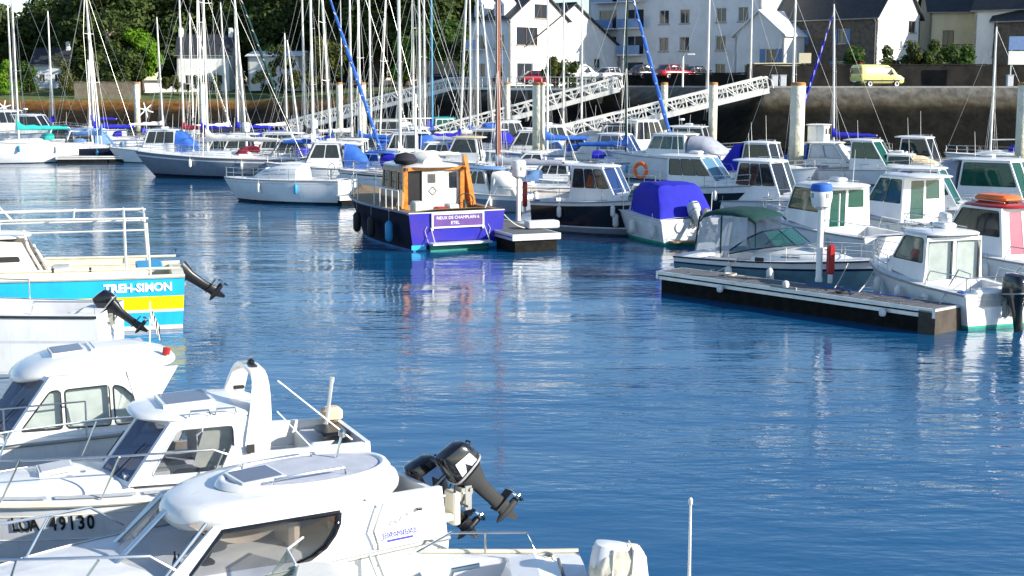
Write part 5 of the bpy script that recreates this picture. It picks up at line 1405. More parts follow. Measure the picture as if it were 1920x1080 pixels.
# ---- other sailing boats, one per mast
SG = 'sailing boats moored in the middle distance'
SB = [ # label, px, py of mast foot, heading, L, mast, kwargs
 ('sailing boat with the leftmost mast in view', 26, 236, 20, 9, 15, dict(spreaders=2)),
 ('sailing boat with wind turbine and second pair of tall masts from left', 100, 240, 15, 9, 12.6, dict(turbine=True)),
 ('sailing boat with wind turbine just left of the lone pale pile', 178, 252, 200, 9, 14.5, dict(turbine=True, spreaders=2, lean=-.02)),
 ('small sailing boat with the short mast left of the lone pale pile', 170, 236, 190, 7, 7.5, dict()),
 ('sailing boat with mast ending just over the shore house roof', 363, 244, 170, 8, 12, dict(hood='canvas_dark', boom_m='canvas_dark')),
 ('sailing boat with tall mast behind the grey yacht', 380, 258, 175, 9, 15, dict(spreaders=2, boom_m='canvas_blue')),
 ('sailing boat with mast in front of the right chimney of the shore house', 428, 250, 20, 8.5, 12.6, dict(lean=.03, boom_m='sailwhite')),
 ('sailing boat with pair of leaning masts right of the shore house', 462, 262, 10, 9.5, 14.5, dict(lean=.055, furl='canvas_green', boom_m='canvas_dark', spreaders=2)),
 ('sailing boat with mast right of the leaning pair', 447, 254, 190, 8, 14, dict()),
 ('sailing boat with lower mast in front of the low white house', 538, 248, 15, 7.5, 9.8, dict(boom_m='sailwhite')),
 ('small sailing boat with raked mast crossing the low white house', 560, 250, 5, 7, 9.0, dict(lean=.10, cover=False)),
 ('sailing boat with straight tall mast left of the spiral furled sail', 588, 288, 178, 8.5, 12.8, dict(spreaders=2, boom_m='sailwhite', hood='canvas_grey')),
 ('sailing boat with blue and white spiral furled sail', 622, 288, -8, 8.5, 13.2, dict(furl='canvas_sky', boom_m='canvas_sky', spreaders=2, lean=.045)),
 ('sailing boat with thin mast between the furled sail and the pale pile', 676, 276, 170, 8, 13, dict(boom_m='canvas_sky', hood='canvas_sky')),
 ('sailing boat with thin raked mast right of the pale pile', 712, 262, 165, 8, 13, dict(lean=.06, cover=False)),
 ('sailing boat with stout white mast behind the blue trawler', 751, 312, 182, 8.5, 11.8, dict(mast_r=.1, boom_m='sailwhite', hood='canvas_grey')),
 ('sailing boat with first of two close masts left of the turquoise mast', 776, 272, 172, 8.5, 13.5, dict(boom_m='canvas_blue', spreaders=2)),
 ('sailing boat with second of two close masts left of the turquoise mast', 797, 266, 180, 8.5, 13.5, dict(boom_m='canvas_dark')),
 ('sailing boat with turquoise mast', 811, 262, 10, 8, 13.5, dict(mast_m='fender_blue', boom_m='canvas_sky', hood='canvas_sky')),
 ('sailing boat with mast raked left, between the turquoise and the brown mast', 862, 274, 10, 9, 14, dict(lean=-.05, boom_m='canvas_blue')),
 ('sailing boat with upright mast left of the brown mast', 882, 262, 175, 8, 13.5, dict(boom_m='canvas_sky', hood='canvas_sky')),
 ('sailing boat with mast raked right, just left of the brown mast', 926, 256, 175, 8, 13.5, dict(lean=-.09, cover=False)),
 ('old sailing boat with thick brown mast', 934, 334, 172, 8.2, 12, dict(mast_m='brownmast', mast_r=.13, hull=((.75, 'white_old'), (.8, 'teak'), (1, 'white_old')), boom_m='canvas_grey', hood='canvas_pale')),
 ('sailing boat with blue sail cover standing high beside the thick pale pile', 1026, 280, 186, 8, 13, dict(boom_m='canvas_sky', spreaders=1, hood='canvas_sky')),
 ('sailing boat with slim mast in front of the white gabled house', 1056, 254, 180, 8, 13, dict(boom_m='sailwhite')),
 ('sailing boat with dark green mast, blue cover and blue spiral furled sail', 1173, 292, -14, 8, 12.4, dict(mast_m='canvas_green', mast_r=.07, furl='canvas_sky', boom_m='canvas_sky', lean=.0, hood='canvas_blue')),
 ('sailing boat with white mast and splayed stays before the nearest gangway', 1325, 262, -5, 8.5, 13.2, dict(boom_m='canvas_dark', mast_r=.085)),
 ('sailing boat with slim mast in front of the apartment block', 1404, 256, 175, 8, 13.2, dict(boom_m='sailwhite', cover=False)),
 ('sailing boat with white mast beside the thick right pile', 1483, 296, 175, 8, 10.4, dict(boom_m='sailwhite', mast_r=.085)),
 ('sailing boat with blue spiral furled sail in front of the stone house', 1563, 272, 172, 8, 11, dict(furl='canvas_blue', boom_m='canvas_blue', lean=-.03)),
 ('sailing boat with mast between the lone pale pile and the grey yacht bow', 306, 246, 20, 8, 11.5, dict(boom_m='sailwhite', lean=.02)),
 ('sailing boat with mast directly left of the pile behind the grey yacht', 345, 256, 182, 8.5, 13.5, dict(boom_m='canvas_red', hood='canvas_red')),
 ('sailing boat with slender mast between the raked mast and the straight tall mast', 572, 262, 186, 8, 14, dict(boom_m='canvas_dark')),
 ('sailing boat with slim mast just right of the furled sail top', 660, 262, 8, 8.5, 14.5, dict(boom_m='sailwhite', spreaders=2)),
 ('sailing boat with thin mast right of the pale pile of the farthest gangway', 696, 258, 176, 8, 14, dict(cover=False)),
 ('sailing boat with upright mast between the two raked masts left of the brown one', 896, 268, 4, 8.5, 14.2, dict(boom_m='sailwhite', spreaders=2)),
 ('sailing boat with slim mast midway between the stout mast and the turquoise mast', 788, 280, 178, 8, 13, dict(boom_m='canvas_grey')),
 ('sailing boat with mast right of the thick middle pile, before the lower white house', 1090, 262, 188, 8, 12.5, dict(cover=False)),
 ('sailing boat with slim mast and one spreader near the right edge', 1857, 280, 165, 7.5, 9.0, dict(boom_m='sailwhite', cover=False)),
]
for lab, px, py, hd, L, mh, kw in SB:
    s, H = sail_boat(lab, L, L * .335, random.uniform(.95, 1.15), random.uniform(1.2, 1.4), kw.pop('hull', random.choice([((.86, 'white'), (1, 'white')), ((.8, 'white'), (.88, 'navy'), (1, 'white')), ((.86, 'white'), (.93, 'canvas_sky'), (1, 'white')), ((1, 'white_old'),)])), 'anti', mh, group=SG, **kw)
    place(s, hd, (L * .56, 0, 1.5), px, py)

# ------------------------------------------------------------------ motor boats, row by row
MG = 'motor boats moored on the right'
def mb(label, px, py, hd, zr=2.4, L=6.5, house=None, **kw):
    house = house or (L * .28, L * .62)
    kw.setdefault('group', MG); q = random.Random(label + 'x')
    kw.setdefault('rake_f', q.uniform(.45, 1.05)); kw.setdefault('hw', q.uniform(.35, .42)); kw.setdefault('side', q.choice([1, 2, 2, 3])); kw.setdefault('roof_over', (q.uniform(.2, .9), q.uniform(.1, .3))); kw.setdefault('rake_a', q.uniform(-.35, .15))
    if kw['group'] is not None and 'tent' not in kw: kw['tent'] = q.choice([None, None, None, 'canvas_blue', 'canvas_grey', 'sailwhite', 'canvas_pale', 'canvas_sky'])
    r, H = motor_boat(label, L=L, B=kw.pop('B', L * .37), house=house, zr=zr, **kw)
    place(r, hd, ((house[0] + house[1]) / 2, 0, zr), px, py)
    return r, H
blk = ((.12, 'white'), (.78, 'blackhull'), (1, 'white'))
r, H = mb('white cruiser with black hull side and twin blue windscreens', 1128, 312, -36, 2.85, 6.6, hull=((.16, 'grey_hull'), (.2, 'white'), (.86, 'blackhull'), (1, 'white')), gm='glass_dark', front_gm='glass_blue', z0=1.3, z1=1.7, antenna=0, group=None)
r, H = mb('white cruiser with black hull and orange lifebuoy on its rail', 1316, 294, -38, 2.85, 7.8, hull=blk, gm='glass_dark', front_gm='glass_lightblue', z0=1.35, z1=1.75, antenna=1, group=None)
b = MB(); b.torus(.34, .10, (0, 0, 0), 22, 8, Matrix.Rotation(R(90), 3, 'X'))
lb = b.build('lifebuoy', 'orange', r); lb.location = (.75, -1.15, 2.15)
b = MB()
for z_ in (1.5, 1.9, 2.2): b.tube([(.1, -1.2, z_), (1.9, -1.25, z_)], .022, 5)
for x_ in (.1, 1.0, 1.9): b.tube([(x_, -1.2, 1.1), (x_, -1.2, 2.2)], .022, 5)
b.build('stern_rail', 'mastwhite', r)
mb('white cruiser with dark windscreen left of the thick right pile', 1437, 302, -40, 2.75, 7.4, gm='glass_dark')
mb('white day boat with dark windscreen in the back row left of the thick right pile', 1432, 268, -40, 2.65, 6.8, gm='glass_dark', antenna=2)
r, H = mb('white flybridge boat just right of the thick right pile', 1560, 268, -30, 2.5, 7.8, gm='lightgrey', radar=True)
b = MB(); b.bbox((2.6, 0, 3.1), (1.2, 1.1, 1.1), .08); fb = b.build('upper_cabin', 'white', r)
for y_ in (-.3, .3):
    b = MB(); b.box((3.21, y_, 3.25), (.02, .35, .4)); b.build('upper_window', 'glass_dark', fb, 0)
roof_shell(r, 1.8, 3.4, .75, 3.64, .06, .05, name='upper_roof')
mb('white pilothouse boat with green windows in the back row', 1640, 264, -40, 2.75, 7.2, gm='glass_green')
mb('white pilothouse boat with violet dark windows in the back row', 1728, 258, -36, 2.85, 7.2, gm='glass_dark', antenna=2)
mb('white cruiser with green windscreen at the right edge of the back rows', 1872, 300, -36, 2.85, 8.8, gm='glass_green', front=3)
mb('white pilothouse boat with cream bow and green side window', 1748, 316, -24, 2.7, 7.0, gm='glass_green', hull=((.2, 'cream'), (1, 'cream')), group=MG)
r, H = mb('white boat with tan canvas cover over its bow in the back row', 1695, 290, -20, 1.9, 6.0, gm='glass_dark', antenna=0)
b, sp = trunk(r, [3.2, 3.9, 4.7, 5.2], [.85, .9, .6, .2], 1.0, [.9, .85, .5, .1], 'canvas_tan', name='bow_cover')
# boats seen from astern on the right
r, H = mb('white pilothouse boat with green stripe round its stern', 1548, 346, 116, 2.7, 7.6, hull=((.18, 'green_stripe'), (.3, 'white'), (1, 'white')), anti='antigreen', gm='glass_green', z0=1.15, z1=1.45, antenna=1, house=(2.6, 4.9), group=None)
b = MB(); b.tube([(2.2, .6, 1.2), (2.2, .6, 2.5)], .03, 6); b.build('post', 'mastwhite', r)
r, H = mb('white pilothouse boat with teal door panes above the red-roofed one', 1692, 328, 116, 2.85, 7.4, gm='glass_teal', z0=1.15, z1=1.5, house=(1.4, 3.9), engine=(0.5,), engine_m='alu', group=None, antenna=1)
r, H = mb('boat with red roof and dark windows at the right edge', 1862, 384, 116, 2.6, 7.0, gm='glass_dark', roof_m='red', z0=1.1, z1=1.5, house=(1.5, 4.3), group=None, antenna=0, rack=True)
for o in r.children:
    if o.name.startswith('door_window'): o.data.materials[0] = MATS['pink']
b = MB(); b.bbox((2.7, 0, 2.83), (1.3, .8, .22), .08); b.build('orange_raft', 'orange', r)
# cabin boat alongside the near pontoon, curtains in the after windows
r, H = motor_boat('white cabin boat with pale green curtains at the end of the near pontoon', L=5.8, B=2.5, z0=.95, z1=1.25, hull=((.06, 'green_stripe'), (.12, 'white'), (1, 'white')), anti='antigreen', gm='glass_teal', house=(2.0, 3.9), zr=2.28, rake_f=.75, roof_over=(.35, .2),
                  antenna=0, fenders=3, back=None, rail=True, side=1)
place(r, 110, (0, 1.12, .02), 1808, 620)
hb = 2.5 * .39
fn = lambda u, v, d: Vector((2.0 - d, u, v))
q1, q2 = [(-.86, .75), (-.08, .75), (-.08, 2.12), (-.86, 2.12)], [(.04, .85), (.84, .85), (.84, 2.12), (.04, 2.12)]
b = MB(); b.panel([(-hb, .5), (hb, .5), (hb * .92, 2.22), (-hb * .92, 2.22)], [q1, q2], fn, .04); b.build('back_wall', 'white', r, 0)
window_set(r, [q1, q2], fn, 'glass_clear', 'steel', .04, .012, 'curtain', 'door_window')
outboard(r, -.05, -.15, .62, 8, 1.3, 'blackgloss', None, 8)
b = MB(); b.bbox((.25, 0, .8), (.5, 1.6, .5), .05); b.build('stern_bench', 'white', r)
b = MB(); b.tube([(.05, .95, 1.0), (.0, 1.02, 1.5), (.5, 1.0, 1.55), (.9, .98, 1.05)], .018, 6); b.tube([(.05, -.95, 1.0), (.0, -1.02, 1.5), (.5, -1.0, 1.55), (.9, -.98, 1.05)], .018, 6); b.build('stern_rail', 'steel', r)
b = MB(); b.box((2.35, .80, 1.75), (.26, .03, .6)); b.build('red_curtain', 'redplastic', r, 0)

# ---- boat under a blue canvas cockpit cover
r = thing('canopy_boat', 'white motor boat under a royal blue cockpit cover', 'boat')
H = Hull(6.0, 2.75, 1.05, 1.3, st=.94, p=2.6, rake=.8)
H.shell(r, ((.08, 'green_stripe'), (.14, 'white'), (.8, 'white'), (.84, 'lightgrey'), (1, 'white')), 'antigreen'); H.rail(r, 'lightgrey'); H.deck(r, cockpit=(.5, 2.8, .75, .4))
xs = [2.9, 3.4, 4.1, 4.8, 5.3]; trunk(r, xs, [1.0, .98, .85, .55, .2], [H.zs(x / 6) - .03 for x in xs], [.5, .5, .36, .2, .05], 'white', name='foredeck_trunk')
pr = [(.22, 1.24, .05), (.50, 1.22, .50), (.80, 1.20, 1.00), (.95, 1.18, 1.24), (1.15, 1.16, 1.30), (2.0, 1.12, 1.34), (2.8, 1.06, 1.28), (3.2, 1.02, 1.02)]
rings = []
for i, (x, w, h) in enumerate(pr):
    ring = []; k_ = min(1, h / 1.24)
    for j, (fy, fz) in enumerate(((-1, 0), (-1, .12), (-.97, .35), (-.92, .6), (-.86, .8), (-.80, .93), (-.70, .99), (-.45, 1.02), (-.2, 1.0), (0, 1.03), (.2, 1.0), (.45, 1.02), (.70, .99), (.80, .93), (.86, .8), (.92, .6), (.97, .35), (1, .12), (1, 0))):
        yy = w * lerp(math.copysign(min(1, abs(fy) * 1.2), fy), fy, k_)
        sag = .022 * math.sin(i * 2.3 + j * 1.7)
        ring.append(Vector((x + sag, yy, 1.06 + h * fz + (sag if 0 < fz else 0))))
    rings.append(ring)
b = MB(); b.loft(rings, False, True, False); b.build('cockpit_cover', 'canvas_blue', r, 32)
b = MB(); b.panel([(-.95, 1.5), (.95, 1.5), (.85, 2.25), (-.85, 2.25)], [[(-.85, 1.58), (-.05, 1.58), (-.05, 2.15), (-.78, 2.15)], [(.05, 1.58), (.85, 1.58), (.78, 2.15), (.05, 2.15)]], lambda u, v, d: Vector((3.75 - (v - 1.5) * .6 + d, u, v)), .03); b.build('windscreen_frame', 'white', r, 0)
b = MB(); b.flat([(-.86, 1.57), (.86, 1.57), (.79, 2.16), (-.79, 2.16)], lambda u, v, d: Vector((3.735 - (v - 1.5) * .6 + d, u, v))); b.build('windscreen', 'glass_teal', r, 0)
for sd in (1, -1):
    b = MB(); b.add([(3.3, sd * .99, 1.52), (3.72, sd * .95, 1.52), (3.32, sd * .85, 2.2), (3.15, sd * .87, 2.2)], [(0, 1, 2, 3)]); b.build('side_window', 'glass_teal', r, 0)
    for x in (.5, 2.1, 3.9): fender(r, H.sheer(x, sd, -.5, -.13), .62, .13)
outboard(r, -.05, -.15, .95, 38, 1.1, 'curtain_grey', None, 0, 'lightgrey'); outboard(r, -.05, -.75, .9, 45, .75, 'rail_grey')
b = MB(); b.lathe([(.01, 0), (.22, .01), (.22, .03), (.01, .04)], (-.02, .45, .72), 16, Matrix.Rotation(R(-90), 3, 'Y')); b.build('shower_hatch', 'lightgrey', r)
b = MB(); b.tube([(.1, -1.0, 1.1), (-.05, -.95, 2.1)], .018, 5); b.build('flag_staff', 'mastwhite', r)
b = MB(); b.box((-.2, .3, .18), (.35, 1.3, .06)); b.build('bathing_platform', 'teak', r, 0)
rails(r, H, 3.4, 5.95, .5, 4)
place(r, 112, (0, 0, .03), 1293, 458)

# ---- grey-green sports cruiser with green canopy behind the near pontoon
r = thing('sports_cruiser', 'white and grey-green sports cruiser with dark green canopy', 'boat')
H = Hull(6.9, 2.45, .78, 1.12, st=.9, p=2.4, rake=.9)
H.shell(r, ((.66, 'steelgreen'), (.74, 'navy'), (1, 'white')), 'anti'); H.rail(r, 'navy', .028); H.deck(r, cockpit=(.7, 2.9, .72, .35))
xs = [2.9, 3.4, 4.2, 5.2, 6.0]; o, sp = trunk(r, xs, [1.0, .98, .88, .6, .2], [H.zs(x / 6.9) - .04 for x in xs], [.34, .42, .38, .24, .05], 'white', name='foredeck_trunk')
trunk_windows(r, sp, [(3.9, 4.5)], .35, .6)
hatch(r, (4.75, 0, 1.36), (.5, .6), tilt=.15)
b = MB(); b.box((.15, 0, .45), (.7, 2.0, .1)); b.build('bathing_platform', 'white', r)
pts_b = [(2.1, 1.10, 1.0), (2.9, 1.06, 1.2), (3.7, .9, 1.34), (4.15, .45, 1.40), (4.25, 0, 1.42)]
pts_t = [(2.15, 1.06, 1.12), (2.75, .98, 1.55), (3.2, .84, 1.78), (3.5, .42, 1.84), (3.56, 0, 1.85)]
def mir(p): return [Vector(q) for q in p] + [Vector((q[0], -q[1], q[2])) for q in p[:-1][::-1]]
b = MB(); b.loft([mir(pts_b), mir(pts_t)], False); ws = b.build('windscreen', 'glass_teal', r, 20)
b = MB(); b.tube(mir(pts_t), .028, 6); b.tube(mir(pts_b), .022, 6)
for k in (1, 2, 3): b.tube([pts_b[k], pts_t[k]], .02, 5); b.tube([(pts_b[k][0], -pts_b[k][1], pts_b[k][2]), (pts_t[k][0], -pts_t[k][1], pts_t[k][2])], .02, 5)
b.build('windscreen_frame', 'navy', ws)
prof = [(.75, 1.0, .80), (.95, 1.02, 1.75), (1.3, 1.02, 2.16), (1.9, 1.0, 2.34), (2.6, .96, 2.28), (3.05, .9, 1.95), (3.3, .84, 1.78)]
def can_ring(x, w, z, lo): return [Vector((x, w * math.copysign(abs(math.cos(a)) ** .62, math.cos(a)), lo + (z - lo) * abs(math.sin(a)) ** .62)) for a in [math.pi * k / 16 for k in range(17)]]
b = MB(); b.loft([can_ring(x, w, z, max(1.0, z - .20)) for x, w, z in [(.95, 1.02, 2.12), (1.1, 1.02, 2.30), (1.5, 1.02, 2.40), (2.2, 1.0, 2.42), (2.8, .96, 2.30), (3.0, .93, 2.16)]], False); b.build('canopy_top', 'canvas_green', r, 50)
for sd in (1, -1):
    for xs_ in ((.82, 1.75), (1.8, 2.75)):
        b = MB(); n = 8; lo = [Vector((lerp(xs_[0], xs_[1], k / n), sd * 1.04, .98 + .12 * k / n * (xs_[0] > 1))) for k in range(n + 1)]
        hi = [Vector((lerp(max(xs_[0], .98), xs_[1], k / n), sd * 1.0, 2.16 if xs_[0] < 1 else 2.2)) for k in range(n + 1)]
        b.loft([lo, hi], False); b.build('canopy_window', 'vinyl', r, 30)
    for q_ in ([(1.78, sd * 1.04, 1.0), (1.78, sd * 1.0, 2.2)], [(.78, sd * 1.04, 1.0), (.95, sd * 1.01, 2.15)]):
        b = MB(); b.tube(q_, .03, 5); b.build('canopy_seam', 'canvas_green', r)
b = MB(); b.flat([(-.95, 1.0), (.95, 1.0), (.9, 1.8), (-.9, 1.8)], lambda u, v, d: Vector((.80 + (v - 1) * .2 + d, u, v))); b.build('canopy_window', 'vinyl', r, 0)
for sd in (1, -1):
    b = MB(); b.bbox((3.3, sd * 1.15, .93), (.32, .03, .13), .01); b.build('air_vent', 'black', r)
fender(r, H.sheer(2.3, -1, -.42, -.13), .5, .12); fender(r, H.sheer(3.8, -1, -.42, -.13), .5, .12)
rails(r, H, 4.2, 6.85, .45, 4)
place(r, -42, (0, -1.0, .72), 1266, 482)

# ------------------------------------------------------------------ motor boats further back and to the left
LG = 'motor boats moored in the middle distance'
for lab, px, py, hd, zr, L, kw in [
    ('white cruiser with blue windscreen behind the dark green mast', 1165, 252, -36, 2.7, 8.2, dict(gm='glass_blue', front_gm='glass_blue')),
    ('large white cabin boat left of the nearest gangway foot', 1262, 252, 150, 3.0, 9.0, dict(gm='glass_teal', z0=1.4, z1=1.8)),
    ('white rounded cabin boat below the nearest gangway', 1300, 238, -20, 2.9, 8.0, dict(gm='glass_dark', radar=True)),
    ('white boat with rounded top right of the thick middle pile', 1098, 226, 170, 3.2, 8.0, dict(gm='glass_dark')),
    ('white boat with blue cockpit canvas left of the blue windscreen cruiser', 1090, 258, -30, 2.3, 7.0, dict(roof_m='canvas_sky', gm='glass_dark')),
    ('white boat hidden behind the thick middle pile', 1038, 236, 10, 2.9, 7.5, dict(gm='glass_dark')),
    ('small white boat with dark windows right of the middle pile foot', 1038, 305, 172, 1.9, 6.0, dict(gm='glass_dark', hull=((.6, 'white'), (1, 'white')))),
    ('cream cabin cruiser below the farthest gangway', 722, 226, 184, 2.9, 8.5, dict(gm='glass_dark', house_m='cream', front=3)),
    ('cabin boat with teal roof left of the brown mast', 836, 222, 10, 3.0, 7.0, dict(gm='glass_teal', roof_m='teal')),
    ('white wheelhouse boat with blue tarpaulin at its stern', 905, 244, 165, 2.6, 7.5, dict(gm='glass_dark', roof_m='white_old')),
    ('white boat with row of small windows behind the white sloop', 545, 262, 184, 2.4, 8.0, dict(gm='glass_dark', side=3)),
    ('white cabin boat between the sloop and the red cabinet', 520, 250, 176, 2.7, 7.5, dict(gm='glass_dark')),
    ('small motor boat with blue cover behind the pontoon', 704, 286, 150, 1.8, 6.0, dict(roof_m='canvas_sky', gm='glass_blue')),
    ('grey motor boat with pale blue cover left of the brown mast', 892, 316, 160, 2.1, 6.2, dict(roof_m='canvas_pale', gm='glass_dark', hull=((.7, 'grey_hull'), (1, 'white')))),
    ('white motor yacht with square windows at the far left edge', 20, 208, 10, 3.6, 10, dict(gm='glass_dark', side=4, z0=1.6, z1=2.0)),
    ('white flybridge motor yacht left of the teal covered yacht', 66, 216, 350, 3.3, 9, dict(gm='glass_dark', z0=1.5, z1=1.9, radar=True)),
    ('small boat with dark canopy behind the navy sloop', 112, 238, 200, 2.6, 7.0, dict(roof_m='canvas_dark', gm='glass_dark')),
    ('white cabin boat beyond the right end of the grey yacht', 448, 252, 184, 2.6, 7.0, dict(gm='glass_dark')),
    ('white open boat with awning right of the spiral furled sail', 655, 262, 172, 2.4, 7.0, dict(gm='glass_dark', roof_m='sailwhite')),
    ('low white boat with teal cover by the foot of the spiral furled sail', 684, 258, 176, 2.2, 7.0, dict(roof_m='canvas_teal', gm='glass_dark')),
    ('white boat with blue dodger behind the trawler wheelhouse', 815, 268, 184, 2.2, 7.0, dict(gm='glass_dark', roof_m='white')),
    ('small white cabin boat left of the pile with the rusty cap by the furled sail', 610, 268, 182, 2.5, 7.2, dict(gm='glass_dark')),
    ('white cabin boat with grey roof left of the turquoise mast', 756, 250, 178, 2.7, 7.5, dict(gm='glass_dark', roof_m='lightgrey')),
    ('white cabin boat between the turquoise mast and the teal-roofed boat', 792, 240, 8, 2.9, 7.5, dict(gm='glass_dark')),
    ('white cabin boat with tan canvas top left of the brown mast', 872, 258, 170, 2.6, 7.2, dict(gm='glass_dark', roof_m='canvas_tan')),
    ('tall white wheelhouse boat left of the thick middle pile', 960, 228, 12, 3.2, 8.5, dict(gm='glass_dark', side=3)),
    ('white boat with dark violet canvas top below the nearest gangway', 1152, 234, 175, 3.0, 8.0, dict(gm='glass_dark', roof_m='canvas_dark')),
    ('tall white boat with small square windows by the pile left of the nearest gangway', 1212, 226, 20, 3.4, 9.0, dict(gm='glass_dark', side=4)),
    ('white day boat between the grey yacht and the red cabinet', 420, 254, 178, 2.5, 7.0, dict(gm='glass_dark')),
    ('white cabin boat right of the lone pale pile', 300, 244, 184, 2.6, 7.5, dict(gm='glass_dark')),
    ('white boat with pale blue canvas behind the navy sloop', 150, 244, 192, 2.5, 7.0, dict(gm='glass_dark', roof_m='canvas_pale')),
    ('small white boat with pale canopy at the pontoon behind the trawler', 770, 290, 178, 2.2, 6.5, dict(gm='glass_dark', roof_m='sailwhite')),
    ('white cabin boat right of the brown mast', 985, 246, 175, 2.7, 7.5, dict(gm='glass_dark')),
    ('white motor boat between the brown mast and the service post', 992, 286, 178, 2.0, 6.2, dict(gm='glass_dark', roof_m='white'))]:
    kw.setdefault('group', LG); kw.setdefault('fenders', 1); kw.setdefault('frame_r', 0)
    mb(lab, px, py, hd, zr, L, **kw)

# ================================================================== foreground boats
HD = 207.0
def rub(H, r, x0=0.0, m='rail_grey', r_=.028, dz=-.03): H.rail(r, m, r_, x0, dz)

# ---- F1: cabin cruiser, farthest of the three at lower left
r = thing('cabin_cruiser', 'white cabin cruiser with blue windscreen and curtained side windows at lower left', 'boat')
H = Hull(6.2, 2.4, 1.2, 1.25, st=.92, p=2.4, rake=.9)
H.shell(r, ((.3, 'white'), (1, 'white')), 'anti'); rub(H, r); H.deck(r, cockpit=(.3, .9, .7, .5))
hb = 1.02; zb, zt = 1.18, 2.08
yf = lambda x, z: hb * lerp(1, .90, max(0, (x - .9) / 3)) * lerp(1, .86, (z - zb) / (zt - zb))
outer = [(.35, zb), (2.52, zb + .02), (1.86, zt), (.15, zt)]
w1 = [(1.02, 1.30), (1.66, 1.31), (1.66, 1.88), (1.02, 1.90)]; w2 = [(.50, 1.30), (.96, 1.30), (.96, 1.90), (.82, 1.86), (.66, 1.70), (.56, 1.48)]; w3 = [(1.72, 1.31), (2.32, 1.32), (1.86, 1.88), (1.72, 1.88)]
pilothouse(r, outer, yf, [w1, w2, w3], 'glass_clear', 'white', 2, .35, dict(x0=-.12, x1=2.36, hw=.98, z=zt - .02, th=.14, crown=.14, taper=.78, e=2.8, droop=.16), None, curtain='curtain', front_gm='glass_smoke', win_r=.06, fmargin=.07)
b = MB(); b.box((2.2, 0, 1.28), (.5, 1.5, .1)); b.build('dashboard', 'interior', r)
b = MB(); b.bbox((1.4, 0, 1.05), (1.9, 1.5, .3), .05); b.build('cabin_seat', 'lightgrey', r)
hatch(r, (1.5, 0, 2.315), (.5, .6), 'glass_smoke', 'deck_white', .06); hatch(r, (.75, 0, 2.335), (.85, .7), 'deck_white', 'deck_white', 0)
# stern wing rising to the roof
for sd in (1, -1):
    b = MB(); fn = lambda u, v, d, sd=sd: Vector((u, sd * (yf(u, v) + .012 + d), v))
    b.panel([(.0, zb - .1), (.75, zb - .1), (.62, 1.5), (.75, zt), (-.02, zt + .02), (.30, 1.62)], [], fn, .06); b.build('stern_wing', 'white', r, 0)
rails(r, H, 1.4, 6.15, .52, 5, .015, mid=False)
xs = [2.7, 3.4, 4.6, 5.6]; trunk(r, xs, [.9, .88, .7, .15], [H.zs(x / 6.2) - .03 for x in xs], [.26, .24, .16, .04], 'white', name='foredeck_trunk')
b = MB(); b.tube([(.25, .1, 2.3), (.22, .1, 3.0)], .013, 6); fs = b.build('flag_staff', 'mastwhite', r)
b = MB(); rows = []
for i in range(9):
    t = i / 8; rows.append([Vector((.22 - .14 * t + .01 * math.sin(5 * v), .1 + .03 * math.sin(6 * t + 3 * v), 2.92 - .34 * t - v * .26)) for v in (0, .33, .66, 1)])
for j in range(3):
    for i in range(8): b.add([rows[i][j], rows[i + 1][j], rows[i + 1][j + 1], rows[i][j + 1]], [(0, 1, 2, 3)], i % 2)
b.build('ensign', ['print_white', 'print_black'], fs, 0)
b = MB(); b.tube([(.1, .6, 2.24), (.08, .6, 2.34)], .06, 8); b.build('stern_light', 'redplastic', r)
outboard(r, -.05, -.2, 1.0, 30, .62, 'black')
place(r, 205, (.52, .97, 1.3), 272, 790)

# ---- F2: pilot boat with registration letters
r = thing('pilot_boat', 'white arch-backed motor boat lettered LOA 49130 at lower left', 'boat')
H = Hull(6.4, 2.35, 1.0, 1.12, st=.86, p=2.3, rake=1.0, sheer_p=1.2)
H.shell(r, ((.25, 'white'), (.82, 'white'), (1, 'white')), 'anti'); rub(H, r, 0, 'cream', .03, -.04)
H.deck(r, cockpit=(.3, 1.75, .70, .5))
# coaming round the cockpit
for sd in (1, -1):
    b = MB(); fn = lambda u, v, d, sd=sd: Vector((u, sd * (.88 + .10 * min(1, u / 1.8) + d - (v - 1) * .16), v))
    b.panel([(.0, .95), (2.3, .98), (2.0, 1.55), (1.6, 1.42), (.12, 1.38), (.0, 1.2)], [], fn, .07); b.build('coaming', 'white', r, 0)
b = MB(); b.panel([(-.88, .95), (.88, .95), (.80, 1.38), (-.80, 1.38)], [], lambda u, v, d: Vector((.02 - d, u, v)), .07); b.build('transom_wall', 'white', r, 0)
b = MB(); b.bbox((.45, -.35, .95), (.5, .9, .6), .05); b.build('stern_locker', 'lightgrey', r)
b = MB(); b.bbox((.95, .15, .75), (.5, .5, .5), .05); b.build('deck_locker', 'black', r)
hb = .95; zb, zt = 1.08, 1.92
yf = lambda x, z: hb * lerp(1, .88, max(0, (x - 1.7) / 2.6)) * lerp(1, .84, (z - zb) / (zt - zb))
outer = [(1.55, zb), (3.38, zb + .06), (2.78, zt), (1.55, zt)]
pilothouse(r, outer, yf, [[(1.95, 1.22), (3.08, 1.24), (2.70, 1.82), (1.95, 1.82)]], 'glass_clear', 'white', 2, .3, dict(x0=1.4, x1=3.22, hw=.90, z=zt - .01, th=.07, crown=.06, taper=.8, e=3.0), None, front_gm='glass_smoke', win_r=.07, fmargin=.06, frame_m='lightgrey')
b = MB(); b.box((3.1, 0, 1.2), (.6, 1.4, .1)); b.build('dashboard', 'lightgrey', r)
for y_ in (-.4, .4):
    b = MB(); b.bbox((2.25, y_, 1.3), (.14, .5, .62), .05); b.bbox((2.45, y_, 1.05), (.5, .5, .14), .05); b.build('helm_seat', 'canvas_grey', r)
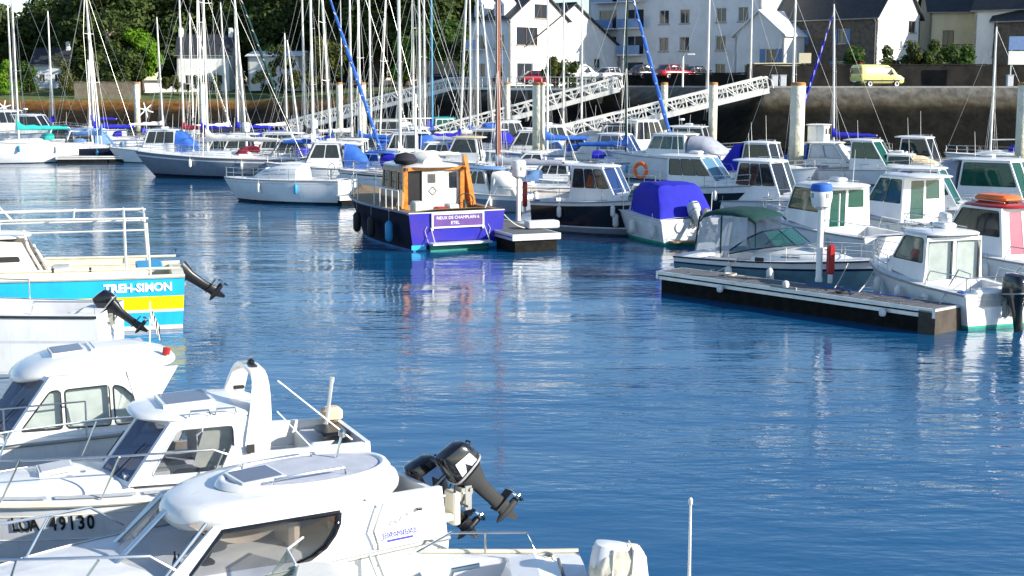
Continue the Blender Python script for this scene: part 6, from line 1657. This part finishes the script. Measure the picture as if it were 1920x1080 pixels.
b = MB(); b.flat([(1.85, 1.24), (2.5, 1.24), (2.3, 1.86), (1.85, 1.86)], lambda u, v, d: Vector((u, .70 + .03 * math.sin(u * 40) + d, v))); b.build('curtain', 'curtain_grey', r, 0)
hatch(r, (2.45, 0, 2.06), (.7, .75), 'glass_smoke', 'white', .03, 'roof_hatch')
for k, x in enumerate((2.05, 2.4)):
    b = MB(); b.tube([(x - .14, .82, 1.98), (x - .12, .83, 2.06), (x + .12, .81, 2.06), (x + .14, .80, 1.98)], .014, 6); b.build('grab_rail', 'steel', r)
# arch
rings = []
for k in range(15):
    a = math.pi * k / 14; c, s_ = math.cos(a), math.sin(a)
    y = .93 * math.copysign(abs(c) ** .45, c) * lerp(1, .82, abs(s_)); z = 1.05 + 1.42 * abs(s_) ** .55
    xo = 1.72 - .22 * (z - 1.05) / 1.4; wd = lerp(.19, .10, abs(s_))
    t_in = Vector((0, -math.copysign(.05, y) if abs(s_) < .9 else 0, -.06 if abs(s_) > .5 else 0))
    p = Vector((xo, y, z)); rings.append([p + Vector((-wd, 0, 0)), p + Vector((wd, 0, 0)), p + Vector((wd, 0, 0)) + t_in, p + Vector((-wd, 0, 0)) + t_in])
b = MB(); b.loft(rings, True, True, True); ar = b.build('arch', 'white', r, 50)
b = MB(); b.lathe([(.01, 0), (.05, .01), (.05, .06), (.01, .09)], (1.5, 0, 2.46), 10); b.box((1.5, .05, 2.47), (.08, .3, .03)); b.build('navigation_light', 'black', ar)
b = MB(); b.box((1.76, .955, 1.50), (.11, .012, .12)); b.build('vent', 'rubber', ar, 0)
b = MB(); b.tube([(1.84 - .02 * k, .962, 1.27 + .018 * math.sin(k * 1.6)) for k in range(9)], .012, 5); b.build('maker_mark', 'print_blue', ar); b = MB(); b.tube([(1.82 - .02 * k, .962, 1.33 + .012 * math.sin(k * 2.1)) for k in range(6)], .006, 5); b.build('maker_mark', 'lightgrey', ar)
b = MB(); b.tube([(1.3, .7, 2.35), (.3, .86, 1.45)], .013, 6); b.tube([(1.35, .82, 1.95), (.9, .9, 1.42)], .012, 6); b.build('rod_holder', 'steel', r)
b = MB(); b.tube([(.35, -.35, 1.2), (.22, -.35, 2.05)], .028, 7); b.tube([(.22, -.35, 2.03), (.215, -.35, 2.10)], .034, 7); b.build('flag_staff', 'alu', r)
b = MB(); b.bbox((.18, -.55, 1.5), (.3, .26, .22), .05); b.build('canvas_bag', 'canvas_tan', r)
b = MB(); b.bbox((.32, -.1, 1.36), (.4, .6, .08), .03); b.build('engine_tilt_bag', 'black', r)
# foredeck
xs = [3.3, 4.0, 5.0, 5.8]; trunk(r, xs, [.84, .78, .55, .12], [H.zs(x / 6.4) - .03 for x in xs], [.17, .2, .13, .03], 'white', name='foredeck_trunk')
hatch(r, (4.2, 0, 1.27), (.45, .45), 'lightgrey', 'white', .1)
b = MB()
for sd in (1, -1):
    b.tube([H.sheer(2.0, sd, .42, .06), H.sheer(2.3, sd, .55, .06), H.sheer(3.4, sd, .56, .06), H.sheer(4.6, sd, .55, .06), H.sheer(5.7, sd, .55, .05), H.sheer(6.35, sd, .56, .0)], .016, 6)
b.build('guard_rail', 'steel', r)
for sd in (1, -1):
    for x in (2.15, 3.5, 4.7, 5.7):
        b = MB(); b.tube([H.sheer(x + .25, sd, 0, .06), H.sheer(x, sd, .55, .06)], .014, 6); b.build('stanchion', 'steel', r)
# registration on the port bow, letter by letter along the flare
for i, ch in enumerate('LOA 49130'):
    if ch == ' ': continue
    x = 4.93 - i * .118; t = x / 6.4; z = .76
    p, px_, pz_ = H.pt(t, z, 1), H.pt(t - .02, z, 1), H.pt(t, z + .1, 1)
    nrm = (px_ - p).cross(pz_ - p).normalized()
    text_mesh('registration_letter', ch, .30, 'print_black', r, frame(p + nrm * .012 * (1 if nrm.y > 0 else -1), px_ - p, pz_ - p) @ Matrix.Diagonal((.62, 1, 1, 1)), bold=.008)
cleat(r, H.sheer(5.6, 1, .02, .15))
place(r, HD - 3, (.05, .80, 1.38), 690, 828)

# ---- F3: round-roofed cabin boat with two tilted outboards
r = thing('fishing_cruiser', 'white boat with oval roof, half-moon window and two tilted black outboards', 'boat')
H = Hull(6.0, 2.3, 1.1, 1.15, st=.94, p=2.3, rake=.9)
H.shell(r, ((.3, 'white'), (1, 'white')), 'anti'); rub(H, r)
H.deck(r, cockpit=(.35, .9, .7, .55))
hb = 1.0; zb, zt = 1.02, 1.64
yf = lambda x, z: (1.03 - (z - 1) * .16) * lerp(1, .80, max(0, min(1, (x - 1.1) / 2.5)) ** 1.4)
half = [(1.36, 1.58), (1.38, 1.46), (1.45, 1.34), (1.57, 1.22), (1.74, 1.13), (1.97, 1.07), (2.3, 1.03), (2.7, 1.02), (3.22, 1.05)]
hole = half + [(2.72, 1.58)]
outer = [(1.0, .80), (3.55, .80), (3.5, 1.02), (2.82, zt), (1.0, zt)]
for sd in (1, -1):
    fn = lambda u, v, d, sd=sd: Vector((u, sd * (yf(u, v) + d), v))
    b = MB(); b.panel(outer, [hole], fn, .04); b.build('side_wall', 'white', r, 20)
    window_set(r, [hole], fn, 'glass_clear', 'blackgloss', .04, .03, None, 'side_window')
    # high cockpit side with wing up to the roof
    b = MB(); b.panel([(-.02, .95), (1.004, .95), (1.004, zt + .02), (.75, 1.665), (.3, 1.66), (.0, 1.65)], [], lambda u, v, d, sd=sd: Vector((u, sd * (1.03 - (v - 1) * .16 + d), v)), .07); b.build('cockpit_side', 'white', r, 0)
    b = MB(); b.tube([(-.03, sd * .945, 1.54), (.5, sd * .943, 1.55), (.95, sd * .942, 1.56)], .014, 5); b.build('side_moulding', 'lightgrey', r)
    b = MB(); b.tube([(.85, sd * 1.02, 1.62), (1.0, sd * 1.06, 1.32), (.95, sd * 1.07, 1.15), (.96, sd * 1.08, .9)], .016, 6); b.build('grab_rail', 'steel', r)
    # windscreen pillar, twin tubes
    b = MB(); b.tube([(2.84, sd * .66, 1.64), (3.54, sd * .80, 1.0)], .022, 6); b.build('windscreen_pillar', 'steel', r)
b = MB(); b.tube([(3.04, 0.02, 1.66), (3.82, .02, 1.0)], .024, 6); b.tube([(3.04, -.05, 1.66), (3.82, -.05, 1.0)], .018, 6); b.build('windscreen_pillar', 'steel', r)
b = MB(); b.panel([(-1.0, 1.0), (1.0, 1.0), (.95, 1.6), (-.95, 1.6)], [], lambda u, v, d: Vector((.02 - d, u, v)), .07); b.build('transom_wall', 'white', r, 0)
b = MB(); b.loft([[(3.5, -.8, 1.0), (3.8, 0, 1.0), (3.5, .8, 1.0)], [(2.82, -.66, 1.64), (3.02, 0, 1.66), (2.82, .66, 1.64)]], False); b.build('windscreen', 'glass_clear', r, 0)
ro = roof_shell(r, .22, 3.08, .97, zt - .08, .25, .02, .84, 2.45, 'white', 64, 'roof', .09)
def el(k, dz): return [Vector((1.35 + 1.02 * k * math.cos(a), .62 * k * math.sin(a) * (1 - .06 * math.cos(a)), zt + dz)) for a in [q / 48 * math.tau for q in range(48)]]
mat('roof_grip_shaded', (.52, .54, .60), .85, var=.05, scale=5, bump=.4, bscale=200)  # grip tray; the dim bluish tone under grazing sun is in its colour
b = MB(); b.loft([el(1.08, .17), el(1.03, .235), el(.99, .243), el(.955, .232), el(.94, .20)], True); b.build('roof_rim', 'white', ro, 60)
b = MB(); b.loft([el(.96, .216), el(.5, .222), el(.05, .226)], True, False, True); b.build('roof_tray', 'roof_grip_shaded', ro, 40)
hatch(ro, (1.98, .02, 1.885), (.54, .55), 'glass_smoke', 'white', .03, 'roof_hatch')
for sd in (1, -1):
    b = MB(); b.tube([(1.95, sd * .44, 1.86), (1.93, sd * .44, 1.94), (1.5, sd * .46, 1.945), (1.05, sd * .46, 1.94), (1.03, sd * .46, 1.86)], .013, 6); b.build('roof_rail', 'steel', ro)
b = MB(); b.tube([(.8, -.25, 1.86), (.72, -.25, 2.12)], .018, 6); b.lathe([(.02, 0), (.045, .02), (.045, .08), (.02, .11)], (.71, -.25, 2.1), 10); b.build('navigation_light', 'steel', ro)
# interior: blind, seats, bulkhead, console, throttle
b = MB(); b.box((2.2, 0, .86), (2.6, 1.7, .05)); b.build('cabin_floor', 'interior', r, 0)
b = MB(); b.flat([(1.2, .9), (1.6, .9), (1.6, 1.58), (1.2, 1.58)], lambda u, v, d: Vector((u, -.62 + d, v))); b.build('cabin_locker', 'mahogany', r, 0)
b = MB(); b.loft([[Vector((x, -.80, 1.66 - .25 * k / 6)) for x in (2.2, 3.2)] if False else [Vector((1.75 + 1.2 * t, .62 - 1.1 * (k / 6), 1.58 - .26 * math.sin(math.pi * t) * (1 - k / 8))) for t in [q / 10 for q in range(11)]] for k in range(7)], False); b.build('hammock_blind', 'beige_cloth', r, 60)
for x_, y_ in ((1.75, .35), (1.75, -.4)):
    b = MB(); b.bbox((x_, y_, 1.22), (.14, .5, .55), .05); b.bbox((x_ + .22, y_, 1.0), (.5, .5, .14), .05); b.build('helm_seat', 'seat', r)
b = MB(); b.bbox((1.12, 0, 1.25), (.06, 1.5, .75), .01); b.build('cabin_bulkhead', 'mahogany', r)
b = MB(); b.box((1.20, .5, 1.40), (.03, .34, .16)); b.build('wall_panel', 'orange', r, 0)
b = MB(); b.box((1.20, .5, 1.2), (.03, .34, .2)); b.build('wall_panel', 'beige_cloth', r, 0)
b = MB(); b.bbox((3.1, 0, 1.0), (.5, 1.3, .2), .05); b.build('dashboard', 'interior', r)
b = MB(); b.bbox((2.8, .55, 1.05), (.16, .12, .3), .03); b.tube([(2.8, .55, 1.2), (2.72, .55, 1.34)], .02, 5); b.build('throttle', 'black', r)
b = MB(); b.torus(.17, .018, (2.75, .1, 1.2), 16, 6, Matrix.Rotation(R(60), 3, 'Y')); b.build('steering_wheel', 'black', r)
for y_ in (.2, .32):
    b = MB(); b.lathe([(.03, 0), (.035, .1), (.012, .18), (.012, .24)], (3.15, y_ + .3, 1.1), 8); b.build('bottle', 'black', r)
# maker lettering on the cockpit side
text_mesh('maker_mark', 'JEANNEAU', .10, 'print_blue', r, frame((.62, 1.02, 1.22), (-1, 0, 0), (0, 0, 1)))
b = MB(); b.box((.62, 1.01, 1.15), (.34, .01, .025)); b.build('maker_stripe', 'print_blue', r, 0)
b = MB(); b.tube([(.74 - .03 * k, .995 - .0015 * k, 1.33 + .012 * k + .035 * math.sin(k * 1.2)) for k in range(10)], .008, 5); b.build('maker_mark', 'lightgrey', r)
# bow rail
b = MB()
for sd in (1, -1):
    b.tube([H.sheer(3.2, sd, .1, .05), H.sheer(3.6, sd, .40, .05), H.sheer(4.8, sd, .48, .05), H.sheer(5.9, sd, .5, .02)], .017, 6)
    b.tube([H.sheer(4.4, sd, 0, .05), H.sheer(4.1, sd, .42, .05)], .015, 6); b.tube([H.sheer(5.0, sd, 0, .05), H.sheer(4.85, sd, .48, .05)], .015, 6)
b.build('bow_rail', 'steel', r)
outboard(r, -.25, .15, 1.18, 36, .88, 'black', 'canvas_pale', 0, 'blackgloss')
outboard(r, -.42, .72, 1.46, 42, .88, 'rubber', 'lightgrey', 0, 'blackgloss')
outs = None
b = MB(); b.bbox((-.12, .12, 1.02), (.22, .8, .4), .04); b.build('engine_bracket', 'white', r)
b = MB(); b.bbox((-.27, .72, 1.3), (.10, .24, .42), .02); b.bbox((-.12, .72, 1.2), (.26, .2, .1), .02); b.build('auxiliary_bracket', 'cream', r)
place(r, 214, (0, .98, 1.66), 833, 913)

# ---- F4: open boat along the bottom edge with its motor under a white cover
r = thing('open_boat', 'white open boat along the bottom edge, its outboard under a strapped white cover', 'boat')
H = Hull(6.0, 2.2, .95, 1.05, st=.93, p=2.5, rake=.8)
H.shell(r, ((1, 'white'),), 'anti'); rub(H, r, 0, 'cream', .03, 0.0); H.deck(r, cockpit=(.25, 3.6, .80, .4))
for sd in (1, -1):
    b = MB(); b.tube([(.5, sd * .93, .98), (.62, sd * .95, 1.22), (1.5, sd * .96, 1.23), (1.9, sd * .97, 1.0)], .015, 6); b.tube([(1.1, sd * .95, .98), (1.1, sd * .955, 1.23)], .014, 6); b.build('side_rail', 'steel', r)
    for x in (.9, 2.6):
        b = MB(); b.box((x, sd * .87, .62), (.12, .04, .5)); b.build('side_knee', 'curtain_grey', r, 0)
b = MB(); b.panel([(.30, .4), (1.1, .4), (.85, 1.02), (.55, 1.06), (.30, 1.0)], [], lambda u, v, d: Vector((u, .75 + d, v)), 1.4); b.build('engine_well', 'white', r, 0)
b = MB(); b.add([(1.0, -.2, .62), (1.0, .3, .62), (.88, .3, .94), (.88, -.2, .94)], [(0, 1, 2, 3)]); b.build('locker_hatch', 'rubber', r, 0)
b = MB(); b.bbox((2.9, .1, .75), (.7, .9, .8), .06); b.build('console', 'white', r)
b = MB(); b.loft([[(3.35, -.4, 1.12), (3.5, .1, 1.12), (3.35, .6, 1.12)], [(3.15, -.35, 1.42), (3.28, .1, 1.44), (3.15, .55, 1.42)]], False); b.build('windscreen', 'glass_teal', r, 0)
b = MB(); b.tube([(3.15, -.35, 1.42), (3.28, .1, 1.44), (3.15, .55, 1.42)], .014, 5); b.build('windscreen_frame', 'lightgrey', r)
b = MB(); b.tube([(1.6, -.2, .8), (1.5, -.2, 1.05), (1.2, -.2, 1.1)], .03, 7); b.tube([(2.1, -.1, .6), (2.05, -.1, .95), (1.85, -.1, 1.05)], .03, 7); b.build('seat_rail', 'steel', r)
b = MB(); b.tube([(2.2, -.55, .7), (2.35, -.55, 1.12)], .03, 7); b.tube([(2.28, -.55, .7), (2.43, -.55, 1.12)], .02, 7); b.build('ladder', 'curtain_grey', r)
om = outboard(r, -.05, 0, .74, 4, 1.0, 'lightgrey')
# cover
mat('cover_cream', (.68, .64, .52), .85, var=.1, scale=5, bump=.6, bscale=7, streak=.3)
def cr(z, lx, ly, dx=0, n=36, e=3.2, w=.014):
    return [Vector((-.32 + dx + (lx + w * math.sin(k * 3.1 + z * 9)) * math.copysign(abs(math.cos(k / n * math.tau)) ** (2 / e), math.cos(k / n * math.tau)), (ly + w * math.cos(k * 2.3)) * math.copysign(abs(math.sin(k / n * math.tau)) ** (2 / e), math.sin(k / n * math.tau)), z)) for k in range(n)]
b = MB(); b.loft([cr(z - .30, *q) for z, *q in ((.98, .25, .19), (1.05, .31, .24), (1.12, .30, .23), (1.2, .32, .25), (1.35, .32, .25), (1.45, .31, .24), (1.55, .27, .21, -.02), (1.64, .20, .15, -.03), (1.67, .08, .06, -.03))], True, True, True); cv = b.build('motor_cover', 'cover_cream', om, 75)
b = MB()
for dx in (-.12, .1): b.tube([(-.32 + dx, -.27, .72), (-.32 + dx, -.262, 1.1), (-.34 + dx, -.16, 1.355), (-.34 + dx, .16, 1.355), (-.32 + dx, .262, 1.1), (-.32 + dx, .27, .72)], .012, 5)
b.tube([p + Vector((0, 0, 0)) for p in cr(.83, .335, .265)] + [cr(.83, .335, .265)[0]], .012, 5); b.build('cover_strap', 'cream', om)
place(r, 184, (0.0, -1.0, .98), 1085, 1030)

# ---- F5: thin white pole rising from below the frame
b = MB(); b.tube([(0, 0, -1), (0, 0, 1.2), (0, 0, 2.25)], [.03, .02, .014], 8); b.lathe([(.012, 2.24), (.024, 2.26), (.024, 2.31), (.01, 2.33)], n=8)
o = b.build('marker_pole', 'mastwhite', None); p = WD(1295, 938, 14.6); o.location = (p.x, p.y, p.z - 2.3)
tag(o, 'thin white pole standing at the bottom right of the open boat', 'pole')

# ---- F6: white open boat with black outboard behind the lower-left cruisers
r = thing('work_launch', 'long white launch with black tilted outboard below the blue and yellow boat', 'boat')
H = Hull(8.0, 2.5, 1.32, 1.6, st=.92, p=2.5, rake=1.0)
H.shell(r, ((.1, 'white'), (.5, 'white'), (.55, 'lightgrey'), (1, 'white')), 'white_old'); rub(H, r, 0, 'rubber', .03); H.deck(r, cockpit=(.5, 3.2, .78, .5))
rails(r, H, 2.2, 7.9, .45, 5, .016, mid=False)
trunk(r, [3.0, 3.6, 5.0, 6.6], [.8, .9, .85, .3], 1.18, [.4, .55, .5, .1], 'white')
outboard(r, -.05, .2, 1.15, 50, .85, 'black', None, 0, 'blackgloss')
b = MB(); b.tube([(.1, .9, 1.15), (.1, .95, 1.6), (1.4, 1.02, 1.62), (1.5, 1.02, 1.2)], .016, 6); b.build('stern_rail', 'steel', r)
b = MB(); b.bbox((.6, .3, 1.1), (.5, .5, .4), .05); b.build('fuel_tank', 'white_old', r)
place(r, 181, (0.0, 1.1, 1.32), 182, 592)

# ---- F7: blue and yellow boat with canopy frame
r = thing('passenger_launch', 'blue, yellow and white launch lettered TREH-SIMON with bare canopy frame', 'boat')
H = Hull(11.0, 3.0, 1.38, 1.6, st=.95, tm=.35, p=2.8, rake=1.2, trake=-.12, cr=.95)
H.shell(r, ((.03, 'white_old'), (.30, 'cyan'), (.35, 'white'), (.62, 'yellow'), (1.0, 'cyan')), 'white_old')
H.rail(r, 'cream', .055, 0, .02); H.deck(r, 'cream', cockpit=(.3, 6.0, .86, .5))
# inner bulwark
for sd in (1, -1):
    b = MB(); b.tube([H.sheer(x, sd, .22, .1) for x in (.1, 2, 4, 6, 8)], .035, 6); b.build('bulwark_rail', 'cream', r)
    b = MB(); b.loft([[H.sheer(x, sd, .0, .08) for x in (.9, 2, 4, 6)], [H.sheer(x, sd, .22, .1) for x in (.9, 2, 4, 6)]], False); b.build('bulwark', 'cream', r)
# white upper band over the forward blue
b = MB()
# lettering
t0 = .17
p, px_, pz_ = H.pt(.105, 1.12, 1), H.pt(.095, 1.12, 1), H.pt(.105, 1.22, 1)
text_mesh('name_lettering', 'TREH-SIMON', .30, 'print_white', r, frame(p + Vector((0, .02, 0)), px_ - p, pz_ - p) @ Matrix.Diagonal((.98, 1, 1, 1)), bold=.012)
# canopy frame
zc = 2.92
def fr(name, *runs, rr=.03):
    b = MB()
    for q in runs: b.tube(q, rr, 6)
    return b.build(name, 'mastwhite', r)
for sd in (1, -1):
    fr('canopy_rail', [(.75, sd * 1.32, zc), (3.5, sd * 1.32, zc + .03), (8.5, sd * 1.3, zc)])
    fr('canopy_rail', [(.8, sd * 1.34, zc - .30), (8.5, sd * 1.32, zc - .30)], rr=.022)
    fr('canopy_post', [(.75, sd * 1.34, 1.45), (.8, sd * 1.34, zc - .12), (1.0, sd * 1.33, zc)])
    fr('canopy_post', [(1.35, sd * 1.34, 1.45), (1.35, sd * 1.33, zc)])
    fr('canopy_post', [(4.6, sd * 1.34, 1.45), (4.6, sd * 1.33, zc)])
for x in (.85, 1.35, 2.6, 4.6, 6.6): fr('canopy_bow', [(x, -1.32, zc), (x, -.6, zc + .12), (x, .6, zc + .12), (x, 1.32, zc)], rr=.025)
fr('canopy_rail', [(.85, 0, zc + .13), (8.5, 0, zc + .13)], rr=.035)
# forward wheelhouse and helm
yf = lambda x, z: 1.05
outer = [(3.35, 1.2), (6.6, 1.2), (6.2, 2.55), (3.9, 2.35)]
pilothouse(r, outer, yf, [[(3.95, 1.85), (4.9, 1.85), (4.9, 2.0), (3.98, 2.0)], [(4.4, 1.4), (4.55, 1.4), (4.45, 1.6), (4.3, 1.6)]], 'rubber', 'white', 2, .3, dict(x0=3.7, x1=6.5, hw=1.02, z=2.42, th=.06, crown=.06), None, frame_r=0)
b = MB(); b.tube([(3.3, .95, 1.3), (3.75, .95, 2.2), (3.85, .95, 2.65)], .04, 6); b.tube([(3.15, .6, 1.3), (3.65, .6, 2.25)], .04, 6); b.build('helm_frame', 'white', r)
b = MB(); b.bbox((3.0, .2, 1.2), (.5, 1.1, .8), .05); b.build('bench', 'white_old', r)
b = MB(); b.lathe([(.02, 0), (.3, .03), (.33, .14), (.2, .26), (.02, .28)], (6.2, 0, 3.05), 14); b.build('radar_dome', 'white', r)
fr('boat_hook', [(4.1, .9, 2.9), (4.9, 1.2, 3.9)], rr=.025)
b = MB(); b.bbox((.75, .2, 1.55), (.7, 1.5, .1), .04); b.build('stern_bench', 'fender_blue', r)
for x in (2.3, 3.2): 
    b = MB(); b.bbox(H.sheer(x, 1, .24, .1), (.06, .06, .12), .01); b.build('cleat', 'rubber', r)
# stern drive leg, raised
L = outboard(r, -.02, -.15, 1.02, 52, 1.25, 'black')
for o in list(L.children):
    if o.name.startswith('cowling'): bpy.data.objects.remove(o, do_unlink=True)
place(r, 196, (0.0, 1.40, .05), 341, 612)

# ------------------------------------------------------------------ mooring lines
def line(label, a, c, sag=.2, rr=.014, m='rope'):
    a, c = Vector(a), Vector(c); b = MB()
    b.tube([a.lerp(c, k / 10) - Vector((0, 0, sag * math.sin(math.pi * k / 10))) for k in range(11)], rr, 5)
    o = b.build('mooring_line', m, None); tag(o, label, 'rope', 'mooring lines'); return o
line('mooring line from the trawler stern to the pontoon end', W(945, 402, 1.5), W(988, 428, .73), .12, .02)
line('mooring line at the stern of the white sloop', W(632, 345, 1.2), W(672, 372, .56), .1, .02)
line('mooring line from the sports cruiser to the near pontoon', W(1385, 486, .9), W(1318, 520, .58), .05, .016, 'rope_dark')
line('mooring line at the stern of the curtained cabin boat', W(1775, 545, .95), W(1755, 578, .58), .05, .016)

# ------------------------------------------------------------------ small fittings on the near boats
def coil(root, c, R_=.16, n=4, m='rope'):
    b = MB()
    for k in range(n): b.torus(R_ - .012 * (k % 2), .013, Vector(c) + Vector((random.uniform(-.01, .01), random.uniform(-.01, .01), .014 + .022 * k)), 22, 6)
    b.tube([Vector(c) + Vector((R_, 0, .02)), Vector(c) + Vector((R_ + .12, .05, .015)), Vector(c) + Vector((R_ + .2, .16, .012))], .012, 5)
    return b.build('rope_coil', m, root)
f1, f2, f3, f4 = (bpy.data.objects[k] for k in ('cabin_cruiser', 'pilot_boat', 'fishing_cruiser', 'open_boat'))
coil(f2, (1.15, -.35, .52)); coil(f2, (5.35, .15, 1.16), .13); coil(f3, (.6, .2, .57)); coil(f4, (1.9, .3, .42)); coil(f4, (.45, -.65, .98), .12, 3)
def seam(root, pts, r_=.006, m='lightgrey', name='hull_seam'):
    b = MB(); b.tube(pts, r_, 4); b.build(name, m, root)
H2 = Hull(6.4, 2.35, 1.0, 1.12, st=.86, p=2.3, rake=1.0, sheer_p=1.2)
for sd in (1, -1):
    seam(f2, [H2.pt(t / 20, .52, sd) + Vector((0, sd * .004, 0)) for t in range(0, 19)], .010, 'lightgrey')
    seam(f2, [H2.pt(t / 20, .88, sd) + Vector((0, sd * .004, 0)) for t in range(0, 19)], .007, 'cream')
mat('nonslip', (.50, .53, .56), .9, var=.06, scale=6, bump=.5, bscale=220)
for sd in (1, -1):
    for x0_, x1_ in ((2.2, 3.2), (3.3, 4.3), (4.4, 5.3)):
        b = MB(); b.loft([[H2.sheer(lerp(x0_, x1_, k / 5), sd, .018, .10) for k in range(6)], [H2.sheer(lerp(x0_, x1_, k / 5), sd, .028, .22) for k in range(6)]], False); b.build('nonslip_pad', 'nonslip', f2, 0)
for x_, y_ in ((3.9, .5), (4.6, -.4)):
    b = MB(); b.lathe([(.01, .0), (.04, .0), (.04, .012), (.01, .014)], (x_, y_, 1.31), 10); b.build('deck_filler', 'steel', f2)
for sd in (1, -1):
    b = MB(); b.bbox((1.55, sd * .60, 2.02), (.16, .06, .05), .01); b.build('navigation_light', 'black', f2)
    b = MB(); b.lathe([(.01, 0), (.035, 0), (.035, .02), (.01, .02)], (.35, sd * 1.0, 1.45), 10, None); b.build('rod_socket', 'black', f3)
b = MB()
for k in range(6): b.box((.95 - .1 * k, 1.035 - .0, 1.02), (.05, .01, .035))
b.build('vent_slots', 'lightgrey', f3, 0)

for x_ in (1.2, 3.4, 6.0, 8.6):
    for sd in (-1, 1): cleat(fing, (x_, sd * .5, .685), 'rail_grey')
coil(fing, (2.2, .25, .675), .17, 3); coil(fing, (6.5, -.2, .675), .15, 3, 'rope_dark')
b = MB(); b.tube([Vector((4.9 + .14 * k, .36 + .06 * math.sin(k * .9), .70)) for k in range(26)], .018, 6); b.build('water_hose', 'canvas_sky', fing)
b = MB(); b.box((dd.length * .5, -.585, .65), (.9, .05, .16)); b.build('splice_plate', 'rail_grey', fing, 0)
line('mooring line from the sports cruiser bow to the near pontoon', W(1590, 494, 1.1), W(1565, 540, .76), .04, .014)
line('mooring line from the curtained boat bow to the near pontoon', W(1640, 505, 1.1), W(1610, 548, .76), .05, .014)
